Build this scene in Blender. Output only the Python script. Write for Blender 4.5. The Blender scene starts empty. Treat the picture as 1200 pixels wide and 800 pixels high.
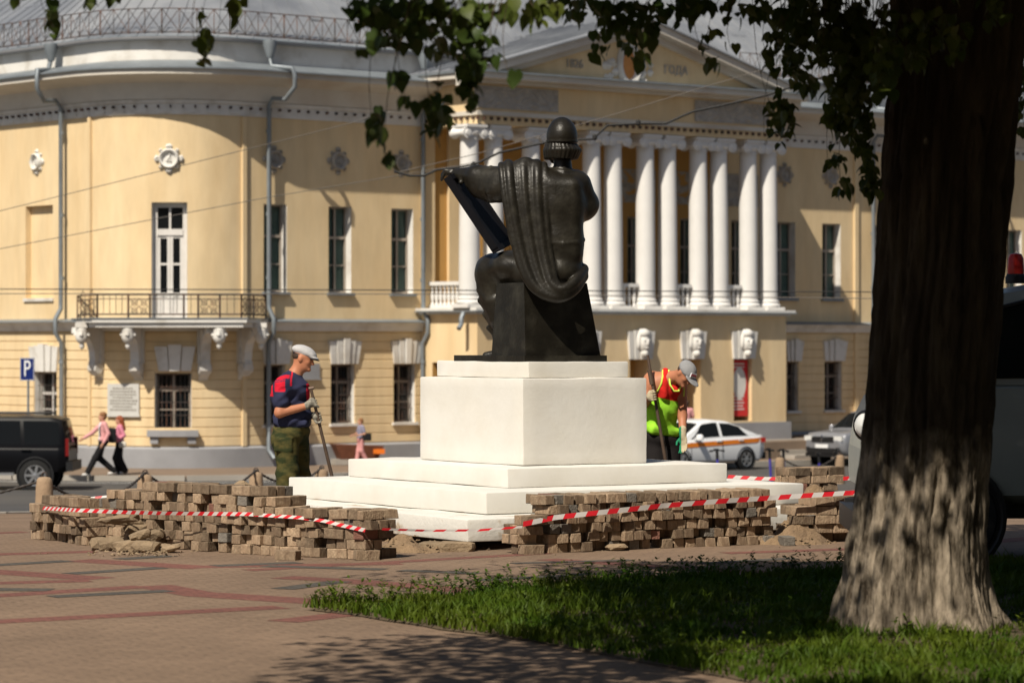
import bpy, bmesh, math, random
import numpy as np
from mathutils import Vector, Matrix
random.seed(7); np.random.seed(7)
R = math.radians
sc = bpy.context.scene
col = sc.collection

# ------------------------------------------------------------------ camera
FPX = 3700.0            # focal length in photograph pixels (photograph 1200 wide)
EYE = 1.75
cam_d = bpy.data.cameras.new('camera')
cam_d.sensor_width = 36.0
cam_d.lens = 36.0 * FPX / 1200.0
cam_d.clip_start = 0.5
cam_d.clip_end = 3000
cam_d.dof.use_dof = True
cam_d.dof.focus_distance = 27.5
cam_d.dof.aperture_fstop = 3.4
cam = bpy.data.objects.new('camera', cam_d)
cam.location = (0, 0, EYE)
cam.rotation_euler = (R(90), 0, 0)
col.objects.link(cam)
sc.camera = cam

# ------------------------------------------------------------------ light
SUN_EL = 50.0
SUN_AZ = (-0.462, -0.887)          # horizontal direction towards the sun
world = bpy.data.worlds.new('World'); sc.world = world
world.use_nodes = True
wn = world.node_tree
sky = wn.nodes.new('ShaderNodeTexSky')
sky.sky_type = 'NISHITA'; sky.sun_disc = False
sky.sun_elevation = R(SUN_EL); sky.sun_rotation = R(207.5)
sky.dust_density = 1.5
bg = wn.nodes['Background']
wn.links.new(sky.outputs[0], bg.inputs[0])
bg.inputs[1].default_value = 0.05
sun_d = bpy.data.lights.new('sun', 'SUN')
sun_d.energy = 5.0; sun_d.angle = R(0.53); sun_d.color = (1.0, 0.92, 0.79)
sun = bpy.data.objects.new('sun', sun_d); col.objects.link(sun)
ce = math.cos(R(SUN_EL))
sun.rotation_euler = Vector((-SUN_AZ[0]*ce, -SUN_AZ[1]*ce, -math.sin(R(SUN_EL)))).to_track_quat('-Z', 'Y').to_euler()
sun.location = (-20, -30, 60)
sc.view_settings.view_transform = 'Standard'
sc.view_settings.look = 'None'
sc.view_settings.gamma = 1.0
sc.view_settings.exposure = 0.28
try:
    sc.cycles.use_denoising = True
    sc.cycles.max_bounces = 6
    sc.cycles.transparent_max_bounces = 8
except Exception:
    pass

# ------------------------------------------------------------------ helpers
def P(px, py, Y):
    return Vector(((px-600.0)/FPX*Y, Y, EYE-(py-400.0)/FPX*Y))
def G(px, py):
    """point of the level plaza that the photograph shows at px, py"""
    Y = EYE*FPX/(py-400.0)
    return Vector(((px-600.0)/FPX*Y, Y, 0.0))

def tag(o, label=None, cat=None, group=None, kind=None):
    if label: o['label'] = label
    if cat: o['category'] = cat
    if group: o['group'] = group
    if kind: o['kind'] = kind
    return o
def thing(name, label, cat, loc=(0,0,0), rz=0.0, group=None):
    o = bpy.data.objects.new(name, None); col.objects.link(o)
    o.empty_display_size = 0.2
    o.location = loc; o.rotation_euler = (0, 0, rz)
    return tag(o, label, cat, group)
def kids(o):
    return [c for c in col.objects if c.parent == o]
def link(name, me, parent=None, loc=None, rot=None):
    o = bpy.data.objects.new(name, me); col.objects.link(o)
    if parent is not None: o.parent = parent
    if loc is not None: o.location = loc
    if rot is not None: o.rotation_euler = rot
    return o

class MB:
    def __init__(s): s.v = []; s.f = []; s.m = []
    def add(s, vs, fs, mi=0, M=None):
        b = len(s.v)
        if M is not None: vs = [M @ Vector(p) for p in vs]
        s.v.extend([tuple(p) for p in vs])
        s.f.extend([tuple(i+b for i in q) for q in fs]); s.m.extend([mi]*len(fs))
    def hexa(s, p, mi=0):
        s.add(p, [(0,3,2,1),(4,5,6,7),(0,1,5,4),(1,2,6,5),(2,3,7,6),(3,0,4,7)], mi)
    def box(s, c, d, M=None, mi=0):
        x, y, z = d[0]/2, d[1]/2, d[2]/2
        p = [(c[0]+i*x, c[1]+j*y, c[2]+k*z) for k in (-1,1) for (i,j) in ((-1,-1),(1,-1),(1,1),(-1,1))]
        if M is not None: p = [M @ Vector(q) for q in p]
        s.hexa(p, mi)
    def mbox(s, mp, s0, s1, o0, o1, z0, z1, mi=0, n=1):
        """box in mapped (s, out, z) space"""
        for i in range(n):
            a = s0+(s1-s0)*i/n; b = s0+(s1-s0)*(i+1)/n
            s.hexa([mp(a,o0,z0), mp(a,o1,z0), mp(b,o1,z0), mp(b,o0,z0),
                    mp(a,o0,z1), mp(a,o1,z1), mp(b,o1,z1), mp(b,o0,z1)], mi)
    def tube(s, pts, r, n=8, mi=0, cap=True):
        pts = [Vector(p) for p in pts]
        rs = r if isinstance(r, (list, tuple)) else [r]*len(pts)
        rings = []; up = None
        for i, p in enumerate(pts):
            t = (pts[min(i+1, len(pts)-1)] - pts[max(i-1, 0)])
            if t.length < 1e-9: t = Vector((0,0,1))
            t.normalize()
            if up is None:
                up = Vector((0,0,1)) if abs(t.z) < 0.9 else Vector((1,0,0))
            a = t.cross(up)
            if a.length < 1e-6: a = t.cross(Vector((1,0,0)))
            a.normalize(); b = a.cross(t); b.normalize(); up = b
            rings.append([p + (a*math.cos(2*math.pi*k/n) + b*math.sin(2*math.pi*k/n))*rs[i] for k in range(n)])
        vs = [q for g in rings for q in g]; fs = []
        for i in range(len(pts)-1):
            for k in range(n):
                k2 = (k+1) % n
                fs.append((i*n+k, i*n+k2, (i+1)*n+k2, (i+1)*n+k))
        if cap:
            fs.append(tuple(range(n-1, -1, -1))); e = (len(pts)-1)*n
            fs.append(tuple(range(e, e+n)))
        s.add(vs, fs, mi)
    def lathe(s, prof, n=16, M=None, mi=0, cap=True):
        vs = []; fs = []
        for (r, z) in prof:
            for k in range(n):
                a = 2*math.pi*k/n
                vs.append((r*math.cos(a), r*math.sin(a), z))
        for i in range(len(prof)-1):
            for k in range(n):
                k2 = (k+1) % n
                fs.append((i*n+k, i*n+k2, (i+1)*n+k2, (i+1)*n+k))
        if cap:
            fs.append(tuple(range(n-1, -1, -1))); e = (len(prof)-1)*n
            fs.append(tuple(range(e, e+n)))
        s.add(vs, fs, mi, M)
    def prism(s, poly, h0, h1, M=None, mi=0):
        n = len(poly)
        vs = [(x, y, h0) for x, y in poly] + [(x, y, h1) for x, y in poly]
        fs = [tuple(range(n-1, -1, -1)), tuple(range(n, 2*n))]
        for k in range(n):
            k2 = (k+1) % n
            fs.append((k, k2, n+k2, n+k))
        s.add(vs, fs, mi, M)
    def grid(s, rows, mi=0, closed=False):
        nr = len(rows); nc = len(rows[0])
        vs = [p for r_ in rows for p in r_]; fs = []
        for i in range(nr-1):
            for k in range(nc if closed else nc-1):
                k2 = (k+1) % nc
                fs.append((i*nc+k, i*nc+k2, (i+1)*nc+k2, (i+1)*nc+k))
        s.add(vs, fs, mi)
    def mesh(s, name, mats, smooth=None):
        me = bpy.data.meshes.new(name)
        me.from_pydata(s.v, [], s.f)
        for m in (mats if isinstance(mats, (list, tuple)) else [mats]): me.materials.append(m)
        if any(s.m): me.polygons.foreach_set('material_index', s.m)
        bm = bmesh.new(); bm.from_mesh(me)
        bmesh.ops.recalc_face_normals(bm, faces=bm.faces[:])
        bm.to_mesh(me); bm.free()
        if smooth is not None:
            me.polygons.foreach_set('use_smooth', [True]*len(me.polygons))
            me.set_sharp_from_angle(angle=R(smooth))
        me.update()
        return me
    def build(s, name, mats, parent=None, smooth=None, loc=None, rot=None):
        return link(name, s.mesh(name, mats, smooth), parent, loc, rot)

def np_mesh(name, V, F, mats, smooth=True, mi=None, loops=None):
    me = bpy.data.meshes.new(name)
    nv = len(V); nf, k = F.shape
    me.vertices.add(nv); me.vertices.foreach_set('co', np.ascontiguousarray(V, dtype=np.float32).ravel())
    me.loops.add(nf*k); me.loops.foreach_set('vertex_index', np.ascontiguousarray(F, dtype=np.int32).ravel())
    me.polygons.add(nf)
    me.polygons.foreach_set('loop_start', np.arange(0, nf*k, k, dtype=np.int32))
    try: me.polygons.foreach_set('loop_total', np.full(nf, k, dtype=np.int32))
    except Exception: pass
    for m in (mats if isinstance(mats, (list, tuple)) else [mats]): me.materials.append(m)
    if mi is not None: me.polygons.foreach_set('material_index', np.asarray(mi, dtype=np.int32))
    me.polygons.foreach_set('use_smooth', np.full(nf, bool(smooth)))
    me.update(calc_edges=True); me.validate()
    return me

# -------- smooth-union distance field, meshed with surface nets
def sdf_eval(prims, res, pad=0.05):
    lo = np.full(3, 1e9); hi = -lo
    bbs = []
    for p in prims:
        t = p[0]
        if t == 'ch':
            q_ = np.array(p[1], float); l = q_.min(0)-p[2]; h = q_.max(0)+p[2]
        elif t == 'c':
            a, b, ra, rb = np.array(p[1], float), np.array(p[2], float), p[3], p[4]
            m = max(ra, rb); l = np.minimum(a, b)-m; h = np.maximum(a, b)+m
        elif t == 'e':
            c = np.array(p[1], float); m = max(p[2]) if p[3] is not None else np.array(p[2], float)
            l = c-m; h = c+m
        else:
            c = np.array(p[1], float); m = np.linalg.norm(p[2]); l = c-m; h = c+m
        bbs.append((l, h))
        if p[-1] != 'sub': lo = np.minimum(lo, l); hi = np.maximum(hi, h)
    lo = lo-pad; hi = hi+pad
    n = np.ceil((hi-lo)/res).astype(int)+1
    D = np.full(n, 1.0, dtype=np.float32)
    ax = [lo[i]+np.arange(n[i])*res for i in range(3)]
    for p, (l, h) in zip(prims, bbs):
        sub = p[-1] == 'sub'
        k = p[-2] if sub else p[-1]
        q = k+3*res
        i0 = np.clip(np.floor((l-q-lo)/res).astype(int), 0, n-1); i1 = np.clip(np.ceil((h+q-lo)/res).astype(int)+1, 1, n)
        if np.any(i1 <= i0): continue
        sl = tuple(slice(a, b) for a, b in zip(i0, i1))
        X = ax[0][sl[0]][:, None, None]; Yy = ax[1][sl[1]][None, :, None]; Z = ax[2][sl[2]][None, None, :]
        if p[0] == 'ch':
            q_ = np.array(p[1], float); d = None
            for a, b in zip(q_, q_[1:]):
                ba = b-a; L = max(ba @ ba, 1e-9); x, y, z = X-a[0], Yy-a[1], Z-a[2]
                hh = np.clip((x*ba[0]+y*ba[1]+z*ba[2])/L, 0, 1)
                e = (x-ba[0]*hh)**2+(y-ba[1]*hh)**2+(z-ba[2]*hh)**2
                d = e if d is None else np.minimum(d, e)
            d = np.sqrt(d)-p[2]
        elif p[0] == 'c':
            a, b, ra, rb = np.array(p[1], float), np.array(p[2], float), p[3], p[4]
            ba = b-a; L = max(ba @ ba, 1e-9)
            x, y, z = X-a[0], Yy-a[1], Z-a[2]
            hh = np.clip((x*ba[0]+y*ba[1]+z*ba[2])/L, 0, 1)
            d = np.sqrt((x-ba[0]*hh)**2+(y-ba[1]*hh)**2+(z-ba[2]*hh)**2)-(ra+(rb-ra)*hh)
        else:
            c = p[1]; x, y, z = X-c[0], Yy-c[1], Z-c[2]
            if p[3] is not None:
                M = np.array(p[3])
                x, y, z = (M[0,0]*x+M[1,0]*y+M[2,0]*z), (M[0,1]*x+M[1,1]*y+M[2,1]*z), (M[0,2]*x+M[1,2]*y+M[2,2]*z)
            r = p[2]
            if p[0] == 'e':
                k0 = np.sqrt((x/r[0])**2+(y/r[1])**2+(z/r[2])**2)
                k1 = np.sqrt((x/r[0]**2)**2+(y/r[1]**2)**2+(z/r[2]**2)**2)+1e-9
                d = k0*(k0-1)/k1
            else:
                rd = p[4]
                qx, qy, qz = np.abs(x)-r[0]+rd, np.abs(y)-r[1]+rd, np.abs(z)-r[2]+rd
                d = np.sqrt(np.maximum(qx,0)**2+np.maximum(qy,0)**2+np.maximum(qz,0)**2)+np.minimum(np.maximum(qx,np.maximum(qy,qz)),0)-rd
        d = np.broadcast_to(d, D[sl].shape)
        A = D[sl]; k = max(k, 1e-4)
        if sub:
            hh = np.clip(0.5-0.5*(A+d)/k, 0, 1)
            D[sl] = A*(1-hh)-d*hh+k*hh*(1-hh)
        else:
            hh = np.clip(0.5+0.5*(A-d)/k, 0, 1)
            D[sl] = A*(1-hh)+d*hh-k*hh*(1-hh)
    return D, lo

def surface_nets(D, lo, res):
    ins = D < 0
    c = [(0,0,0),(1,0,0),(0,1,0),(1,1,0),(0,0,1),(1,0,1),(0,1,1),(1,1,1)]
    nx, ny, nz = D.shape
    cnt = np.zeros((nx-1, ny-1, nz-1), np.int8)
    for (i,j,k) in c: cnt += ins[i:nx-1+i, j:ny-1+j, k:nz-1+k]
    idx = np.argwhere((cnt > 0) & (cnt < 8))
    ids = np.full((nx-1, ny-1, nz-1), -1, np.int64); ids[tuple(idx.T)] = np.arange(len(idx))
    vals = [D[idx[:,0]+i, idx[:,1]+j, idx[:,2]+k] for (i,j,k) in c]
    acc = np.zeros((len(idx), 3)); num = np.zeros(len(idx))
    for a in range(8):
        for b in range(a+1, 8):
            if sum(abs(x-y) for x, y in zip(c[a], c[b])) != 1: continue
            va, vb = vals[a], vals[b]; m = (va < 0) != (vb < 0)
            t = np.where(m, va/np.where(m, va-vb, 1), 0)
            pa, pb = np.array(c[a], float), np.array(c[b], float)
            acc += m[:,None]*(pa+(pb-pa)*t[:,None]); num += m
    V = lo+(idx+acc/num[:,None])*res
    F = []
    for d in range(3):
        s0 = [slice(None)]*3; s1 = [slice(None)]*3
        s0[d] = slice(0, -1); s1[d] = slice(1, None)
        A, B = ins[tuple(s0)], ins[tuple(s1)]
        e = np.argwhere(A != B)
        o1, o2 = (d+1) % 3, (d+2) % 3
        e = e[(e[:,o1] > 0) & (e[:,o2] > 0) & (e[:,o1] < D.shape[o1]-1) & (e[:,o2] < D.shape[o2]-1)]
        if len(e) == 0: continue
        def at(a, b):
            q = e.copy(); q[:,o1] += a; q[:,o2] += b
            return ids[tuple(q.T)]
        q = np.stack([at(-1,-1), at(0,-1), at(0,0), at(-1,0)], 1)
        fl = A[tuple(e.T)]
        q[~fl] = q[~fl][:, ::-1]
        F.append(q)
    return V, np.concatenate(F)

def relax(V, F, it=2, w=0.5):
    n = len(V)
    for _ in range(it):
        S = np.zeros_like(V); C = np.zeros(n)
        for a, b in ((0,1),(1,2),(2,3),(3,0)):
            np.add.at(S, F[:,a], V[F[:,b]]); np.add.at(C, F[:,a], 1)
            np.add.at(S, F[:,b], V[F[:,a]]); np.add.at(C, F[:,b], 1)
        V = V*(1-w)+w*S/np.maximum(C,1)[:,None]
    return V

def sdf_build(name, prims, res, mats, parent=None, loc=None, pick=None, it=1, warp=None):
    D, lo = sdf_eval(prims, res)
    V, F = surface_nets(D, lo, res)
    V = relax(V, F, it)
    if warp is not None: V = warp(V)
    mi = None
    if pick is not None:
        cen = V[F].mean(1)
        mi = pick(cen)
    return link(name, np_mesh(name, V, F, mats, True, mi), parent, loc)

# ------------------------------------------------------------------ materials
MATS = {}
def mat(name, c, rough=0.8, metal=0.0, var=0.15, vscale=3.0, bump=0.0, bscale=40.0, c2=None, c2scale=2.0, c2amt=0.5,
        rnd=0.0, spec=0.3, stretch=None, coat=0.0, detail=6.0, trans=0.0, emit=0.0, c2sharp=0.12):
    """procedural material: base colour, a second colour in noise patches, fine variation, bump, per-object tone"""
    m = bpy.data.materials.new(name); m.use_nodes = True
    nt = m.node_tree; N = nt.nodes; L = nt.links
    b = N['Principled BSDF']
    b.inputs['Roughness'].default_value = rough; b.inputs['Metallic'].default_value = metal
    b.inputs['Specular IOR Level'].default_value = spec
    if coat: b.inputs['Coat Weight'].default_value = coat; b.inputs['Coat Roughness'].default_value = 0.08
    tc = N.new('ShaderNodeTexCoord'); vec = tc.outputs['Object']
    if stretch:
        mp = N.new('ShaderNodeMapping'); mp.inputs['Scale'].default_value = stretch
        L.new(vec, mp.inputs[0]); vec = mp.outputs[0]
    def noise(s, d=detail):
        n = N.new('ShaderNodeTexNoise'); n.inputs['Scale'].default_value = s; n.inputs['Detail'].default_value = d
        n.inputs['Roughness'].default_value = 0.6
        L.new(vec, n.inputs['Vector']); return n.outputs['Fac']
    rgb = N.new('ShaderNodeRGB'); rgb.outputs[0].default_value = (*c, 1); cur = rgb.outputs[0]
    if c2 is not None:
        r = N.new('ShaderNodeValToRGB')
        r.color_ramp.elements[0].position = max(0, 0.5-c2sharp+(0.5-c2amt)*0.4); r.color_ramp.elements[1].position = min(1, 0.5+c2sharp+(0.5-c2amt)*0.4)
        L.new(noise(c2scale), r.inputs[0])
        mx = N.new('ShaderNodeMix'); mx.data_type = 'RGBA'
        L.new(r.outputs[0], mx.inputs[0]); L.new(cur, mx.inputs[6]); mx.inputs[7].default_value = (*c2, 1); cur = mx.outputs[2]
    if var or rnd:
        hs = N.new('ShaderNodeHueSaturation'); L.new(cur, hs.inputs['Color'])
        val = None
        if var:
            mr = N.new('ShaderNodeMapRange'); mr.inputs[1].default_value = 0.25; mr.inputs[2].default_value = 0.75
            mr.inputs[3].default_value = 1-var; mr.inputs[4].default_value = 1+var
            L.new(noise(vscale), mr.inputs[0]); val = mr.outputs[0]
        if rnd:
            oi = N.new('ShaderNodeObjectInfo')
            m2 = N.new('ShaderNodeMapRange'); m2.inputs[3].default_value = 1-rnd; m2.inputs[4].default_value = 1+rnd
            L.new(oi.outputs['Random'], m2.inputs[0])
            if val is None: val = m2.outputs[0]
            else:
                mu = N.new('ShaderNodeMath'); mu.operation = 'MULTIPLY'; L.new(val, mu.inputs[0]); L.new(m2.outputs[0], mu.inputs[1]); val = mu.outputs[0]
        L.new(val, hs.inputs['Value']); cur = hs.outputs[0]
    L.new(cur, b.inputs['Base Color'])
    if bump:
        bp = N.new('ShaderNodeBump'); bp.inputs['Strength'].default_value = bump; bp.inputs['Distance'].default_value = 0.02
        L.new(noise(bscale), bp.inputs['Height']); L.new(bp.outputs[0], b.inputs['Normal'])
    if trans:
        out = [n for n in N if n.type == 'OUTPUT_MATERIAL'][0]
        t = N.new('ShaderNodeBsdfTranslucent'); L.new(cur, t.inputs[0])
        ms = N.new('ShaderNodeMixShader'); ms.inputs[0].default_value = trans
        L.new(b.outputs[0], ms.inputs[1]); L.new(t.outputs[0], ms.inputs[2]); L.new(ms.outputs[0], out.inputs[0])
    MATS[name] = m
    return m
def glass(name, tint=(0.02, 0.025, 0.03), mixf=0.55, rough=0.05):
    m = bpy.data.materials.new(name); m.use_nodes = True
    nt = m.node_tree; N = nt.nodes; L = nt.links
    b = N['Principled BSDF']; b.inputs['Base Color'].default_value = (*tint, 1); b.inputs['Roughness'].default_value = rough
    b.inputs['Specular IOR Level'].default_value = 0.5 if mixf > 0.3 else 0.10
    t = N.new('ShaderNodeBsdfTransparent'); t.inputs[0].default_value = (0.75, 0.82, 0.8, 1)
    ms = N.new('ShaderNodeMixShader'); ms.inputs[0].default_value = mixf
    out = [n for n in N if n.type == 'OUTPUT_MATERIAL'][0]
    L.new(b.outputs[0], ms.inputs[1]); L.new(t.outputs[0], ms.inputs[2]); L.new(ms.outputs[0], out.inputs[0])
    return m

M_yellow  = mat('yellow_plaster', (0.72, 0.565, 0.345), 0.9, var=0.10, vscale=2.1, bump=0.25, bscale=25, c2=(0.625, 0.455, 0.25), c2scale=0.9, c2amt=0.40, c2sharp=0.22, stretch=(1,1,0.28))
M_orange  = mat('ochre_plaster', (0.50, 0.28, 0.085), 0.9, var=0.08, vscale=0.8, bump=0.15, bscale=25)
M_white   = mat('white_plaster', (0.66, 0.64, 0.60), 0.85, var=0.07, vscale=1.5, bump=0.15, bscale=20, c2=(0.45, 0.41, 0.35), c2scale=1.2, c2amt=0.22)
M_stuccow = mat('white_stucco_columns', (0.66, 0.645, 0.62), 0.8, var=0.05, vscale=1.5, bump=0.1)
M_cornice = mat('weathered_white_cornice', (0.60, 0.56, 0.49), 0.9, var=0.10, vscale=1.0, bump=0.2, bscale=15, c2=(0.42, 0.35, 0.28), c2scale=0.5, c2amt=0.22)
M_plinth  = mat('grey_plinth', (0.27, 0.27, 0.28), 0.9, var=0.12, vscale=1.2, bump=0.2)
M_relief  = mat('grey_relief', (0.36, 0.33, 0.29), 0.9, var=0.2, vscale=3)
M_roof    = mat('grey_roof_sheet', (0.17, 0.182, 0.205), 0.5, metal=0.1, var=0.16, vscale=0.6, c2=(0.25, 0.26, 0.275), c2scale=0.3, spec=0.5)
M_zinc    = mat('zinc_pipe', (0.21, 0.235, 0.255), 0.5, metal=0.3, var=0.2, vscale=2.0)
M_iron    = mat('dark_iron', (0.05, 0.042, 0.038), 0.7, var=0.3, c2=(0.13, 0.06, 0.035), c2scale=3, c2amt=0.35)
M_frame   = mat('window_frame_paint', (0.33, 0.28, 0.23), 0.7, var=0.15)
M_wframe  = mat('white_window_frame', (0.62, 0.59, 0.55), 0.6, var=0.1)
M_curtain = mat('curtain_cloth', (0.62, 0.66, 0.60), 0.95, var=0.15)
M_room    = mat('dark_room', (0.02, 0.018, 0.016), 0.95, var=0.1)
M_glass   = glass('window_glass', mixf=0.82)
M_carglass= glass('car_glass', (0.008, 0.009, 0.010), 0.06, 0.06)
M_mwhite  = mat('monument_whitewash', (0.645, 0.625, 0.58), 0.85, var=0.03, vscale=3.5, bump=0.12, bscale=18, c2=(0.60, 0.57, 0.51), c2scale=2.2, c2amt=0.3, c2sharp=0.18)
M_bronze  = mat('dark_bronze', (0.013, 0.011, 0.0075), 0.40, metal=0.1, var=0.35, vscale=6, bump=0.2, bscale=30, c2=(0.030, 0.027, 0.020), c2scale=5, c2amt=0.28, spec=0.30)
M_board   = mat('blackened_bronze_panel', (0.005, 0.005, 0.007), 0.8, var=0.3, vscale=6, spec=0.12)
M_brick   = mat('sandy_paver', (0.225, 0.155, 0.100), 0.95, var=0.28, vscale=22, bump=0.9, bscale=60, c2=(0.30, 0.22, 0.145), c2scale=9, c2amt=0.45, rnd=0.5, stretch=(1.6,1.6,0.5))
M_brickg  = mat('grey_paver', (0.16, 0.142, 0.12), 0.95, var=0.2, vscale=22, bump=0.7, bscale=60, rnd=0.2)
M_brickr  = mat('red_paver', (0.22, 0.105, 0.075), 0.95, var=0.2, vscale=22, bump=0.7, bscale=60, rnd=0.2)
M_dirt    = mat('sandy_soil', (0.23, 0.155, 0.09), 0.95, var=0.3, vscale=14, bump=1.0, bscale=40, c2=(0.17, 0.115, 0.07), c2scale=4, c2amt=0.35)
M_ddirt   = mat('dark_soil', (0.07, 0.045, 0.028), 0.95, var=0.3, vscale=14, bump=1.0, bscale=40)
M_rubble  = mat('concrete_rubble', (0.24, 0.175, 0.11), 0.95, var=0.25, vscale=12, bump=0.8, bscale=40, rnd=0.2)
M_asph    = mat('asphalt', (0.060, 0.058, 0.058), 0.9, var=0.2, vscale=0.3, bump=0.3, bscale=30, c2=(0.085, 0.078, 0.07), c2scale=0.12)
M_walk    = mat('sidewalk_surface', (0.21, 0.15, 0.105), 0.95, var=0.15, vscale=0.7, bump=0.3, bscale=20, c2=(0.17, 0.125, 0.09), c2scale=0.4)
M_kerb    = mat('kerb_stone', (0.34, 0.31, 0.27), 0.9, var=0.15, vscale=1)
M_mark    = mat('road_paint', (0.62, 0.61, 0.58), 0.8, var=0.2, vscale=2)
M_bark    = mat('linden_bark', (0.060, 0.043, 0.028), 0.95, var=0.3, vscale=3.5, bump=1.0, bscale=16, c2=(0.105, 0.080, 0.052), c2scale=3.2, c2amt=0.4, stretch=(2.4, 2.4, 0.5), spec=0.12)
def limewash_and_light(m):
    """old lime wash and the sunlit foot of the trunk, both put into the colour"""
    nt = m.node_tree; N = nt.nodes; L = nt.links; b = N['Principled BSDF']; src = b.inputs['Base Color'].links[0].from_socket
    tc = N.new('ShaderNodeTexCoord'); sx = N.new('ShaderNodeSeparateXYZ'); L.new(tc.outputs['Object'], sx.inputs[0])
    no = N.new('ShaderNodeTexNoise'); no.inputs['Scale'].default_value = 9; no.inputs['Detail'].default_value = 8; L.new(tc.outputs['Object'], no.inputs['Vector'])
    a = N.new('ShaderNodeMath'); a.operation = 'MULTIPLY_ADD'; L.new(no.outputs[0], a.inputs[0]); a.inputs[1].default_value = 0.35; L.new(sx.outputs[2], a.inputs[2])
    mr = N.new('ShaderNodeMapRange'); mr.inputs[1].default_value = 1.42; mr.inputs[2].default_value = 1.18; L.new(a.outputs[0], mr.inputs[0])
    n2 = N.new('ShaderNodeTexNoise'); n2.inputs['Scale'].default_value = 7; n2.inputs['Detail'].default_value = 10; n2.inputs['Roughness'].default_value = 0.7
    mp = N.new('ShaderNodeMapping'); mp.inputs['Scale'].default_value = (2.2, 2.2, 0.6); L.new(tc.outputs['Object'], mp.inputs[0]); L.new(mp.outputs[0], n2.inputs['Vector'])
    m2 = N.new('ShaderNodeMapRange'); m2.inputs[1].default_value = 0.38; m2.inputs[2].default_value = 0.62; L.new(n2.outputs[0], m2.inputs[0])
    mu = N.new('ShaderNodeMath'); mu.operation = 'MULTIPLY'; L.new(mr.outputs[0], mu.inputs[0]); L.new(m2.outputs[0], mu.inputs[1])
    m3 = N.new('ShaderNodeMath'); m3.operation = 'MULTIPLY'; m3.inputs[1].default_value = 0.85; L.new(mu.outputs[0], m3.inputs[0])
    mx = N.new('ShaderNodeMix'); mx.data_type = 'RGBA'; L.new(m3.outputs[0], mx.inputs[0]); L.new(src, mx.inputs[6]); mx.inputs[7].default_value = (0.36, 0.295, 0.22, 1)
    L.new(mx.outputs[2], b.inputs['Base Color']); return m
M_barkw   = limewash_and_light(mat('limewash_and_light_bark', (0.036, 0.027, 0.018), 0.95, var=0.3, vscale=3.5, bump=1.0, bscale=16, c2=(0.066, 0.052, 0.034), c2scale=3.2, c2amt=0.4, stretch=(2.4, 2.4, 0.5), spec=0.12))  # bark colour holds the lime wash and the shade edge above it
M_leaf    = mat('linden_leaf', (0.036, 0.062, 0.010), 0.5, var=0.3, vscale=2.5, trans=0.34, rnd=0.35, spec=0.3, c2=(0.085, 0.10, 0.014), c2scale=1.2, c2amt=0.4)
M_grass   = mat('grass_blade', (0.040, 0.088, 0.004), 0.6, var=0.35, vscale=2.0, trans=0.3, spec=0.2, c2=(0.085, 0.115, 0.008), c2scale=1.1)
M_soil    = mat('lawn_soil', (0.075, 0.055, 0.032), 0.95, var=0.3, vscale=5, bump=0.5)
M_chain   = mat('rusty_chain', (0.045, 0.038, 0.034), 0.7, var=0.2)
M_bollard = mat('bollard_concrete', (0.30, 0.21, 0.135), 0.95, var=0.2, vscale=8, bump=0.5, bscale=30, rnd=0.1)
M_black   = mat('black_plastic', (0.012, 0.012, 0.013), 0.5, var=0.1)
M_tyre    = mat('tyre_rubber', (0.014, 0.014, 0.014), 0.85, var=0.15)
M_alloy   = mat('alloy_rim', (0.45, 0.45, 0.46), 0.3, metal=0.8, var=0.1)
M_bcar    = mat('black_car_paint', (0.004, 0.004, 0.005), 0.3, var=0.1, coat=0.0, spec=0.12)
M_wcar    = mat('white_car_paint', (0.68, 0.69, 0.70), 0.35, var=0.03, coat=0.4)
M_scar    = mat('silver_car_paint', (0.25, 0.255, 0.275), 0.35, metal=0.4, var=0.04, coat=0.5)
M_van     = mat('grey_van_paint', (0.27, 0.29, 0.275), 0.5, var=0.08, coat=0.1)
M_stripe  = mat('orange_stripe', (0.78, 0.22, 0.02), 0.5, var=0.05)
M_red     = mat('red_plastic', (0.45, 0.02, 0.015), 0.3, var=0.1)
M_chrome  = mat('chrome', (0.7, 0.7, 0.7), 0.12, metal=1.0, var=0.02)
M_lamp    = mat('lamp_glass', (0.62, 0.62, 0.60), 0.12, var=0.05, spec=0.7, coat=0.6)
M_amber   = mat('amber_lens', (0.55, 0.30, 0.08), 0.3, var=0.15)
M_blue    = mat('blue_sign', (0.006, 0.018, 0.12), 0.5, var=0.05)
M_signw   = mat('sign_white', (0.72, 0.72, 0.72), 0.5, var=0.03)
M_scoot   = mat('scooter_blue', (0.05, 0.04, 0.28), 0.45, var=0.1)
M_steel   = mat('worn_steel', (0.11, 0.075, 0.055), 0.55, metal=0.4, var=0.3, vscale=8)
M_rust    = mat('rusty_metal', (0.17, 0.065, 0.035), 0.8, var=0.25, vscale=3)
M_orng    = mat('orange_paint', (0.8, 0.19, 0.02), 0.6, var=0.1)
M_poster  = mat('red_poster', (0.55, 0.03, 0.03), 0.6, var=0.08)
M_cable   = mat('black_cable', (0.02, 0.02, 0.02), 0.7, var=0.1)
M_gwire   = mat('grey_wire', (0.13, 0.115, 0.10), 0.7, var=0.1)
M_gold    = mat('gilt_emblem', (0.55, 0.24, 0.07), 0.5, var=0.2)
M_plaque  = mat('plaque_stone', (0.50, 0.49, 0.46), 0.6, var=0.08, vscale=4)
M_incise  = mat('plaque_lettering', (0.24, 0.22, 0.19), 0.8, var=0.1)
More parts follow.
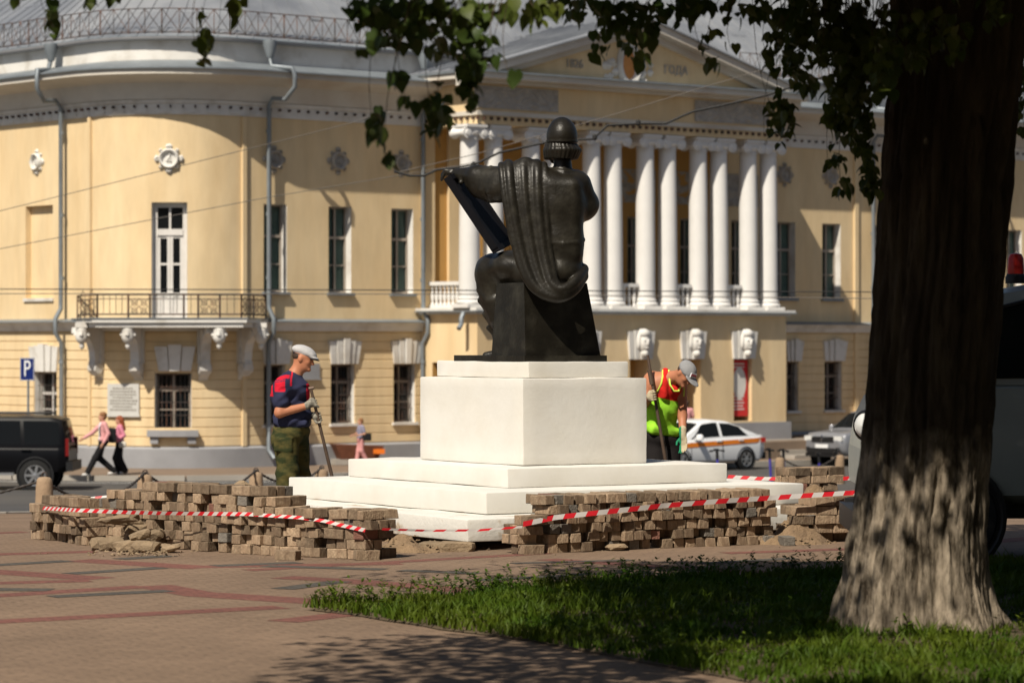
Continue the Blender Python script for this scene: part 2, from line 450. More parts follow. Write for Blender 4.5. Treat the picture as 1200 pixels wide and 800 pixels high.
# ================================================================== GROUND
def hgt(x, y):
    if y < 30: return 0.0
    if y < 52: return -0.046*(y-30)
    if y < 80: return -1.012-(y-52)*(0.868/28)
    return -1.88
KP = [(-60, 30), (-20, 39.5), (-10, 41.8), (-6.6, 44), (-5.2, 47), (-4.2, 51.5), (-2, 54), (3, 60), (8, 70), (14, 76), (30, 86), (60, 95)]
def kerb_y(x):
    for (a, b), (c, d) in zip(KP, KP[1:]):
        if x <= c: return b+(d-b)*(x-a)/(c-a)
    return KP[-1][1]

def plaza_mat(name, a, b, c):
    """small concrete pavers laid on the monument's axes"""
    m = bpy.data.materials.new(name); m.use_nodes = True
    nt = m.node_tree; N = nt.nodes; L = nt.links
    bs = N['Principled BSDF']; bs.inputs['Roughness'].default_value = 0.9; bs.inputs['Specular IOR Level'].default_value = 0.25
    tc = N.new('ShaderNodeTexCoord'); mp = N.new('ShaderNodeMapping'); mp.inputs['Rotation'].default_value = (0, 0, R(-32))
    L.new(tc.outputs['Object'], mp.inputs[0])
    br = N.new('ShaderNodeTexBrick'); br.offset = 0.5
    br.inputs['Scale'].default_value = 1.0; br.inputs['Brick Width'].default_value = 0.2; br.inputs['Row Height'].default_value = 0.1
    br.inputs['Mortar Size'].default_value = 0.007; br.inputs['Mortar Smooth'].default_value = 0.3
    br.inputs['Color1'].default_value = (*a, 1); br.inputs['Color2'].default_value = (*b, 1); br.inputs['Mortar'].default_value = (*c, 1)
    L.new(mp.outputs[0], br.inputs['Vector'])
    n1 = N.new('ShaderNodeTexNoise'); n1.inputs['Scale'].default_value = 0.5; n1.inputs['Detail'].default_value = 8; n1.inputs['Roughness'].default_value = 0.65
    L.new(tc.outputs['Object'], n1.inputs['Vector'])
    n2 = N.new('ShaderNodeTexNoise'); n2.inputs['Scale'].default_value = 30; n2.inputs['Detail'].default_value = 4
    L.new(tc.outputs['Object'], n2.inputs['Vector'])
    ad = N.new('ShaderNodeMath'); ad.operation = 'ADD'; L.new(n1.outputs[0], ad.inputs[0]); L.new(n2.outputs[0], ad.inputs[1])
    mr = N.new('ShaderNodeMapRange'); mr.inputs[1].default_value = 0.7; mr.inputs[2].default_value = 1.3; mr.inputs[3].default_value = 0.72; mr.inputs[4].default_value = 1.28
    L.new(ad.outputs[0], mr.inputs[0])
    hs = N.new('ShaderNodeHueSaturation'); L.new(br.outputs[0], hs.inputs['Color']); L.new(mr.outputs[0], hs.inputs['Value'])
    L.new(hs.outputs[0], bs.inputs['Base Color'])
    bp = N.new('ShaderNodeBump'); bp.inputs['Strength'].default_value = 0.6; bp.inputs['Distance'].default_value = 0.01; bp.invert = True
    a2 = N.new('ShaderNodeMath'); a2.operation = 'MULTIPLY_ADD'; L.new(n2.outputs[0], a2.inputs[0]); a2.inputs[1].default_value = -0.5; L.new(br.outputs['Fac'], a2.inputs[2])
    L.new(a2.outputs[0], bp.inputs['Height']); L.new(bp.outputs[0], bs.inputs['Normal'])
    return m
M_pave  = plaza_mat('plaza_pavers', (0.200, 0.137, 0.092), (0.176, 0.120, 0.081), (0.13, 0.09, 0.062))
M_paver = plaza_mat('plaza_pavers_red', (0.175, 0.073, 0.056), (0.150, 0.063, 0.049), (0.09, 0.05, 0.04))
M_paveg = plaza_mat('plaza_pavers_grey', (0.085, 0.075, 0.063), (0.072, 0.064, 0.055), (0.05, 0.043, 0.036))

def axis_vals(a, b, fine):
    """coordinates from a to b: coarse outside the fine range"""
    f0, f1, st = fine
    v = list(np.arange(f0, f1+1e-6, st)); x = f0; d = st
    while x > a: d *= 1.5; x -= d; v.insert(0, max(x, a))
    x = f1; d = st
    while x < b: d *= 1.5; x += d; v.append(min(x, b))
    return v
xs = axis_vals(-700, 700, (-24, 30, 2.0)); ys = axis_vals(-60, 900, (-4, 100, 2.0))
mb = MB(); mb.grid([[(x, y, hgt(x, y)-0.12) for x in xs] for y in ys])
tag(mb.build('road', M_asph), kind='structure')
xs2 = axis_vals(-60, 60, (-12, 16, 1.0)); mb = MB(); rows = []
for x in xs2:
    k = kerb_y(x)
    yv = [-60, -30, -10, 0, 6, 12, 18, 24, 28] + [28+(k-28)*t/14 for t in range(1, 15)]
    rows.append([(x, y, hgt(x, y)) for y in yv])
mb.grid(rows); tag(mb.build('plaza', M_pave), kind='structure')
mb = MB()
for i in range(len(xs2)-1):          # kerb stones, butted end to end with a joint
    a, b = xs2[i], xs2[i+1]; n = max(1, int((b-a)/1.0))
    for j in range(n):
        p = a+(b-a)*j/n+0.01; q = a+(b-a)*(j+1)/n-0.01
        pts = []
        for z in (-0.25, 0.02):
            for (x, o) in ((p, 0), (q, 0), (q, 0.16), (p, 0.16)):
                y = kerb_y(x)+o; pts.append((x, y, hgt(x, kerb_y(x))+z))
        mb.hexa(pts)
tag(mb.build('kerb', M_kerb), kind='structure')

# coloured bands in the paving (aligned with the monument), sheets just above the plaza
def band(name, p, q, w, m, z=0.004):
    a, b = G(*p), G(*q); d = (b-a); d.z = 0; d.normalize(); n = Vector((-d.y, d.x, 0))*w/2
    mb = MB(); mb.add([a-n+Vector((0,0,z)), b-n+Vector((0,0,z)), b+n+Vector((0,0,z)), a+n+Vector((0,0,z))], [(0,1,2,3)])
    tag(mb.build(name, m), kind='structure')
RB = [((-60,651),(110,646),.42),((-40,626),(30,623),.3),((90,656),(240,665),.55),((230,664),(470,660),.42),((-60,666),(118,678),.55),((-40,684),(105,680),.4),
      ((-60,701),(170,687),.42),((178,686),(240,697),.5),((236,696),(470,711),.6),((-60,731),(330,711),.42),((290,668),(640,648),.30),
      ((330,676),(420,681),.45),((415,681),(640,699),.55),((640,700),(900,702),.5),((640,655),(760,663),.4),((740,662),(1000,676),.45),
      ((850,648),(1000,643),.35),((700,683),(1000,668),.4),((1090,640),(1280,625),.5),((330,728),(470,712),.4)]
for i, (p, q, w) in enumerate(RB): band('red_paving_band', p, q, w*0.62, M_paver, 0.0012+0.00005*i)
GB = [((-40,664),(80,657),.4),((80,672),(190,665),.4),((250,663),(350,659),.4),((-40,690),(60,691),.5),((60,699),(200,692),.4),((140,655),(200,651),.4),
      ((310,663),(450,667),.4),((470,668),(560,672),.35),((600,660),(740,656),.3),((330,690),(400,681),.4),((820,660),(930,654),.35),((560,680),(700,672),.3)]
for i, (p, q, w) in enumerate(GB): band('grey_paving_band', p, q, w*0.5, M_paveg, 0.0026+0.00005*i)

# ================================================================== THE MANSION
TH = R(40.5); CT, ST = math.cos(TH), math.sin(TH)
BA = Vector((-7.735, 90.0, -1.85))
def to_local(p):
    d = Vector(p)-BA
    return Vector((CT*d.x+ST*d.y, -ST*d.x+CT*d.y, d.z))
def to_world(l): return Vector((BA.x+CT*l[0]-ST*l[1], BA.y+ST*l[0]+CT*l[1], BA.z+l[2]))
def px_of(l):
    w = to_world(l); return 600+FPX*w.x/w.y
CR = 3.0
for _ in range(40):       # corner radius so that the flank starts at px 108
    CR += (px_of((-CR, CR, 0))-108)*0.01
ARC = CR*math.pi/2
def Wp(s, o, z):
    if s >= 0: return Vector((s, -o, z))
    if s > -ARC:
        f = -s/CR; return Vector((-(CR+o)*math.sin(f), CR-(CR+o)*math.cos(f), z))
    return Vector((-(CR+o), CR-s-ARC, z))
PP = 2.63; PS0 = 6.59; PLEN = 12.82
def Pf(s, o, z): return Vector((s, -(PP+o), z))            # portico front
def Pl(t, o, z): return Vector((PS0-o, -t, z))             # portico left side, t from the wall outwards
def Pr(t, o, z): return Vector((PS0+PLEN+o, -t, z))
def s_at(px, mp=Wp, o=0.0, lo=-16.0, hi=48.0):
    for _ in range(50):
        m = (lo+hi)/2
        if px_of(mp(m, o, 0)) < px: lo = m
        else: hi = m
    return (lo+hi)/2
def z_at(py, s, mp=Wp, o=0.0):
    w = to_world(mp(s, o, 0)); return EYE-(py-400)/FPX*w.y-BA.z
bld = thing('mansion', 'long cream two storey classical mansion with rounded corner and white columned portico', 'mansion', BA, TH)
def part(name, mb, m, smooth=None, parent=None, kind=None):
    o = mb.build(name, m, parent or bld, smooth)
    if kind: o['kind'] = kind
    return o

def wall_grid(mp, s0, s1, z0, z1, ops, depth, ds=0.3, extra=()):
    """wall skin with openings cut out and reveals of the given depth; ops: (s0,s1,z0,z1)"""
    S = {round(s0,4), round(s1,4)}; Z = {round(z0,4), round(z1,4)}
    for o in ops: S |= {round(o[0],4), round(o[1],4)}; Z |= {round(o[2],4), round(o[3],4)}
    S |= {round(e,4) for e in extra if s0 < e < s1}
    S = sorted(x for x in S if s0-1e-6 <= x <= s1+1e-6); Z = sorted(Z); S2 = [S[0]]
    for a, b in zip(S, S[1:]):
        n = max(1, int((b-a)/ds)) if a < 0 else 1
        S2 += [a+(b-a)*i/n for i in range(1, n+1)]
    mb = MB()
    mb.v = [tuple(mp(s, 0, z)) for z in Z for s in S2]; ns = len(S2)
    for i in range(len(Z)-1):
        zc = (Z[i]+Z[i+1])/2
        for j in range(ns-1):
            c = (S2[j]+S2[j+1])/2
            if any(o[0] < c < o[1] and o[2] < zc < o[3] for o in ops): continue
            mb.f.append((i*ns+j, i*ns+j+1, (i+1)*ns+j+1, (i+1)*ns+j)); mb.m.append(0)
    for o in ops:
        a, b, c, d = o[:4]; k = o[4] if len(o) > 4 else 1
        mb.add([mp(a,0,c), mp(a,-depth,c), mp(a,-depth,d), mp(a,0,d)], [(0,1,2,3)], k)
        mb.add([mp(b,0,c), mp(b,-depth,c), mp(b,-depth,d), mp(b,0,d)], [(0,1,2,3)], k)
        mb.add([mp(a,0,c), mp(a,-depth,c), mp(b,-depth,c), mp(b,0,c)], [(0,1,2,3)], k)
        mb.add([mp(a,0,d), mp(a,-depth,d), mp(b,-depth,d), mp(b,0,d)], [(0,1,2,3)], k)
    return mb
def sweep(mb, mp, prof, s0, s1, ds=0.4, mi=0, caps=True):
    sv = [s0]; x = s0
    while x < s1-1e-6:
        x = min(x+(ds if (x < 0.01 and x > -ARC-0.01) else 2.0), s1)
        for e in (0.0, -ARC):
            if sv[-1] < e < x: x = e
        sv.append(x)
    mb.grid([[mp(s, o, z) for (o, z) in prof] for s in sv], mi)
    if caps:
        for s in (s0, s1): mb.add([mp(s, o, z) for (o, z) in prof], [tuple(range(len(prof)))], mi)

Z2B, Z2T = z_at(342, s_at(323)), z_at(239.5, s_at(323))
ZG0, ZG1 = z_at(496, s_at(401)), z_at(427, s_at(401))
ZBELT0, ZBELT1 = z_at(388, s_at(400)), z_at(376, s_at(400))
ZPL = 0.62
s4 = s_at(400)
ZFR0, ZFR1 = z_at(143, s4), z_at(126, s4)
ZLIP0, ZLIP1 = z_at(97, s4, Wp, 1.1), z_at(88, s4, Wp, 1.1)
ZPAR0, ZPAR1 = z_at(84, s4), z_at(59.5, s4)
ZRF = z_at(56, s4)
SEND = 46.0; SBEG = -ARC-14
# second floor wing windows and further ones to the right
def op2(p0, p1, z0=None, z1=None): return (s_at(p0), s_at(p1), Z2B if z0 is None else z0, Z2T if z1 is None else z1)
W2 = [op2(309,336), op2(385,411.5), op2(458.5,484), op2(909,932), op2(963.5,985)]
s5 = s_at(1033); W2 += [(s5+i*2.28-0.4, s5+i*2.28+0.42, Z2B, Z2T) for i in range(0, 9)]
WB = [(s_at(p), s_at(p)+0.85, Z2B, Z2T) for p in (735, 797, 857)]
WG = [(s_at(309), s_at(334), ZG0, ZG1), (s_at(387.5), s_at(415), ZG0, ZG1), (s_at(461), s_at(486), ZG0, ZG1),
      (s_at(922), s_at(935), ZG0+.1, ZG1), (s_at(966), s_at(986), ZG0+.1, ZG1)]
WG += [(s5+i*2.28-0.4, s5+i*2.28+0.42, ZG0+.1, ZG1) for i in range(0, 9)]
DOOR = (s_at(177.5), s_at(219.5), z_at(376, s_at(198)), z_at(237, s_at(198)))
CW = (s_at(181.5), s_at(224.5), z_at(503, s_at(203)), z_at(437, s_at(203)))
NICHE = (s_at(30), s_at(62), z_at(349, s_at(46)), z_at(241, s_at(46)))
FW = (s_at(40.5), s_at(67), z_at(498, s_at(54)), z_at(436, s_at(54)))
UP = W2+WB+[DOOR, NICHE+(0,)]; LOW = WG+[CW, FW]
part('upper_wall', wall_grid(Wp, SBEG, SEND, ZBELT0, ZFR1, UP, 0.34, extra=[NICHE[0], NICHE[1]]), [M_yellow, M_white], 28)
part('lower_wall', wall_grid(lambda s, o, z: Wp(s, o-0.004, z), SBEG, SEND, ZPL-0.1, ZBELT0, LOW, 0.32), [M_yellow, M_white])
mb = MB(); sweep(mb, Wp, [(-0.95, -2), (-0.95, ZFR0)], SBEG, SEND, caps=False); part('interior_wall', mb, M_room)
mb = MB(); a, b, c, d = NICHE[:4]
mb.mbox(Wp, a-0.05, b+0.05, -0.30, -0.19, c-0.05, d+0.05); part('blind_niche', mb, M_yellow)
mb = MB(); mb.mbox(Wp, a-0.06, b+0.06, 0.002, 0.06, c-0.1, c-0.01); part('niche_sill', mb, M_white)
# pilaster edges beside the rounded corner
for s, w in ((-ARC-0.12, 0.13), (0.02, 0.14), (s_at(1000), 0.18)):
    mb = MB(); mb.mbox(Wp, s, s+w, 0.003, 0.085, ZBELT1, ZFR0-0.01); mb.mbox(Wp, s, s+w, 0.003, 0.085, ZPL, ZBELT0-0.02); part('pilaster_strip', mb, M_yellow)
# rusticated courses of the ground floor, each a band with its joint, cut at the openings
nc = 12; zc0 = ZPL+0.02; hh = (ZBELT0-0.02-zc0)/nc
KEYS = []
for i in range(nc):
    z0, z1 = zc0+i*hh, zc0+(i+1)*hh-0.022
    cuts = sorted([(o[0]-0.01, o[1]+0.01) for o in LOW if o[2] < (z0+z1)/2 < o[3]] + [(PS0+0.01, PS0+PLEN-0.01)])
    x = SBEG
    for (a, b) in cuts+[(SEND, SEND)]:
        if a > x:
            mb = MB(); sweep(mb, Wp, [(-0.02, z0), (0.012, z0), (0.022, z0+0.012), (0.022, z1-0.012), (0.012, z1), (-0.02, z1)], x, a)
            part('rusticated_course', mb, M_yellow, 28)
        x = max(x, b)
mb = MB(); sweep(mb, Wp, [(-0.1, -1.5), (0.13, -1.5), (0.13, ZPL-0.06), (0.03, ZPL), (-0.1, ZPL)], SBEG, SEND); part('plinth', mb, M_plinth, 28)
mb = MB()
for a, b in ((SBEG, PS0-0.01), (PS0+PLEN+0.01, SEND)):
    sweep(mb, Wp, [(-0.05, ZBELT0), (0.10, ZBELT0), (0.14, ZBELT0+0.10), (0.22, ZBELT1-0.09), (0.26, ZBELT1-0.05), (0.26, ZBELT1-0.02), (-0.05, ZBELT1+0.03)], a, b)
part('belt_course', mb, M_white, 28)
mb = MB()
for a, b in ((SBEG, PS0-0.01), (PS0+PLEN+0.01, SEND)):
    sweep(mb, Wp, [(0.255, ZBELT1-0.018), (0.31, ZBELT1-0.045), (0.31, ZBELT1-0.015), (-0.02, ZBELT1+0.06)], a, b)
part('belt_flashing', mb, M_zinc, 28)
# frieze band, cove, eave and parapet
mb = MB(); sweep(mb, Wp, [(-0.05, ZFR0), (0.05, ZFR0), (0.05, ZFR1-0.12), (0.10, ZFR1-0.10), (0.13, ZFR1-0.02), (0.10, ZFR1), (-0.05, ZFR1)], SBEG, SEND); part('frieze_band', mb, M_white, 28)
mb = MB(); sweep(mb, Wp, [(-0.05, ZFR1), (0.16, ZFR1), (0.18, ZFR1+0.15), (0.30, ZFR1+0.45), (0.52, ZLIP0-0.12), (0.88, ZLIP0-0.04), (0.95, ZLIP0), (0.95, ZLIP1-0.05), (-0.05, ZLIP1-0.05)], SBEG, SEND); part('cornice', mb, M_cornice, smooth=40)
mb = MB(); sweep(mb, Wp, [(0.9, ZLIP1-0.06), (1.03, ZLIP1-0.075), (1.03, ZLIP1-0.03), (0.12, ZPAR0+0.06), (0.12, ZLIP1-0.06)], SBEG, SEND); part('eave_flashing', mb, M_zinc, 28)
mb = MB(); sweep(mb, Wp, [(-0.3, ZPAR0-0.1), (0.10, ZPAR0-0.1), (0.10, ZPAR1), (-0.3, ZPAR1)], SBEG, SEND); part('parapet', mb, M_white, 28)
mb = MB(); sweep(mb, Wp, [(-0.3, ZPAR1), (0.12, ZPAR1), (0.34, ZRF-0.06), (0.36, ZRF), (0.33, ZRF+0.02), (-0.3, ZRF+0.06)], SBEG, SEND); part('roof_gutter', mb, M_plinth, 28)
mb = MB(); s = SBEG
while s < SEND:                                    # pegs under the frieze, too small to pick apart
    if not (PS0-0.3 < s < PS0+PLEN+0.3):
        mb.mbox(Wp, s, s+0.035, 0.05, 0.16, ZFR0+0.19, ZFR0+0.26)
    s += 0.34
part('frieze_pegs', mb, M_iron, kind='stuff')
mb = MB(); s = SBEG
while s < 0.3:
    mb.mbox(Wp, s, s+0.36, 0.05, 0.085, ZFR0+0.05, ZFR0+0.12); s += 0.68
part('frieze_tablets', mb, M_white, kind='stuff')
# main roof with standing seams
def roof_t(s):
    p = Wp(s, 0, 0); return Vector((max(p.x, 6.0), max(p.y, 9.0), 0))
ZR0 = ZRF+0.03; ZR1 = ZRF+6.4
def roofp(s, t, up=0.0):
    a = Wp(s, 0.36, ZR0); b = roof_t(s); b.z = ZR1
    return a.lerp(b, t)+Vector((0, 0, up))
sv = [SBEG+i*2 for i in range(int((-ARC-SBEG)/2)+1)]+[-ARC+ARC*i/14 for i in range(15)]+[i*2.0 for i in range(1, 24)]
mb = MB(); mb.grid([[roofp(s, t/4) for t in range(5)] for s in sv]); part('roof', mb, M_roof)
mb = MB(); s = SBEG
while s < SEND-1:
    q = [roofp(s-0.018, 0, 0.002), roofp(s+0.018, 0, 0.002), roofp(s+0.012, 1, 0.002), roofp(s-0.012, 1, 0.002)]
    mb.hexa(q+[p+Vector((0,0,0.03)) for p in q]); s += 0.52 if -ARC < s < 0 else 0.62
rng = random.Random(3)
for i in range(260):                              # folded cross joints between the sheets
    s = rng.uniform(SBEG, SEND-2); t = rng.choice((0.12, 0.25, 0.36, 0.48, 0.6)); w = 0.3
    q = [roofp(s, t, 0.004), roofp(s+w*2, t, 0.004), roofp(s+w*2, t+0.012, 0.004), roofp(s, t+0.012, 0.004)]
    mb.hexa(q+[p+Vector((0,0,0.015)) for p in q])
part('roof_seams', mb, M_roof, kind='stuff')
# roof railing: posts, rails and crossed bars
def lattice(mb, mp, s0, s1, o, z0, z1, step, r, double=True):
    n = max(1, int(round((s1-s0)/step))); d = (s1-s0)/n
    for i in range(n+1):
        s = s0+i*d; big = 1.7 if i % 4 == 0 else 1.0
        mb.tube([mp(s,o,z0-0.1), mp(s,o,z1)], r*big, 4)
        if i == n: break
        e = s+d
        for z in (z0, z1): mb.tube([mp(s,o,z), mp(e,o,z)], r, 4)
        mb.tube([mp(s,o,z0), mp(e,o,z1)], r*0.75, 4); mb.tube([mp(s,o,z1), mp(e,o,z0)], r*0.75, 4)
zr0 = ZRF+0.14; zr1 = zr0+0.66
mb = MB(); lattice(mb, Wp, SBEG, PS0-0.2, 0.24, zr0, zr1, 0.46, 0.014); part('roof_railing', mb, M_iron)
mb = MB(); lattice(mb, Wp, PS0+PLEN+0.3, SEND, 0.24, zr0, zr1, 0.46, 0.014); part('roof_railing', mb, M_iron)

# ---------------------------------------------------------------- windows
def window(mp, o, mfr, trans=0.36, curtain=True, sill=True, grille=False, sillm=None, sidein=0.0, rows=0, leafs=2):
    s0, s1, z0, z1 = o; w = s1-s0
    mb = MB(); D0, D1 = -0.33, -0.25
    f = 0.055
    mb.mbox(mp, s0+0.002, s0+f, D0, D1, z0+0.003, z1-0.003); mb.mbox(mp, s1-f, s1-0.002, D0, D1, z0+0.003, z1-0.003)
    mb.mbox(mp, s0+f, s1-f, D0, D1-0.004, z0+0.003, z0+f); mb.mbox(mp, s0+f, s1-f, D0, D1-0.004, z1-f, z1-0.003)
    zt = z1-(z1-z0)*trans; zs = [(z0+f, zt-0.04), (zt+0.04, z1-f)]
    mb.mbox(mp, s0+f, s1-f, D0, D1+0.012, zt-0.04, zt+0.04)
    m = (s0+s1)/2
    for (a, b) in zs:
        mb.mbox(mp, m-0.032, m+0.032, D0, D1+0.006, a, b)
    zb = z0+(zt-z0)*0.5
    for (a, b) in ((s0+f, m-0.032), (m+0.032, s1-f)):
        mb.mbox(mp, a, b, D0+0.01, D1-0.01, zb-0.018, zb+0.018)
    fr = part('window', mb, mfr)
    g = MB()
    for (a, b) in ((s0+f, m-0.032), (m+0.032, s1-f)):
        for (c, d) in ((z0+f, zb-0.018), (zb+0.018, zt-0.04), (zt+0.04, z1-f)):
            pm = MB(); pm.mbox(mp, a, b, -0.296, -0.288, c, d); pm.build('pane', M_glass, fr)
    if curtain:
        cm = MB()
        for (a, b) in ((s0+0.01, s0+w*0.47), (s1-w*0.44, s1-0.01)):
            n = 14; rows_ = []
            for k in range(n+1):
                s = a+(b-a)*k/n; dd = -0.37+0.03*math.sin(k*2.1)
                rows_.append([mp(s, dd, z0), mp(s, dd, z1)])
            cm.grid(rows_)
        cm.build('curtain', M_curtain, fr, 60)
    if sill:
        sm = MB(); sm.mbox(mp, s0-0.07, s1+0.07, -0.24, 0.11, z0-0.08, z0-0.002); sm.build('sill', sillm or M_zinc, fr)
    if grille:
        gm = MB(); n = 7
        for k in range(n+1):
            s = s0+0.04+(w-0.08)*k/n; gm.tube([mp(s, -0.15, z0+0.01), mp(s, -0.15, z1-0.01)], 0.011, 4)
        for t in (0.03, 0.25, 0.48, 0.75, 0.97): gm.tube([mp(s0+0.01, -0.13, z0+(z1-z0)*t), mp(s1-0.01, -0.13, z0+(z1-z0)*t)], 0.011, 4)
        gm.build('grille', M_iron, fr)
    return fr
for o in W2: window(Wp, o, M_frame)
for o in WB: window(Wp, o, M_frame, sill=False)
for o in WG: window(Wp, o, M_frame, trans=0.3, curtain=False, grille=True, sillm=M_white)
window(Wp, CW, M_frame, trans=0.30, curtain=False, grille=True, sill=False)
mb = MB(); mb.mbox(Wp, CW[0]-0.16, CW[1]+0.16, 0.0, 0.24, CW[2]-0.20, CW[2]-0.02, n=4); mb.mbox(Wp, CW[0]-0.1, CW[0]+0.12, 0, 0.16, CW[2]-0.4, CW[2]-0.2); mb.mbox(Wp, CW[1]-0.12, CW[1]+0.1, 0, 0.16, CW[2]-0.4, CW[2]-0.2)
part('window_sill', mb, M_plinth)
window(Wp, FW, M_wframe, trans=0.4, curtain=False, grille=True, sill=False)
# balcony door: white leaves, two panes each, transom light above
s0, s1, z0, z1 = DOOR; zt = z1-(z1-z0)*0.25; m = (s0+s1)/2
mb = MB(); D0, D1 = -0.33, -0.22
mb.mbox(Wp, s0, s0+0.12, D0, D1, z0, z1); mb.mbox(Wp, s1-0.12, s1, D0, D1, z0, z1); mb.mbox(Wp, s0+0.12, s1-0.12, D0, D1, z1-0.14, z1); mb.mbox(Wp, s0+0.12, s1-0.12, D0, D1+0.03, zt-0.09, zt+0.09)
mb.mbox(Wp, m-0.03, m+0.03, D0, D1, zt+0.09, z1-0.14)
door = part('balcony_door', mb, M_wframe)
for sgn, (a, b) in enumerate(((s0+0.12, m-0.004), (m+0.004, s1-0.12))):
    lf = MB(); fw = 0.085
    lf.mbox(Wp, a, a+fw, -0.31, -0.24, z0, zt-0.09); lf.mbox(Wp, b-fw, b, -0.31, -0.24, z0, zt-0.09)
    za = z0+0.80; zm = (za+zt-0.09)/2
    lf.mbox(Wp, a+fw, b-fw, -0.31, -0.25, z0, z0+0.12); lf.mbox(Wp, a+fw, b-fw, -0.30, -0.27, z0+0.12, za-0.1); lf.mbox(Wp, a+fw, b-fw, -0.31, -0.25, za-0.1, za)
    lf.mbox(Wp, a+fw, b-fw, -0.31, -0.25, zm-0.03, zm+0.03); lf.mbox(Wp, a+fw, b-fw, -0.31, -0.25, zt-0.17, zt-0.09)
    lf.build('door_leaf', M_wframe, door)
    for (c, d) in ((za, zm-0.03), (zm+0.03, zt-0.17)):
        p_ = MB(); p_.mbox(Wp, a+fw, b-fw, -0.285, -0.277, c, d); p_.build('pane', M_carglass, door)
for (a, b) in ((s0+0.12, m-0.03), (m+0.03, s1-0.12)):
    p_ = MB(); p_.mbox(Wp, a, b, -0.285, -0.277, zt+0.09, z1-0.14); p_.build('pane', M_carglass, door)

# keystones over the ground floor windows: fluted wedges
def keystone(mp, s0, s1, z0, z1, n=5, flare=0.10, name='keystone', o0=0.02):
    mb = MB()
    for k in range(n):
        a0 = s0+(s1-s0)*k/n; a1 = s0+(s1-s0)*(k+1)/n
        e = flare*(2*(k)/n-1); e2 = flare*(2*(k+1)/n-1)
        o = 0.16 if k == n//2 else (0.11 if abs(k-n//2) == 1 else 0.075)
        zt = z1+(0.08 if k == n//2 else 0.03 if abs(k-n//2) == 1 else 0)
        mb.hexa([mp(a0+0.012,o0,z0), mp(a0+0.012,o,z0), mp(a1-0.012,o,z0), mp(a1-0.012,o0,z0), mp(a0+e+0.012,o0,zt), mp(a0+e+0.012,o+0.03,zt), mp(a1+e2-0.012,o+0.03,zt), mp(a1+e2-0.012,o0,zt)])
    return part(name, mb, M_white)
for o in WG: keystone(Wp, o[0]-0.02, o[1]+0.12, o[3]+0.02, o[3]+0.68)
keystone(Wp, CW[0]+0.12, CW[1]-0.02, CW[3]+0.06, CW[3]+0.72, n=3, flare=0.12)
keystone(Wp, FW[0]-0.05, FW[1]+0.05, FW[3]+0.02, FW[3]+0.75, n=5, flare=0.14)
# round medallions
def medallion(mp, px, py, r=0.36, o=0.0):
    s = s_at(px, mp); z = z_at(py, s, mp)
    mb = MB(); rows = []
    for k in range(28):
        a = 2*math.pi*k/28; rows.append([mp(s+math.cos(a)*q, o+d, z+math.sin(a)*q) for (q, d) in ((r*0.50, 0.0), (r*0.54, 0.10), (r*0.66, 0.14), (r*0.76, 0.09), (r*0.80, 0.0))])
    rows.append(rows[0]); mb.grid(rows)
    mb.add([mp(s+math.cos(2*math.pi*k/20)*r*0.52, o+0.03, z+math.sin(2*math.pi*k/20)*r*0.52) for k in range(20)], [tuple(range(20))])
    for k in range(8):
        a = 2*math.pi*k/8; big = 0.26 if k % 2 == 0 else 0.16; d = r*0.86
        c = (s+math.cos(a)*d, z+math.sin(a)*d); rr = r*big
        for j in range(3):
            an = a+(j-1)*0.9; cc = (c[0]+math.cos(an)*rr*0.5, c[1]+math.sin(an)*rr*0.5)
            pts = [mp(cc[0]+math.cos(t*math.pi/3)*rr*0.7, o+0.015, cc[1]+math.sin(t*math.pi/3)*rr*0.7) for t in range(6)]
            pts.append(mp(cc[0], o+0.10, cc[1])); mb.add(pts, [(t, (t+1) % 6, 6) for t in range(6)])
    for (u, v, q) in ((0, 0.05, 0.22), (0.1, -0.15, 0.14), (-0.12, -0.12, 0.14), (0.05, 0.25, 0.12)):
        pts = [mp(s+r*(u+q*math.cos(t*math.pi/4)), o+0.03, z+r*(v+q*math.sin(t*math.pi/4))) for t in range(8)]+[mp(s+r*u, o+0.11, z+r*v)]
        mb.add(pts, [(t, (t+1) % 8, 8) for t in range(8)])
    return part('medallion', mb, M_white if px < 290 else M_relief, 30)
medallion(Wp, 44, 190, 0.33); medallion(Wp, 198, 186, 0.37)
for px, py in ((321, 187), (396, 189), (470, 192), (919, 205), (973, 207)): medallion(Wp, px, py, 0.36)
# downpipes with the elbow under the cornice
def downpipe(px, zb=0.15, kick=0.0):
    s = s_at(px); mb = MB(); r = 0.068
    mb.lathe([(0.10, 0), (0.20, 0.35), (0.20, 0.5)], 10, Matrix.Translation(Wp(s-0.15, 0.46, ZRF-0.5)))
    pts = [Wp(s-0.15, 0.46, ZRF-0.45), Wp(s-0.15, 0.55, ZRF-0.75), Wp(s+0.15, 1.12, ZLIP1+0.05), Wp(s+0.22, 1.16, ZLIP1-0.15), Wp(s+0.22, 1.16, ZLIP0-0.25), Wp(s+0.12, 0.85, ZLIP0-0.6), Wp(s, 0.40, ZFR1+0.1), Wp(s, 0.22, ZFR1-0.1), Wp(s, 0.22, ZBELT1+0.5)]
    pts += [Wp(s, 0.22, ZBELT1+0.35), Wp(s+0.02, 0.42, ZBELT1+0.05), Wp(s+0.02, 0.42, ZBELT0-0.05), Wp(s, 0.2, ZBELT0-0.35), Wp(s, 0.2, zb+0.25), Wp(s+0.05, 0.42, zb)]
    mb.tube(pts, r, 10)
    for z in (ZFR0-0.4, Z2T-0.3, Z2B+0.4, ZBELT0-0.9, ZPL+0.5):
        mb.tube([Wp(s, 0.2, z-0.05), Wp(s, 0.2, z+0.05)], r*1.22, 10)
    return part('downpipe', mb, M_zinc, 40)
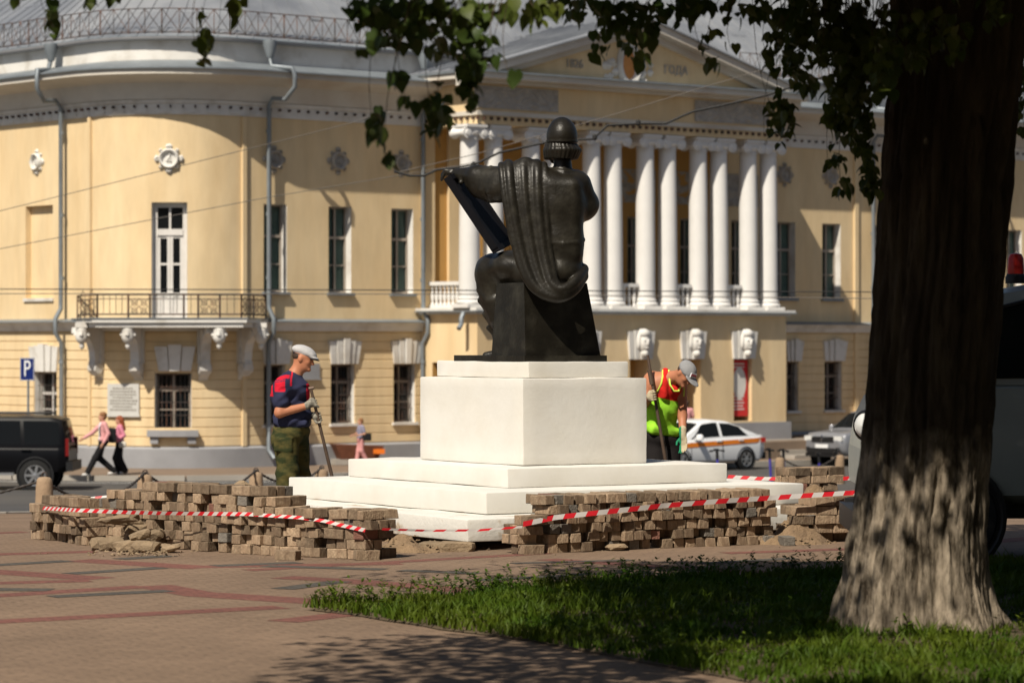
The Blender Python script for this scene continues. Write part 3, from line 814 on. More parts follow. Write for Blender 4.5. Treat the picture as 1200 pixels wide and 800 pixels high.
for px, zb in ((79, 0.2), (310, 0.25), (490.5, 0.3), (1018, 0.9)): downpipe(px, zb)
for px in (1120, 1230): downpipe(px, 0.9)
# ---------------------------------------------------------------- balcony on the corner
bal = MB()
ZBS = z_at(379, s_at(198), Wp, 1.2); ZBT = ZBS+0.12
def lw(px, Y): return to_local(Vector(((px-600)/FPX*Y, Y, 0)))
q1 = Wp(s_at(91), 0.0, 0); q4 = Wp(s_at(311), 0.0, 0)
q2 = lw(114, 88.25); q3 = lw(283, 88.25)
for p in (q1, q2, q3, q4): p.z = 0
cen = Wp(-ARC/2, -0.4, 0)
def off(a, d):
    b = Vector((a.x, a.y, 0)); v = b-Vector((cen.x, cen.y, 0)); return b+v.normalized()*d
def slab(d, z0, z1, mb):
    top = [off(p, d) for p in (q1, q2, q3, q4)]
    inner = [Wp(s_at(300), -0.02, 0), Wp(s_at(240), -0.02, 0), Wp(s_at(198), -0.02, 0), Wp(s_at(150), -0.02, 0), Wp(s_at(104), -0.02, 0)]
    mb.prism([(p.x, p.y) for p in top+inner], z0, z1)
slab(0.18, ZBS+0.03, ZBS+0.13, bal)
balcony = part('balcony', bal, M_white)
mb = MB(); slab(0.23, ZBS+0.135, ZBS+0.165, mb); mb.build('slab_flashing', M_zinc, balcony)
mb = MB(); slab(0.06, ZBS-0.10, ZBS+0.026, mb); mb.build('slab_moulding', M_white, balcony)
zr0, zr1 = ZBS+0.26, z_at(345, s_at(198), Wp, 1.2)
rail = MB()
def seg(a, b, kinds):
    n = len(kinds); L_ = (b-a).length
    def mp(s, o, z):
        p = a.lerp(b, s/L_); return Vector((p.x, p.y, z))
    for z in (zr0, zr1): rail.tube([mp(0,0,z), mp(L_,0,z)], 0.022, 5)
    rail.tube([mp(0,0,zr1-0.12), mp(L_,0,zr1-0.12)], 0.012, 4)
    x = 0
    for k, (kd, w) in enumerate(kinds):
        w = w*L_
        rail.tube([mp(x,0,zr0-0.12), mp(x,0,zr1+0.01)], 0.03, 5)
        if kd == 'b':
            m = max(1, int(w/0.16))
            for j in range(1, m): rail.tube([mp(x+w*j/m,0,zr0), mp(x+w*j/m,0,zr1)], 0.011, 4)
        else:
            cx = x+w/2; hh_ = (zr1-0.12-zr0)
            for sx in (-1, 1):
                rail.tube([mp(cx+sx*w*.45,0,zr0), mp(cx,0,zr0+hh_*.5), mp(cx+sx*w*.45,0,zr1-0.12)], 0.012, 4)
                rail.tube([mp(cx+sx*w*.0,0,zr0), mp(cx+sx*w*.42,0,zr0+hh_*.5), mp(cx,0,zr1-0.12)], 0.012, 4)
                for t in (0.25, 0.75):
                    pts = [mp(cx+sx*w*.22+math.cos(a_)*w*.13, 0, zr0+hh_*t+math.sin(a_)*w*.13) for a_ in np.linspace(0, 2*math.pi, 9)]
                    rail.tube(pts, 0.010, 4)
        x += w
    rail.tube([mp(L_,0,zr0-0.12), mp(L_,0,zr1+0.01)], 0.03, 5)
seg(q1, q2, [('x', 1.0)])
seg(q2, q3, [('b', .215), ('x', .15), ('b', .235), ('b', .0001), ('x', .15), ('b', .25)][:3]+[('b', .10), ('x', .15), ('b', .15)])
seg(q3, q4, [('x', .5), ('x', .5)])
rail.build('balcony_railing', M_iron, balcony)
def bracket(s, w=0.26):
    prof = [(0.0, 0.0), (0.95, 0.0), (0.97, -0.16), (0.80, -0.20), (0.58, -0.28), (0.42, -0.45), (0.34, -0.68), (0.32, -0.92), (0.36, -1.05), (0.34, -1.22), (0.22, -1.36), (0.10, -1.38), (0.0, -1.50)]
    mb = MB(); zt = ZBS-0.104
    def mp2(u, o, z): 
        p = Wp(s, 0, 0); q = Wp(s, 1, 0); n = (q-p); t = Vector((-n.y, n.x, 0)); return Vector((p.x, p.y, z))+n*o+t*u
    n = len(prof)
    for (a, b, sc_) in ((-w/2, w/2, 1.0),):
        vs = [mp2(a, o, zt+z) for o, z in prof]+[mp2(b, o, zt+z) for o, z in prof]
        fs = [tuple(range(n)), tuple(range(2*n-1, n-1, -1))]+[(k, n+k, n+(k+1) % n, (k+1) % n) for k in range(n)]
        mb.add(vs, fs)
    # sunk side panel edges and the scroll knob at the foot
    for u in (-w/2-0.02, w/2+0.02):
        for cz, co, r_ in ((-1.16, 0.2, 0.15), (-0.2, 0.62, 0.13)):
            mb.lathe([(r_, -0.02), (r_, 0.02)], 14, Matrix.Translation(mp2(u, co, zt+cz)) @ ((mp2(1,0,0)-mp2(0,0,0)).to_track_quat('Z','Y').to_matrix().to_4x4()))
    mb.mbox(lambda u, o, z: mp2(u, o, z), -w/2-0.05, w/2+0.05, 0.005, 0.14, zt-1.02, zt-0.1)
    mb.build('bracket', M_white, balcony)
for px in (118, 163, 238, 283): bracket(s_at(px))
def pendant(px, Y):
    p = lw(px, Y); mb = MB()
    M = Matrix.Translation((p.x, p.y, ZBS-0.1))
    mb.box((0,0,0.06), (0.34,0.34,0.14), M @ Matrix.Rotation(-TH, 4, 'Z'))
    mb.lathe([(0.14,0.0),(0.19,-0.06),(0.17,-0.2),(0.19,-0.28),(0.13,-0.42),(0.06,-0.46),(0.08,-0.52),(0.05,-0.60),(0.0,-0.64)], 12, M, cap=False)
    for a in range(4):
        an = -TH+a*math.pi/2-math.pi/2; mb.lathe([(0.07,-0.05),(0.05,0.05)], 8, M @ Matrix.Translation((math.cos(an)*.17, math.sin(an)*.17, -0.18)))
    mb.build('pendant', M_white, balcony, 40)
for px, Y in ((96, 89.3), (150, 88.4), (257, 88.4), (306, 89.4)): pendant(px, Y)

# ---------------------------------------------------------------- portico
def sp(px, o=0.0): return s_at(px, Pf, o, 0, 40)
E0, E1 = PS0, PS0+PLEN
ZFL = z_at(364, sp(700), Pf)                  # portico floor
ZCT = z_at(154, sp(718), Pf)                  # top of the capitals
ZA1, ZF1 = z_at(139, sp(718), Pf), z_at(108, sp(718), Pf)
ZC1 = z_at(96, sp(718), Pf)
ZK0, ZK1 = z_at(420, sp(756), Pf), z_at(387, sp(756), Pf)
ZD0 = z_at(493, sp(872), Pf)
MASKS = [sp(694), sp(751), sp(812), sp(872)]
MASKS = [MASKS[1]-2*(MASKS[2]-MASKS[1])*1.0, MASKS[1]-(MASKS[2]-MASKS[1])]+MASKS[1:]
DW = [(m-0.46, m+0.34, ZD0, ZK0) for m in MASKS]
part('portico_front_wall', wall_grid(Pf, E0, E1, -0.5, ZFL-0.12, DW, 0.75), [M_yellow, M_yellow])
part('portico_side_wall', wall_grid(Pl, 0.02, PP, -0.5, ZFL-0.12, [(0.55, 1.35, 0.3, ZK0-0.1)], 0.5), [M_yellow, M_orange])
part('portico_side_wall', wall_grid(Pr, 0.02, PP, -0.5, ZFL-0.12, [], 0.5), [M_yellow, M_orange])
mb = MB(); mb.mbox(Pf, E0+0.05, E1-0.05, -0.85, -0.76, -0.5, ZFL-0.2); part('porch_interior', mb, M_room)
for i, (a, b, c, d) in enumerate(DW):
    mb = MB(); mb.mbox(Pf, a, b, -0.74, -0.66, c+0.004, d-0.05)
    for (x0, x1, y0, y1) in ((a+.08, (a+b)/2-.04, c+.2, c+.9), ((a+b)/2+.04, b-.08, c+.2, c+.9), (a+.08, (a+b)/2-.04, c+1.0, d-.3), ((a+b)/2+.04, b-.08, c+1.0, d-.3)):
        mb.mbox(Pf, x0, x1, -0.66, -0.64, y0, y1)
    part('porch_door', mb, M_orange)
# red poster panel in the last doorway
a, b, c, d = DW[-1]; mb = MB()
mb.mbox(Pf, a+0.01, b-0.06, -0.16, -0.12, c+0.15, d-0.06); po = part('poster_board', mb, M_poster)
cx = (a+b-0.06)/2; czp = c+(d-c)*0.60
mb = MB(); N_ = 20
ring = [Pf(cx+math.cos(2*math.pi*k/N_)*0.29, -0.116, czp+math.sin(2*math.pi*k/N_)*0.50) for k in range(N_)]
mb.add(ring, [tuple(range(N_))]); mb.build('poster_emblem', M_white, po)
mb = MB()
for k in range(5): mb.mbox(Pf, a+0.08, b-0.22-0.05*(k % 2), -0.1195, -0.1155, c+0.35+k*0.10, c+0.39+k*0.10)
for k in range(2): mb.mbox(Pf, a+0.1, b-0.22, -0.1195, -0.1155, d-0.3+k*0.1, d-0.26+k*0.1)
mb.build('poster_lettering', M_white, po)
def mask_key(m):
    o = keystone(Pf, m-0.52, m+0.44, ZK0-0.02, ZK1-0.03, n=5, flare=0.08, name='mask_keystone', o0=0.003)
    f = MB(); cz = (ZK0+ZK1)/2+0.05; c = m-0.02
    def ell(u, v, w, ru, rv, rw):
        rows = []
        for i in range(7):
            t = -math.pi/2+math.pi*i/6
            rows.append([Pf(c+u+math.cos(t)*math.cos(p)*ru, w+math.cos(t)*math.sin(p)*rw, cz+v+math.sin(t)*rv) for p in np.linspace(0, math.pi, 9)])
        f.grid(rows)
    ell(0, 0, 0.12, 0.20, 0.32, 0.22); ell(0, 0.28, 0.12, 0.22, 0.16, 0.22); ell(0, 0.0, 0.3, 0.04, 0.11, 0.08); ell(0, -0.32, 0.12, 0.12, 0.14, 0.2)
    ell(-0.19, 0.05, 0.12, 0.08, 0.26, 0.1); ell(0.19, 0.05, 0.12, 0.08, 0.26, 0.1); ell(-0.08, 0.08, 0.29, 0.05, 0.03, 0.05); ell(0.08, 0.08, 0.29, 0.05, 0.03, 0.05); ell(0, -0.15, 0.29, 0.07, 0.03, 0.05)
    f.build('mask', M_white, o, 60)
for m in MASKS: mask_key(m)
mb = MB()
mb.mbox(Pf, E0-0.12, E1+0.12, -0.1, 0.12, -1.5, ZD0-0.05) ; mb.mbox(Pl, 0.02, PP-0.11, 0.0, 0.12, -1.5, ZPL); mb.mbox(Pr, 0.02, PP-0.11, 0.0, 0.12, -1.5, ZD0-0.05)
part('portico_plinth', mb, M_plinth)
# floor slab, ledge
mb = MB(); mb.mbox(Pf, E0-0.10, E1+0.10, -PP+0.02, 0.10, ZFL-0.13, ZFL-0.02); mb.mbox(Pf, E0-0.22, E1+0.22, -PP+0.02, 0.22, ZFL-0.018, ZFL+0.06); part('portico_floor', mb, M_white)
mb = MB(); mb.mbox(Pf, E0-0.26, E1+0.26, -PP+0.02, 0.26, ZFL-0.06, ZFL-0.022); part('floor_flashing', mb, M_zinc)
mb = MB(); p0 = Pl(PP-0.35, 0.24, ZFL-0.1)
mb.tube([p0, p0+Vector((-0.12,-0.05,-0.15)), p0+Vector((-0.12,-0.05,-0.32)), p0+Vector((-0.26,-0.1,-0.46))], 0.07, 8); part('drain_spout', mb, M_zinc, 40)
# columns
CPX = [550, 578, 622, 648, 693, 718, 756, 782, 818, 842, 876.5, 900]
OC = -0.42; zb = ZFL+0.062; cap_h = 0.42; zn = ZCT-cap_h
def col_mesh():
    b = MB(); b.box((0,0,0.05), (0.66,0.66,0.10))
    b.lathe([(0.33,0.10),(0.345,0.13),(0.345,0.17),(0.32,0.20),(0.29,0.22),(0.29,0.24),(0.305,0.26),(0.305,0.29),(0.275,0.32)], 24)
    s = MB(); H = zn-zb; pr = []
    for i in range(14):
        t = i/13; pr.append((0.27-0.040*t**1.8, 0.321+(H-0.33)*t))
    pr += [(0.255, H-0.03), (0.255, H), (0.23, H+0.002)]
    s.lathe(pr, 32)
    c = MB(); z = H+0.003
    c.lathe([(0.235,z),(0.235,z+0.06),(0.30,z+0.13),(0.31,z+0.19),(0.28,z+0.22)], 20)
    for sx in (-1, 1):                       # volutes, scroll axis front to back
        Mx = Matrix.Translation((sx*0.27, 0, z+0.15)) @ Matrix.Rotation(R(90), 4, 'X')
        c.lathe([(0.05,-0.32),(0.09,-0.315),(0.10,-0.28),(0.165,-0.285),(0.165,-0.24),(0.12,-0.12),(0.10,0),(0.12,0.12),(0.165,0.24),(0.165,0.285),(0.10,0.28),(0.09,0.315),(0.05,0.32)], 16, Mx)
    c.box((0,0,z+0.27), (0.62,0.58,0.10)); c.box((0,0,z+0.36), (0.68,0.66,0.08))
    for q in (b, s, c): q.v = [(x*1.15, y*1.15, z_) for x, y, z_ in q.v]
    return b.mesh('column_base', M_stuccow, 35), s.mesh('column_shaft', M_stuccow, 35), c.mesh('capital', M_stuccow, 35)
cb, cs, cc = col_mesh()
COLS = [sp(p, OC) for p in CPX]
for s in COLS:
    p = Pf(s, OC, zb)
    o = link('column', cs, bld, p); link('column_base', cb, o); link('capital', cc, o)
# balustrades between the pairs and on the left side
def balustrade(mp, a, b, o):
    mb = MB(); zr = ZFL+0.85
    mb.mbox(mp, a, b, o-0.09, o+0.09, ZFL+0.062, ZFL+0.15); mb.mbox(mp, a, b, o-0.10, o+0.10, zr-0.11, zr)
    bo = part('balustrade', mb, M_stuccow)
    n = max(3, int((b-a)/0.19))
    if not hasattr(balustrade, 'me'):
        m2 = MB(); h = zr-0.11-ZFL-0.15
        m2.lathe([(0.06,0),(0.06,0.05),(0.035,0.09),(0.065,0.22),(0.06,0.30),(0.03,h-0.12),(0.055,h-0.06),(0.055,h)], 10); balustrade.me = m2.mesh('baluster', M_stuccow, 40)
    for k in range(n):
        link('baluster', balustrade.me, bo, mp(a+(b-a)*(k+0.5)/n, o, ZFL+0.15))
for i in range(5):
    a, b = COLS[2*i+1]+0.36, COLS[2*i+2]-0.36
    if b-a > 0.3: balustrade(Pf, a, b, OC)
balustrade(Pl, 0.1, PP-0.80, -0.30)
# entablature: architrave box beams, frieze, cornice
def ring_box(mb, o0, o1, z0, z1):
    mb.mbox(Pf, E0-o1, E1+o1, o0, o1, z0, z1); mb.mbox(Pl, -0.05, PP+o0-0.002, o0, o1, z0, z1); mb.mbox(Pr, -0.05, PP+o0-0.002, o0, o1, z0, z1)
mb = MB(); ring_box(mb, -0.78, -0.08, ZCT+0.002, ZA1-0.13); part('architrave', mb, M_yellow)
mb = MB(); ring_box(mb, -0.78, -0.02, ZA1-0.128, ZA1); part('architrave_band', mb, M_cornice)
mb = MB(); ring_box(mb, -0.76, -0.06, ZA1+0.002, ZF1); part('portico_frieze', mb, M_yellow)
mb = MB(); ring_box(mb, -0.5, 0.16, ZF1+0.002, ZF1+0.12); ring_box(mb, -0.5, 0.50, ZF1+0.122, ZC1-0.03); part('portico_cornice', mb, M_cornice)
mb = MB(); ring_box(mb, -0.5, 0.56, ZC1-0.028, ZC1+0.03); part('cornice_flashing', mb, M_zinc)
mb = MB(); mb.mbox(Pf, E0+0.1, E1-0.1, -PP+0.02, -0.5, ZA1-0.3, ZA1-0.2); part('portico_ceiling', mb, M_cornice)
mb = MB(); s = E0
while s < E1-0.1:
    mb.mbox(Pf, s, s+0.07, -0.075, 0.01, ZCT+0.13, ZCT+0.22); s += 0.27
for k in range(9): mb.mbox(Pl, 0.2+k*0.27, 0.27+k*0.27, -0.075, 0.01, ZCT+0.13, ZCT+0.22)
part('architrave_pegs', mb, M_iron, kind='stuff')
# carved relief panels in the frieze
def relief(mp, s0, s1, o, z0, z1, seed=1, nx=60, nz=14, name='relief_panel', m=None):
    rg = np.random.RandomState(seed); rows = []
    for i in range(nx+1):
        row = []
        for j in range(nz+1):
            u, v = i/nx*(s1-s0)/(z1-z0), j/nz
            h_ = 0.05*(math.sin(u*7+2*math.sin(v*6+u*2))*math.cos(v*9+3*math.sin(u*3.3)))+rg.uniform(0, 0.03)
            if i in (0, nx) or j in (0, nz): h_ = 0.03
            row.append(mp(s0+(s1-s0)*i/nx, o+max(0, h_)+0.004, z0+(z1-z0)*j/nz))
        rows.append(row)
    mb = MB(); mb.grid(rows); return part(name, mb, m or M_relief)
relief(Pf, sp(556), sp(655), -0.06, ZA1+0.08, ZF1-0.06, 1); relief(Pf, sp(815), sp(902), -0.06, ZA1+0.08, ZF1-0.06, 2)
for i, o in enumerate(WB): relief(Wp, o[0]-0.35, o[1]+0.35, 0.0, Z2T+0.45, Z2T+1.5, 5+i, 20, 16)
# ochre wall behind the columns (a deeper-coloured skin over the facade wall)
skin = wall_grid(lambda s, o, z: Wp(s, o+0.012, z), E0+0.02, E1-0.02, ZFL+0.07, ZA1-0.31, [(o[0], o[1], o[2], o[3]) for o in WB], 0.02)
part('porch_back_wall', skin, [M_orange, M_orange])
mb = MB()
for s in (E0+0.03, E0+1.0):
    mb.mbox(Wp, s, s+0.42, 0.014, 0.12, ZFL+0.07, ZA1-0.32)
part('porch_pilaster', mb, M_yellow)
# pediment
AP = (E0+E1)/2; ZAP = z_at(22, AP, Pf, 0.5)
def tri(mb, o0, o1, dx, zb_, za_):
    mb.add([Pf(E0-dx,o0,zb_), Pf(AP,o0,za_), Pf(E1+dx,o0,zb_), Pf(E0-dx,o1,zb_), Pf(AP,o1,za_), Pf(E1+dx,o1,zb_)], [(0,1,2),(3,5,4),(0,3,4,1),(1,4,5,2),(2,5,3,0)])
mb = MB(); tri(mb, -0.4, -0.06, -0.1, ZC1+0.032, ZAP-0.5); part('tympanum', mb, M_yellow)
def rake(mb, o0, o1, d0, d1):
    for a, sg in ((E0-0.56, 1), (E1+0.56, -1)):
        za, zb_ = ZC1+0.035, ZAP
        p = [Pf(a,o0,za+d0), Pf(AP,o0,zb_+d0), Pf(AP,o1,zb_+d0), Pf(a,o1,za+d0), Pf(a,o0,za+d1), Pf(AP,o0,zb_+d1), Pf(AP,o1,zb_+d1), Pf(a,o1,za+d1)]
        mb.hexa(p)
mb = MB(); rake(mb, -0.3, 0.46, -0.26, -0.02); rake(mb, -0.3, 0.12, -0.46, -0.262); part('raking_cornice', mb, M_cornice)
mb = MB(); rake(mb, -9.0, 0.54, -0.018, 0.03); part('portico_roof', mb, M_roof)
mb = MB()
for a in (E0-0.56, E1+0.56):
    for k in range(1, 19):
        o = 0.45-k*0.5
        p0 = Pf(a, o, ZC1+0.035+0.032); p1 = Pf(AP, o, ZAP+0.032)
        mb.hexa([p0, Pf(a, o-0.035, p0.z), Pf(AP, o-0.035, p1.z), p1]+[q+Vector((0,0,0.055)) for q in (p0, Pf(a, o-0.035, p0.z), Pf(AP, o-0.035, p1.z), p1)])
part('portico_roof_seams', mb, M_roof, kind='stuff')
# date on the tympanum and the oval emblem
def text(name, body, size, m, parent, loc, rot, ext=0.012):
    cu = bpy.data.curves.new(name, 'FONT'); cu.body = body; cu.size = size; cu.extrude = ext; cu.align_x = 'CENTER'; cu.align_y = 'CENTER'; cu.materials.append(m)
    t = bpy.data.objects.new(name, cu); col.objects.link(t)
    me = bpy.data.meshes.new_from_object(t.evaluated_get(bpy.context.evaluated_depsgraph_get()))
    bpy.data.objects.remove(t); me.name = name
    if not me.materials: me.materials.append(m)
    return link(name, me, parent, loc, rot)
def p_t(px, py): 
    s = sp(px); return Pf(s, -0.045, z_at(py, s, Pf))
text('date_lettering', '1826', 0.36, M_relief, bld, p_t(674, 75), (R(90), 0, 0), 0.03)
text('date_lettering', 'ГОДА', 0.36, M_relief, bld, p_t(793, 83), (R(90), 0, 0), 0.03)
ec = p_t(737, 76); es = sp(737)
mb = MB(); rows = []
for k in range(25):
    a = 2*math.pi*k/24; rows.append([Pf(es+math.cos(a)*q*0.42, -0.06+d, ec.z+math.sin(a)*q*0.62) for (q, d) in ((0.72, 0.02), (0.78, 0.16), (1.0, 0.18), (1.1, 0.02))])
mb.grid(rows)
rng = random.Random(5)
for sgn in (-1, 1):
    for k in range(10):
        u, v, r_ = sgn*(0.5+rng.uniform(0, 0.45)), rng.uniform(-0.55, 0.1), rng.uniform(0.08, 0.15)
        pts = [Pf(es+u+math.cos(t*math.pi/3)*r_, -0.05, ec.z+v+math.sin(t*math.pi/3)*r_) for t in range(6)]+[Pf(es+u, 0.10, ec.z+v)]
        mb.add(pts, [(t, (t+1) % 6, 6) for t in range(6)])
em = part('emblem', mb, M_white, 40)
mb = MB(); mb.add([Pf(es+math.cos(2*math.pi*k/24)*0.32, -0.02, ec.z+math.sin(2*math.pi*k/24)*0.47) for k in range(24)], [tuple(range(24))]); mb.build('emblem_oval', M_gold, em)

# ---------------------------------------------------------------- sidewalk and steps in front of the mansion
def zbase(s):
    return 0.02 if s < 4 else (0.02+(min(s, 17)-4)*0.50/13)
mb = MB(); rows = []
for s in [SBEG, SBEG+8]+[-ARC-2+0.5*i for i in range(14)]+[1.5+i for i in range(16)]+[18, 24, 34, SEND]:
    wd = 4.4 if s < 6 else 4.4+min(1.6, (s-6)*0.35)
    z = zbase(s); f = min(1, max(0, (s-6)/8))
    rows.append([Wp(s, -0.4, z), Wp(s, wd*0.72, z-0.02), Wp(s, wd*0.73, (z-0.02)*(1-f)-0.03*f), Wp(s, wd, -0.03), Wp(s, wd+0.004, -0.2)])
mb.grid(rows); o = part('sidewalk', mb, M_walk)
o.parent = None; o.location = BA; o.rotation_euler = (0, 0, TH); tag(o, kind='structure')
mb = MB()
for i in range(40):
    a = -ARC-8+i*1.0
    wd = 4.4 if a < 6 else 4.4+min(1.6, (a-6)*0.35); wd2 = 4.4 if a+1 < 6 else 4.4+min(1.6, (a+1-6)*0.35)
    mb.hexa([Wp(a+.01,wd+.006,-0.25), Wp(a+.01,wd+.17,-0.25), Wp(a+.99,wd2+.17,-0.25), Wp(a+.99,wd2+.006,-0.25), Wp(a+.01,wd+.006,0.0), Wp(a+.01,wd+.17,0.0), Wp(a+.99,wd2+.17,0.0), Wp(a+.99,wd2+.006,0.0)])
o = part('kerb', mb, M_kerb); o.parent = None; o.location = BA; o.rotation_euler = (0, 0, TH); tag(o, kind='structure')
# white road line in front of the kerb
mb = MB(); sweep(mb, Wp, [(5.6, -0.142), (5.75, -0.142)], -ARC-12, -0.5, caps=False)
o = part('road_line', mb, M_mark); o.parent = None; o.location = BA; o.rotation_euler = (0, 0, TH); tag(o, kind='structure')
st = thing('stone_steps', 'low weathered stone steps with pale end block right of the portico', 'steps', BA+Vector((0,0,0)), TH)
SS0 = E1-2.0
for k in range(4):
    mb = MB(); mb.mbox(Wp, SS0, SS0+14, 4.2+0.42*(3-k)-0.9, 4.2+0.42*(4-k)-0.9-0.003, -0.1, 0.09+k*0.145); mb.build('step', M_kerb, st)
mb = MB(); mb.mbox(Wp, SS0+3.6, SS0+4.15, 3.31, 5.2, -0.1, 0.62); mb.build('end_block', M_white, st)
M_mwhited = mat('soiled_whitewash', (0.62, 0.60, 0.55), 0.85, var=0.05, vscale=3.5, bump=0.3, bscale=18, c2=(0.36, 0.27, 0.17), c2scale=5.5, c2amt=0.10, c2sharp=0.07)
# ================================================================== MONUMENT
MU = Vector((math.cos(R(32)), math.sin(R(32)), 0)); MV = Vector((-MU.y, MU.x, 0))
def rough_box(name, corner, lu, lv, z0, z1, m, parent, seed=0, amp=0.006, bev=0.014):
    bm = bmesh.new(); bmesh.ops.create_cube(bm, size=1)
    for v in bm.verts:
        p = corner+MU*((v.co.x+0.5)*lu)+MV*((v.co.y+0.5)*lv); v.co = (p.x, p.y, z0+(v.co.z+0.5)*(z1-z0))
    bmesh.ops.bevel(bm, geom=bm.edges[:]+bm.verts[:], offset=bev, segments=2, profile=0.6, affect='EDGES')
    big = [e for e in bm.edges if e.calc_length() > 0.25]
    bmesh.ops.subdivide_edges(bm, edges=big, cuts=9, use_grid_fill=True)
    rg = random.Random(seed)
    from mathutils import noise
    for v in bm.verts:
        v.co += noise.noise_vector(v.co*3.1+Vector((seed*7,0,0)))*amp + noise.noise_vector(v.co*11)*amp*0.35
    bmesh.ops.recalc_face_normals(bm, faces=bm.faces[:])
    me = bpy.data.meshes.new(name); bm.to_mesh(me); bm.free(); me.materials.append(m)
    me.polygons.foreach_set('use_smooth', [True]*len(me.polygons)); me.set_sharp_from_angle(angle=R(35))
    return link(name, me, parent)
ped = thing('pedestal', 'whitewashed stepped stone pedestal under the bronze seated figure', 'pedestal')
MC = Vector((0.0998, 28.4, 0))
def corner(px, t): return MC-(MU+MV)*t
def solve_len(c, d, px):
    lo, hi = 0, 8
    sg = 1 if (c+d).x/(c+d).y > c.x/c.y else -1
    for _ in range(50):
        m = (lo+hi)/2; p = c+d*m; q = 600+FPX*p.x/p.y
        if (q-px)*sg < 0: lo = m
        else: hi = m
    return lo
TT = [0.0, 0.432, 1.003, 1.48]
CC = [MC-(MU+MV)*t for t in TT]
LU = [solve_len(CC[0], MU, 758), solve_len(CC[1], MU, 852), solve_len(CC[2], MU, 942), solve_len(CC[3], MU, 955)]
LV = [solve_len(CC[0], MV, 492), solve_len(CC[1], MV, 408), solve_len(CC[2], MV, 338), 0]
LV[3] = LV[2]+0.85
ZT = [1.416, 0.63, 0.457, 0.268]
rough_box('pedestal_block', CC[0], LU[0], LV[0], ZT[1]+0.003, ZT[0], M_mwhite, ped, 1)
c5 = MC+(MU+MV)*0.22
rough_box('pedestal_cap', MC+(MU*0.16+MV*0.16), solve_len(c5, MU, 735)+0.03, solve_len(c5, MV, 516)+0.03, ZT[0]+0.003, 1.566, M_mwhite, ped, 2)
rough_box('pedestal_step', CC[1], LU[1], LV[1], ZT[2]+0.003, ZT[1], M_mwhite, ped, 3)
rough_box('pedestal_step', CC[2], LU[2], LV[2], ZT[3]+0.003, ZT[2], M_mwhite, ped, 4)
rough_box('pedestal_step', CC[3], LU[3], LV[3], 0.075, ZT[3], M_mwhited, ped, 5, amp=0.012, bev=0.02)
rough_box('foundation', CC[3]+(MU+MV)*0.28, LU[3]-0.5, LV[3]-0.5, -0.05, 0.074, M_ddirt, ped, 6, amp=0.03)

# ---------------------------------------------------------------- bronze seated figure
STY = 29.0; SS = FPX/STY
ZTOP = 1.566
statue = thing('statue', 'dark bronze seated robed figure seen from behind holding a panel, on the white pedestal', 'statue', ((640-600)/SS, STY, ZTOP))
def S(px, py, dy=0.0):
    """picture point on the figure, dy metres behind its middle plane"""
    k = (STY+dy)/FPX
    return ((px-600)*k-(640-600)/SS, dy, EYE-(py-400)*k-ZTOP)
def spline(pts, n=5):
    P_ = [np.array(p, float) for p in pts]; P_ = [2*P_[0]-P_[1]]+P_+[2*P_[-1]-P_[-2]]; out = []
    for i in range(1, len(P_)-2):
        a, b, c, d = P_[i-1:i+3]
        for k in range(n):
            t = k/n; out.append(0.5*((2*b)+(c-a)*t+(2*a-5*b+4*c-d)*t*t+(3*b-a-3*c+d)*t**3))
    out.append(P_[-2]); return out
pr = []
def ca(a, b, ra, rb, k=0.04): pr.append(('c', a, b, ra, rb, k))
def el(c, r, k=0.05, M=None): pr.append(('e', c, r, M, k))
# torso seen from the back, slightly turned to the left
el(S(655,318,0.0), (0.24,0.25,0.19), 0.05)
el(S(651,283,-0.02), (0.255,0.20,0.24), 0.08)
el(S(650,240,0.0), (0.30,0.21,0.27), 0.08)
ca(S(606,212,0.02), S(671,214,0.02), 0.125, 0.115, 0.06)
ca(S(640,216,-0.03), S(655,212,0.0), 0.16, 0.11, 0.06)
pr.append(('b', S(660,258,-0.04), (0.175,0.155,0.40), None, 0.10, 0.06))
ca(S(678,216,0.02), S(686,238,0.12), 0.118, 0.112, 0.05)       # right upper arm, goes forward
ca(S(687,240,0.12), S(668,262,0.34), 0.115, 0.075, 0.05)
el(S(684,246,0.10), (0.10,0.13,0.10), 0.05)
# neck and collar
ca(S(660,206,0.0), S(658.5,178,0.02), 0.088, 0.078, 0.025); pr.append(('ch', [S(645,199.5,-0.01), S(653,200.5,-0.07), S(661,201.5,-0.085), S(670,202,-0.06), S(676,202,0.02)], 0.022, 0.012))
ca(S(642,203,0.05), S(674,206,0.05), 0.045, 0.045, 0.03)
# left arm in a wide sleeve stretched to the panel
ca(S(604,212,0.02), S(560,209,0.22), 0.135, 0.115, 0.05)
ca(S(585,222,0.08), S(562,220,0.2), 0.125, 0.10, 0.05)
ca(S(560,207,0.22), S(536,205,0.38), 0.10, 0.06, 0.04)
ca(S(575,230,0.12), S(553,216,0.24), 0.06, 0.05, 0.04)
for t in range(5):
    ca(S(575-8*t,196+t,0.10+0.06*t), S(572-8*t,226-3*t,0.02+0.06*t), 0.018, 0.022, 0.02)
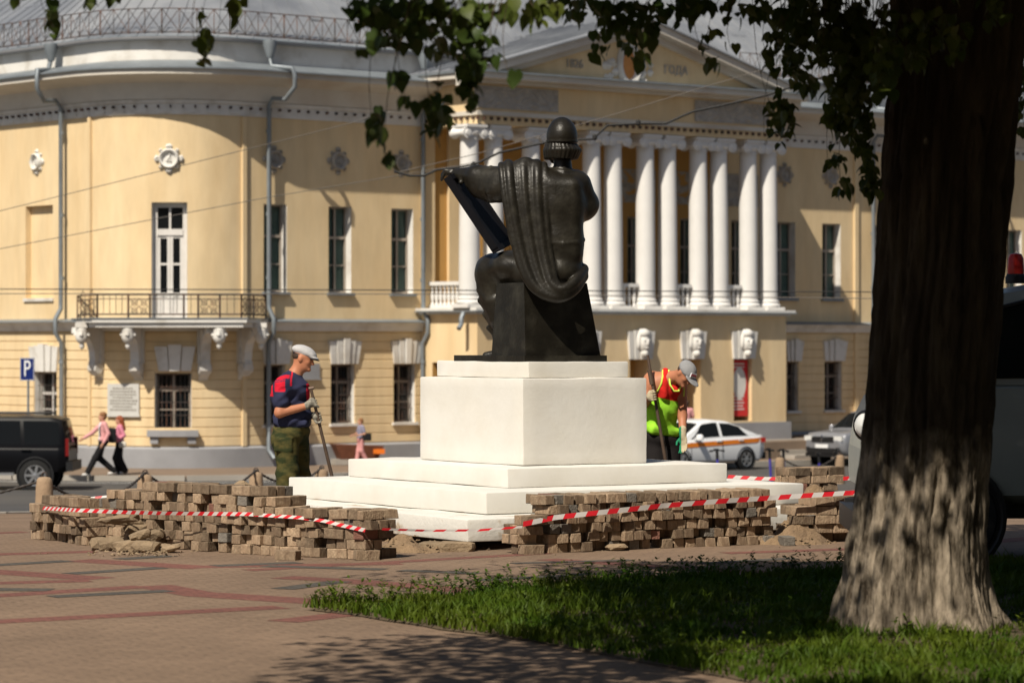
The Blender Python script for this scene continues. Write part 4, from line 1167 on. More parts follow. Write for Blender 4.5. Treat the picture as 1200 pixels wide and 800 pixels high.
# hips on the seat, thighs forward-left, robe over knees and shins
ca(S(632,320,0.1), S(583,318,0.55), 0.20, 0.165, 0.08)
ca(S(650,322,0.2), S(600,322,0.75), 0.20, 0.16, 0.08)
el(S(577,322,0.55), (0.15,0.22,0.19), 0.06); el(S(600,312,0.35), (0.22,0.25,0.14), 0.08); ca(S(574,318,0.45), S(583,372,0.42), 0.13, 0.085, 0.06)
ca(S(577,322,0.58), S(589,392,0.62), 0.155, 0.10, 0.06)
ca(S(600,325,0.75), S(604,395,0.8), 0.16, 0.10, 0.06)
ca(S(567,310,0.52), S(570,352,0.56), 0.05, 0.045, 0.05)
for (a, b, c, r) in (((562,340,.5),(576,352,.42),(604,334,.30),0.032), ((563,352,.52),(580,372,.44),(600,356,.36),0.03), ((568,368,.54),(584,388,.48),(600,376,.42),0.026),
                     ((566,320,.5),(590,330,.36),(612,330,.2),0.03), ((572,384,.56),(586,398,.52),(600,392,.48),0.022)):
    ca(S(*a), S(*b), r, r*1.2, 0.035); ca(S(*b), S(*c), r*1.2, r, 0.035)
# robe folds hanging over the knees
for pts, r in ((((566,312,.46),(562,335,.44),(572,352,.38),(592,346,.30),(612,330,.26)), .030), (((563,330,.48),(567,355,.44),(582,366,.38),(600,352,.32)), .026), (((568,350,.5),(576,378,.46),(592,384,.42),(604,372,.38)), .024), (((574,372,.54),(584,396,.5),(596,402,.48)), .022), (((590,302,.2),(606,312,.10),(622,322,-.02)), .030)):
    pr.append(('ch', [S(*p) for p in spline(pts, 4)], r, 0.03))
# foot
ca(S(592,414,0.62), S(570,417,0.66), 0.052, 0.04, 0.03)
# mantle: bundle of folds from the left shoulder down the back, swinging round under the right hip
rgm = random.Random(11)
NF = 7
FR = [0.030, 0.046, 0.028, 0.040, 0.026, 0.048, 0.030]; FT = [0, 0.17, 0.36, 0.50, 0.66, 0.82, 1.0]
for i in range(NF):
    t = FT[i]
    pts = [(588+50*t, 197-3*math.sin(t*3), 0.10), (587+51*t, 193.5-2*math.sin(t*3), -0.02), (588+51*t, 203, -0.125), (591+48*t, 228, -0.180), (597+44*t, 262, -0.200), (604+40*t, 293, -0.220),
           (611+37*t, 316-2*t, -0.245), (622+29*t, 336-7*t, -0.27), (638+19*t, 348-12*t, -0.285), (656+9*t, 351-16*t, -0.275), (673+3*t, 342-17*t, -0.19), (684, 326-13*t, -0.04)]
    pr.append(('ch', [S(*p) for p in spline(pts, 4)], FR[i], 0.014))
el(S(616,245,-0.045), (0.19,0.12,0.48), 0.04)
# belt line
for a, b in (((640,284,-.200),(660,285.5,-.205)), ((660,285.5,-.205),(675,284,-.175)), ((675,284,-.175),(683,281,-.07))): ca(S(*a), S(*b), 0.026, 0.026, 0.006)
body = sdf_build('figure_body', pr, 0.0105, M_bronze, statue, it=1)
# head with cap of hair, headband and the rolled hair below it
pr = []
el(S(658.5,160,0.02), (0.143,0.165,0.172), 0.02); el(S(658.0,173,0.04), (0.135,0.15,0.13), 0.03); el(S(658.5,149.5,0.02), (0.080,0.090,0.080), 0.05)
ca(S(655,176,0.10), S(650,186,0.16), 0.08, 0.05, 0.04)
head = sdf_build('head', pr, 0.012, M_bronze, statue, it=1)
pr = []
c = np.array(S(657.5,177,0.03))
for k in range(26):                      # thick curls under the band, each a vertical roll
    a = 2*math.pi*k/26; rad = 0.128; d = v_ = np.array((math.cos(a), math.sin(a)*1.1, 0.0))
    pr.append(('c', c+d*rad+np.array((0,0,0.062)), c+d*(rad+0.022)+np.array((0.012,0,0.005)), 0.018, 0.026, 0.006)); pr.append(('c', c+d*(rad+0.026)+np.array((0.012,0,0.005)), c+d*(rad+0.012)+np.array((0,0,-0.062)), 0.026, 0.020, 0.006))
sdf_build('rolled_hair', pr, 0.008, M_bronze, head, it=1)
bd = MB(); rows = []
c = Vector(S(658.5,165.5,0.02))
for k in range(33):
    a = 2*math.pi*k/32; rows.append([c+Vector((math.cos(a)*q, math.sin(a)*q*1.13, z)) for q, z in ((0.138,-0.018),(0.147,-0.012),(0.147,0.006),(0.138,0.012))])
bd.grid(rows); bd.build('headband', M_bronze, head, 40)
# left hand laid over the top edge of the panel: palm, four fingers, thumb
pr = []
el(S(529,203,0.44), (0.055,0.07,0.035), 0.02)
for i in range(4):
    a = S(531-1.5*i,200+1.2*i,0.40+0.035*i); b = S(522-1.0*i,200+1.5*i,0.42+0.035*i); c = S(519-0.5*i,208+1.0*i,0.42+0.035*i)
    ca(a, b, 0.021, 0.018, 0.012); ca(b, c, 0.018, 0.014, 0.012)
ca(S(533,207,0.36), S(536,216,0.37), 0.022, 0.017, 0.015)
sdf_build('hand', pr, 0.007, M_bronze, statue, it=1)
# the panel: a board seen nearly edge-on, leaning on the knee
a, b = Vector(S(532,206,0.42)), Vector(S(588,290,0.42))
e1 = (b-a).normalized(); e2 = Vector((0.26*0.83, 0.96, 0.26*0.55)); e2 = (e2-e1*e2.dot(e1)).normalized(); e3 = e1.cross(e2)
M = Matrix((e1, e2, e3)).transposed().to_4x4(); M.translation = (a+b)/2+e2*0.08
bm_ = MB(); Lb = (b-a).length+0.02; bm_.box((0,0,0), (Lb,0.62,0.03), M)
for sx in (-1, 1): bm_.box((sx*(Lb/2-0.02),0,0.0), (0.05,0.66,0.075), M)
for sy in (-1, 1): bm_.box((0,sy*0.315,0.0), (Lb-0.06,0.045,0.07), M)
bm_.build('held_panel', [M_board], statue)
# seat block with sloping sides, and the plate under it
def base_pt(px, py, Y): 
    p = P(px, py, Y); return Vector((p.x-(640-600)/SS, p.y-STY, p.z-ZTOP))
sbm = MB()
f0 = base_pt(616, 423.5, 28.75); f0.z = 0.002
def up(px, py, ref): return base_pt(px, py, ref.y+STY)
lu = 0.83; lv = 0.60
b00 = f0; b10 = f0+MU*lu; b11 = b10+MV*lv; b01 = f0+MV*lv
h = EYE-(331-400)/FPX*28.85-ZTOP
cen = (b00+b11)/2
top = [Vector((p.x+(cen.x-p.x)*0.10+0.0, p.y+(cen.y-p.y)*0.10, h)) for p in (b00, b10, b11, b01)]
top[0].x = b00.x-0.015; top[1] = top[1]-MU*0.10; top[2] = top[2]-MU*0.10
bot = [b00, b10, b11, b01]
for i in range(4):
    a, b, c, d = bot[i], bot[(i+1) % 4], top[(i+1) % 4], top[i]
    rows = []
    for j in range(9):
        t = j/8; rows.append([(a.lerp(d, t)).lerp(b.lerp(c, t), k/8) for k in range(9)])
    sbm.grid(rows)
sbm.add(top, [(0,1,2,3)]); sbm.add(bot, [(3,2,1,0)])
sbm.build('seat_block', M_bronze, statue)
pl = MB(); q = [f0-MU*0.03-MV*0.03, f0+MU*(lu+0.04)-MV*0.03, f0+MU*(lu+0.04)+MV*1.22, f0-MU*0.03+MV*1.22]
for p in q: p.z = 0
pl.hexa([p+Vector((0,0,0.0)) for p in q]+[p+Vector((0,0,0.055)) for p in q]); 
pl.build('base_plate', M_bronze, statue)

# ================================================================== STACKED PAVERS
def brick_meshes():
    out = []
    for k in range(9):
        rg = random.Random(100+k); L_, W_, H_ = 0.198, 0.098, 0.078
        if k == 8: L_ = 0.12
        bm = bmesh.new(); bmesh.ops.create_cube(bm, size=1)
        for v in bm.verts: v.co = Vector((v.co.x*W_, v.co.y*L_, v.co.z*H_))
        bmesh.ops.bevel(bm, geom=bm.edges[:], offset=0.0045, segments=1, affect='EDGES')
        for v in bm.verts:
            v.co += Vector((rg.uniform(-1,1), rg.uniform(-1,1), rg.uniform(-1,1)))*0.0028
            if k in (3, 6) and v.co.x > 0.03 and v.co.z > 0.02: v.co *= 0.90      # knocked corner
        me = bpy.data.meshes.new('brick'); bm.to_mesh(me); bm.free()
        me.materials.append([M_brick, M_brick, M_brickg, M_brick, M_brick, M_brickr, M_brick, M_brick, M_brick][k]); out.append(me)
    return out
BRK = brick_meshes()
rb = random.Random(21)
def pick_brick(): 
    r = rb.random(); return BRK[rb.choice((0,1,3,4,6,7)) if r < 0.90 else (2 if r < 0.93 else (5 if r < 0.95 else 8))]
def brick(parent, p, yaw, tilt=0.0, roll=0.0):
    o = bpy.data.objects.new('brick', pick_brick()); col.objects.link(o); o.parent = parent
    o.location = Vector(p)-parent.location; o.rotation_euler = (tilt, roll, yaw+rb.choice((0, math.pi)))
    return o
HB = 0.0795
def brick_pile(label, pts, prof, mode, group='stacks of lifted pavers round the pedestal', back=True, gz=0.0):
    """pts: picture points of the front foot of the stack; prof(t): courses; mode(c,t): 'h' end-on or 's' lengthwise"""
    Q = [Vector(p) for p in pts]
    seg_ = [(b-a).length for a, b in zip(Q, Q[1:])]; T = sum(seg_)
    root = thing('brick_pile', label, 'brick pile', (Q[0]+Q[-1])/2, 0, group)
    def at(d):
        d = max(0, min(T, d))
        for a, b, l in zip(Q, Q[1:], seg_):
            if d <= l+1e-6: 
                e = (b-a).normalized(); return a+e*d, e
            d -= l
        e = (Q[-1]-Q[-2]).normalized(); return Q[-1].copy(), e
    for c in range(9):
        d = rb.uniform(-0.02, 0.05)
        drift = rb.uniform(-0.012, 0.012)
        while d < T:
            md = mode(c, d/T); w = 0.102 if md == 'h' else 0.203
            n = prof(min(1, (d+w/2)/T))
            if c+1 <= n+0.3 and d+w <= T+0.1:
                p, e = at(d+w/2); nr = Vector((-e.y, e.x, 0)); yaw = math.atan2(e.y, e.x)
                j = rb.gauss(0, 0.017)+drift
                if md == 'h':
                    dep = 0.105+j; ya = yaw+rb.gauss(0, 0.10)
                else:
                    dep = 0.055+j*0.7; ya = yaw+math.pi/2+rb.gauss(0, 0.03)
                if rb.random() < 0.05 and c+1 < n-0.5: dep += 0.08
                if not (0 < c+1 < n-0.5 and rb.random() < 0.02):
                    brick(root, p+nr*dep+Vector((0,0,gz+HB*c+HB/2+rb.uniform(-.001,.002))), ya, rb.gauss(0, 0.02), rb.gauss(0, 0.025))
                if back and (c+1 >= n-1.5 or d < 0.12 or d > T-0.22) and rb.random() < 0.8 and md == 'h':
                    brick(root, p+nr*(0.31+j)+Vector((0,0,gz+HB*c+HB/2)), ya)
                if back and md == 's' and (c+1 >= n-1.5 or d < 0.12 or d > T-0.22):
                    brick(root, p+nr*(0.165+j)+Vector((0,0,gz+HB*c+HB/2)), ya)
                    if rb.random() < 0.7: brick(root, p+nr*(0.27+j)+Vector((0,0,gz+HB*c+HB/2)), ya)
            d += w+rb.choice((0.0, 0.002, 0.003, 0.006, 0.014))
    return root
def lin(*kv):
    def f(t):
        for (a, va), (b, vb) in zip(kv, kv[1:]):
            if t <= b: return va+(vb-va)*(t-a)/(b-a) if b > a else vb
        return kv[-1][1]
    return f
def H(c, t): return 'h'
GR = 'stacks of lifted pavers round the pedestal'
brick_pile('low ragged end of the paver stack, farthest from the pedestal on the left side', [G(36,631), G(98,639)], lin((0,3.8),(0.2,4.8),(0.8,5.3),(1,5.2)), lambda c, t: 's' if (c >= 3 or (c == 0 and t < .45)) else 'h', GR)
brick_pile('highest jumbled run of pavers behind broken slabs, behind the tape left of the pedestal', [G(104,637), G(180,642), G(262,647)], lin((0,5.2),(0.25,6.1),(0.40,7.1),(0.8,7.2),(1,7.1)), lambda c, t: 's' if c >= 6 else 'h', GR)
brick_pile('paver stack with sinking courses, in front of the man in the flat cap', [G(266,648), G(325,651), G(368,653)], lin((0,6.8),(0.12,7.2),(0.40,7.1),(0.47,6.3),(0.55,6.1),(0.60,5.2),(1,5.1)), lambda c, t: 's' if (c >= 6 or (c == 0 and t > 0.62)) else 'h', GR)
brick_pile('neat five course end of the left stack, by the pedestal corner', [G(378,653.5), G(425,656)], lin((0,5.1),(1,5.3)), lambda c, t: 's' if (c+int(t*2)) % 2 == 0 else 'h', GR)
brick_pile('long even wall of pavers laid end-on below the right face of the pedestal', [G(640,648.5), G(760,643), G(903,637.5)], lin((0,6.1),(0.50,6.1),(1,6.5)), H, GR)
brick_pile('short four course stub of pavers at the pedestal corner, left end of the right wall', [G(613,650), G(638,649)], lin((0,4.1),(1,4.1)), lambda c, t: 's', GR)
brick_pile('square stack of lengthwise pavers between the soil heap and the tree trunk', [G(931,636.5), G(1003,634.5)], lin((0,2.6),(0.12,4.2),(0.3,5.3),(1,5.3)), lambda c, t: 's', GR)
def W(px, Y): return Vector(((px-600)/FPX*Y, Y, 0))
brick_pile('farther paver stack behind the white step, in front of the silver car', [W(928,31.0), W(992,31.4)], lin((0,7.2),(1,7.2)), lambda c, t: 's', GR, gz=-0.05)
brick_pile('low row of a few pavers beyond the right end of the pedestal steps', [W(868,32.5), W(912,32.8)], lin((0,5.1),(1,5.1)), lambda c, t: 's', GR, gz=-0.115)
# fallen single pavers in front of the stacks
for i, (px, py, yw, lb) in enumerate(((430,655,0.3,'single grey-brown paver lying loose at the foot of the neat stack end'), (921,638,0.2,'dark paver standing alone beside the sandy soil heap'), (338,655,-0.5,'loose paver lying lengthwise at the foot of the sinking stack'))):
    o = link('loose_paver', BRK[2] if i == 1 else BRK[0], None, G(px, py)+Vector((0,-0.06,0.04)), (0.02, 0, yw+math.pi/2 if i != 1 else yw)); tag(o, lb, 'paver', 'pavers fallen from the stacks')

# soil, rubble, spalled stones
def mound(label, c, rx, ry, h, m, seed, n=28, name='soil_heap', peb=70, mp_=None):
    from mathutils import noise
    mb = MB(); rows = []; rg = random.Random(seed)
    for i in range(n+1):
        row = []
        for j in range(n+1):
            x, y = (i/n*2-1), (j/n*2-1); d = math.hypot(x, y)
            z = max(0, 1-d)**0.9*h*(0.75+0.6*noise.noise(Vector((x*2.3+seed, y*2.3, 0))))+0.05*h*noise.noise(Vector((x*9, y*9, seed)))-0.008
            row.append((x*rx, y*ry, z))
        rows.append(row)
    mb.grid(rows)
    for k in range(peb):
        a = rg.uniform(0, 6.28); d = rg.random()**0.6*1.1; x, y = math.cos(a)*d*rx, math.sin(a)*d*ry; r_ = rg.uniform(0.008, 0.022)
        z = max(0, 1-d)**0.9*h*0.8
        pts = [Vector((x+rg.uniform(-1,1)*r_, y+rg.uniform(-1,1)*r_, z+rg.uniform(-0.3,1)*r_)) for _ in range(6)]
        mb.add([Vector((x-r_,y,z)), Vector((x,y-r_,z)), Vector((x+r_,y,z)), Vector((x,y+r_,z)), Vector((x+rg.uniform(-.3,.3)*r_,y,z+r_*rg.uniform(.6,1.2)))], [(0,1,4),(1,2,4),(2,3,4),(3,0,4)])
    o = mb.build(name, m, None, None, c); return tag(o, label, None, None, 'stuff')
mound(None, G(480,646)+Vector((0,0.15,0)), 0.42, 0.35, 0.17, M_dirt, 1)
mound(None, G(916,638)+Vector((0.05,0.28,0)), 0.42, 0.32, 0.26, M_dirt, 2)
mound(None, G(560,645)+Vector((0,0.32,0)), 0.75, 0.25, 0.06, M_ddirt, 3)
mound(None, W(962,30.6), 0.5, 0.35, 0.42, M_dirt, 4)
mound(None, W(868,28.8), 0.7, 0.4, 0.10, M_dirt, 5)
mound(None, W(285,28.9), 0.5, 0.3, 0.52, M_rubble, 6, peb=120)
mound(None, W(200,28.3), 0.45, 0.3, 0.45, M_rubble, 8, peb=80)
def stone_mesh(seed, sx, sy, sz):
    rg = random.Random(seed); bm = bmesh.new(); bmesh.ops.create_icosphere(bm, subdivisions=2, radius=1)
    for v in bm.verts:
        q = Vector((math.copysign(abs(v.co.x)**0.6, v.co.x), math.copysign(abs(v.co.y)**0.6, v.co.y), math.copysign(abs(v.co.z)**0.5, v.co.z)))
        q *= rg.uniform(0.82, 1.08); v.co = Vector((q.x*sx, q.y*sy, q.z*sz))
    me = bpy.data.meshes.new('stone'); bm.to_mesh(me); bm.free(); me.materials.append(M_rubble); return me
rub = thing('rubble_heap', 'broken concrete slabs and chunks lying in front of the tall left paver stack', 'rubble', G(155,645))
rg = random.Random(4)
for (px, py, zz, sx, sy, sz, tilt) in ((140,643,.25,.20,.09,.035,.12), (120,643,.05,.12,.08,.055,0), (131,645,.06,.12,.07,.06,.2), (160,641,.16,.11,.08,.05,0), (178,640,.2,.12,.08,.06,-.2), (150,646,.05,.13,.09,.05,.1),
        (172,647,.05,.13,.08,.05,0), (165,646,.14,.10,.07,.04,.3), (190,646,.03,.11,.08,.035,0), (200,647,.035,.09,.07,.03,.2), (147,641,.22,.16,.08,.04,-.1), (183,643,.12,.08,.06,.05,.4)):
    link('chunk', stone_mesh(int(px*3), sx, sy, sz), rub, G(px, py)-rub.location+Vector((0,-0.02,zz)), (rg.uniform(-.2,.2), -tilt, rg.uniform(-.6,.6)))
bits = MB()
for k in range(130):
    g = G(rg.gauss(165, 26), rg.uniform(645, 652)); r_ = rg.uniform(0.008, 0.03)
    bits.add([g+Vector((rg.uniform(-1,1)*r_, rg.uniform(-1,1)*r_, rg.uniform(0,1)*r_)) for _ in range(4)]+[g+Vector((0,0,r_))], [(0,1,4),(1,2,4),(2,3,4),(3,0,4),(0,2,1),(0,3,2)])
for k in range(90):
    g = G(rg.uniform(40, 1000), rg.uniform(641, 662)); r_ = rg.uniform(0.005, 0.014)
    bits.add([g+Vector((rg.uniform(-1,1)*r_, rg.uniform(-1,1)*r_, rg.uniform(0,1)*r_)) for _ in range(4)]+[g+Vector((0,0,r_))], [(0,1,4),(1,2,4),(2,3,4),(3,0,4),(0,2,1),(0,3,2)])
tag(bits.build('rubble_bits', M_rubble), None, None, None, 'stuff')
for i, (px, py, sx, lb) in enumerate(((507,646,.13,'pale rounded stone in the gap under the lowest step'), (535,646,.17,'broad flat stone half under the lowest pedestal step'), (722,645,.10,'flat pale stone chip leaning at the foot of the long paver wall'))):
    o = link('stone', stone_mesh(50+i, sx, 0.09, 0.055 if i < 2 else 0.03), None, G(px, py)+Vector((0,0.05,0.03))); tag(o, lb, 'stone', 'loose stones by the pedestal')
# ---------------------------------------------------------------- red and white barrier tape
M_tr = mat('tape_red', (0.62, 0.02, 0.03), 0.4, var=0.05, trans=0.2); M_tw = mat('tape_white', (0.60, 0.56, 0.53), 0.4, var=0.03, trans=0.2)
def tape(label, pts, width=0.05, twist=0.3, pitch=0.075):
    pts = [Vector(p) for p in pts]; dense = []
    for a, b in zip(pts, pts[1:]):
        n = max(1, int((b-a).length/0.02)); dense += [a.lerp(b, i/n) for i in range(n)]
    dense.append(pts[-1]); mb = MB(); L_ = 0; rows = []
    for i, p in enumerate(dense):
        e = (dense[min(i+1, len(dense)-1)]-dense[max(i-1, 0)]).normalized()
        an = twist*math.sin(L_*2.1+1)+0.15
        upv = Vector((0, math.sin(an), math.cos(an))); upv = (upv-e*upv.dot(e)).normalized()*width/2
        rows.append((p, upv, L_, e))
        if i+1 < len(dense): L_ += (dense[i+1]-p).length
    tot = rows[-1][2]; k = 0; x = 0
    def at(l):
        l = max(0, min(tot, l))
        for a, b in zip(rows, rows[1:]):
            if l <= b[2]+1e-9:
                t = (l-a[2])/max(b[2]-a[2], 1e-9); return a[0].lerp(b[0], t), a[1].lerp(b[1], t)
        return rows[-1][0], rows[-1][1]
    while x < tot:
        for h_ in range(3):
            u0, u1 = x+pitch*h_/3, x+pitch*(h_+1)/3
            sl = 0.035
            (p0, a0), (p1, a1) = at(u0-sl/2), at(u1-sl/2); (q0, c0), (q1, c1) = at(u0+sl/2), at(u1+sl/2)
            mb.add([p0-a0, p1-a1, q1+c1, q0+c0], [(0,1,2,3)], k % 2)
        x += pitch; k += 1
    return tag(mb.build('barrier_tape', [M_tr, M_tw], None, 60), label, 'barrier tape', 'red and white tape round the works')
def TP(px, py, base, d=0.14):
    """tape point hanging d metres before the stack foot seen at base=(px,py)"""
    Y = G(*base).y-d; return P(px, py, Y)
tape('tape sagging along the front of the left paver stacks', [TP(50,595,(50,633),.06), TP(90,597.5,(98,639),.12), TP(150,600,(150,640),.30), TP(190,601,(190,643),.24), TP(235,601.5,(235,646),.06), TP(290,602,(290,649),.06), TP(350,606,(350,652),.06), TP(380,610,(380,653),.06), TP(400,615,(400,654),.05), TP(428,621,(428,656),.06)], 0.032, 0.6, 0.052)
tape('thin taut tape crossing bare white steps between two stacks', [TP(447,619.5,(455,657),.0), TP(500,621.5,(500,652),.1), TP(560,621,(560,650),.1), TP(612,617,(613,650),.05)], 0.018, 0.2, 0.10)
tape('tape rising along the front of the long right paver wall to the trunk', [TP(612,614,(613,650),.06), TP(650,606,(650,648),.05), TP(700,600.5,(700,646),.05), TP(780,592,(780,642),.05), TP(850,586.5,(850,640),.06), TP(905,583,(903,637.5),.06), TP(950,580,(950,636),.08), TP(1000,577,(1000,634),.10), TP(1022,576,(1003,634),.12)], 0.042, 0.25, 0.11)
tape('tape behind the pedestal far left, seen over the stacks', [P(60,591,33), P(110,584,33), P(150,580,33), P(175,577,33.2), P(245,573,33.6), P(318,572,34)], 0.045, 0.3)
tape('tape behind the pedestal far right, beyond the last step', [P(852,558,33), P(890,560.5,33), P(935,561,33), P(985,560.5,33), P(1040,558,33)], 0.040, 0.3)

# ================================================================== PEOPLE
M_skin = mat('sunburnt_skin', (0.42, 0.17, 0.09), 0.55, var=0.10, vscale=9, spec=0.35)
M_skin2 = mat('light_skin', (0.50, 0.26, 0.17), 0.55, var=0.06, vscale=9, spec=0.35)
def cloth(n, c, **k): return mat(n, c, 0.9, var=k.pop('var', 0.12), vscale=9, bump=0.3, bscale=18, spec=0.15, **k)
M_navy = cloth('navy_jersey', (0.024, 0.027, 0.058)); M_redc = cloth('red_jersey', (0.50, 0.012, 0.03)); M_camo = cloth('camouflage_cloth', (0.080, 0.068, 0.022), c2=(0.026, 0.033, 0.012), c2scale=7, c2amt=0.5, c2sharp=0.06, stretch=(0.7, 0.7, 1.5))
M_capw = cloth('pale_grey_cap_cloth', (0.40, 0.395, 0.40)); M_capg = cloth('grey_cap_cloth', (0.24, 0.24, 0.245)); M_glove = cloth('grey_work_glove', (0.13, 0.12, 0.10), c2=(0.3, 0.28, 0.23), c2scale=30, c2amt=0.4)
M_glove2 = cloth('cream_work_glove', (0.44, 0.37, 0.25)); M_greeng = cloth('green_glove_palm', (0.02, 0.20, 0.10)); M_lime = cloth('lime_vest_cloth', (0.30, 0.64, 0.04)); M_redv = cloth('red_vest_cloth', (0.55, 0.02, 0.015))
M_piping = cloth('yellow_piping', (0.62, 0.78, 0.12)); M_bshorts = cloth('black_shorts_cloth', (0.012, 0.010, 0.010)); M_blackc = cloth('black_trousers_cloth', (0.014, 0.013, 0.014))
M_pink = cloth('pink_shirt_cloth', (0.62, 0.30, 0.30)); M_pink2 = cloth('rose_jacket_cloth', (0.62, 0.22, 0.30)); M_whitec = cloth('white_tee_cloth', (0.68, 0.68, 0.70)); M_rose = cloth('pink_trousers_cloth', (0.55, 0.26, 0.25))
M_violet = cloth('blue_grey_blouse_cloth', (0.22, 0.21, 0.28)); M_hairr = mat('red_hair', (0.24, 0.06, 0.02), 0.6, var=0.3, vscale=20); M_hairb = mat('brown_hair', (0.05, 0.03, 0.02), 0.6, var=0.3, vscale=20); M_hairg = mat('ginger_hair', (0.22, 0.10, 0.04), 0.6, var=0.3, vscale=20)
M_shoe = mat('white_shoe', (0.62, 0.60, 0.57), 0.6, var=0.08); M_bshoe = mat('dark_shoe', (0.03, 0.025, 0.02), 0.6); M_bag = mat('black_bag', (0.014, 0.013, 0.014), 0.6); M_wbag = mat('cream_bag', (0.62, 0.58, 0.50), 0.5)
M_eye = mat('dark_eye', (0.02, 0.015, 0.012), 0.3)
def v3(*a): return np.array(a, float)
def frame(fwd, upv):
    f = np.array(fwd, float); u = np.array(upv, float); u /= np.linalg.norm(u); f = f-u*(f @ u); f /= np.linalg.norm(f); s = np.cross(u, f)
    return np.stack([f, s, u], 1)          # columns: forward, side (left), up
def head_prims(H, fr, k=1.0):
    f, s, u = fr[:,0], fr[:,1], fr[:,2]; H = np.array(H, float); p = []
    p += [('e', H+u*0.025*k, (0.098*k, 0.076*k, 0.098*k), fr, 0.02), ('e', H+f*0.030*k-u*0.055*k, (0.066*k, 0.056*k, 0.075*k), fr, 0.03)]
    p += [('c', H+f*0.088*k+u*0.012*k, H+f*0.112*k-u*0.030*k, 0.010*k, 0.015*k, 0.012), ('c', H+f*0.082*k+s*0.03*k+u*0.028*k, H+f*0.082*k-s*0.03*k+u*0.028*k, 0.014*k, 0.014*k, 0.012)]
    p += [('e', H+f*0.088*k-u*0.092*k, (0.020*k, 0.028*k, 0.020*k), fr, 0.015), ('c', H+f*0.086*k+s*0.02*k-u*0.062*k, H+f*0.086*k-s*0.02*k-u*0.062*k, 0.008*k, 0.008*k, 0.006)]
    for q in (-1, 1): p += [('e', H-f*0.004*k+s*q*0.076*k-u*0.008*k, (0.022*k, 0.010*k, 0.034*k), fr, 0.006), ('e', H+f*0.066*k+s*q*0.036*k-u*0.026*k, (0.02*k, 0.02*k, 0.018*k), fr, 0.02)]
    return p
def eyes(parent, H, fr, k=1.0):
    for q in (-1, 1):
        c = np.array(H)+fr[:,0]*0.089*k+fr[:,1]*q*0.030*k+fr[:,2]*0.006*k
        m = MB(); m.lathe([(0.001,-0.008),(0.008,-0.004),(0.009,0.002),(0.006,0.007),(0.001,0.009)], 8, Matrix.Translation(Vector(c)) @ Matrix.Scale(k, 4)); m.build('eye', M_eye, parent, 60)
def grip(p, c, axis, palm, r=0.016, k=1.0):
    """hand closed round a bar: palm on the side 'palm', four unequal fingers curling round, thumb from the palm's side"""
    c = np.array(c, float); a = np.array(axis, float); a /= np.linalg.norm(a); n = np.array(palm, float); n = n-a*(n @ a); n /= np.linalg.norm(n); t = np.cross(a, n)
    fr = np.stack([n, t, a], 1)
    p.append(('e', c+n*(r+0.014*k)+t*0.0, (0.017*k, 0.034*k, 0.046*k), fr, 0.012))
    for i, ln in enumerate((0.92, 1.0, 0.95, 0.8)):
        o = a*(0.033-0.022*i)*k; rr = r+0.010*k
        ang = [0.75, 1.6, 2.5, 3.3*ln+0.1]
        q = [c+o+(n*math.cos(g)+t*math.sin(g))*(rr+(0.008 if j == 0 else 0))*1.0 for j, g in enumerate(ang)]
        q.insert(0, c+o+n*(r+0.018*k)+t*0.022*k)
        for j in range(len(q)-1): p.append(('c', q[j], q[j+1], (0.0102-0.0006*j)*k, (0.0098-0.0006*j)*k, 0.004))
    q = [c+n*(r+0.014*k)-t*0.024*k+a*0.030*k, c-t*(r+0.012*k)+a*0.048*k+n*0.006*k, c-t*(r+0.002*k)*0.5-n*(r+0.008*k)+a*0.050*k]
    for j in range(2): p.append(('c', q[j], q[j+1], (0.0125-0.001*j)*k, (0.0115-0.001*j)*k, 0.006))
def open_hand(p, wrist, d, palm, k=1.0, curl=0.5):
    """relaxed hand: palm, four unequal bent fingers, thumb from the side of the palm"""
    w = np.array(wrist, float); d = np.array(d, float); d /= np.linalg.norm(d); n = np.array(palm, float); n = n-d*(n @ d); n /= np.linalg.norm(n); t = np.cross(d, n); fr = np.stack([d, t, n], 1)
    p.append(('e', w+d*0.048*k, (0.052*k, 0.040*k, 0.016*k), fr, 0.012)); p.append(('c', w-d*0.02*k, w+d*0.02*k, 0.026*k, 0.028*k, 0.015))
    for i, ln in enumerate((0.92, 1.0, 0.95, 0.78)):
        b = w+d*0.090*k+t*(0.030-0.020*i)*k; l = 0.030*ln*k; c1 = curl
        b1 = b+(d*math.cos(c1*.5)+n*math.sin(c1*.5))*l*1.2; b2 = b1+(d*math.cos(c1*1.3)+n*math.sin(c1*1.3))*l; b3 = b2+(d*math.cos(c1*2)+n*math.sin(c1*2))*l*0.8
        for x, y, r_ in ((b, b1, .0098), (b1, b2, .0088), (b2, b3, .0078)): p.append(('c', x, y, r_*k, (r_-.0008)*k, 0.004))
    b = w+d*0.03*k+t*0.034*k; b1 = b+(d*0.7+t*0.6+n*0.3)*0.036*k; b2 = b1+(d*0.9+n*0.4)*0.030*k
    p.append(('c', b, b1, .0125*k, .011*k, 0.006)); p.append(('c', b1, b2, .011*k, .009*k, 0.004))

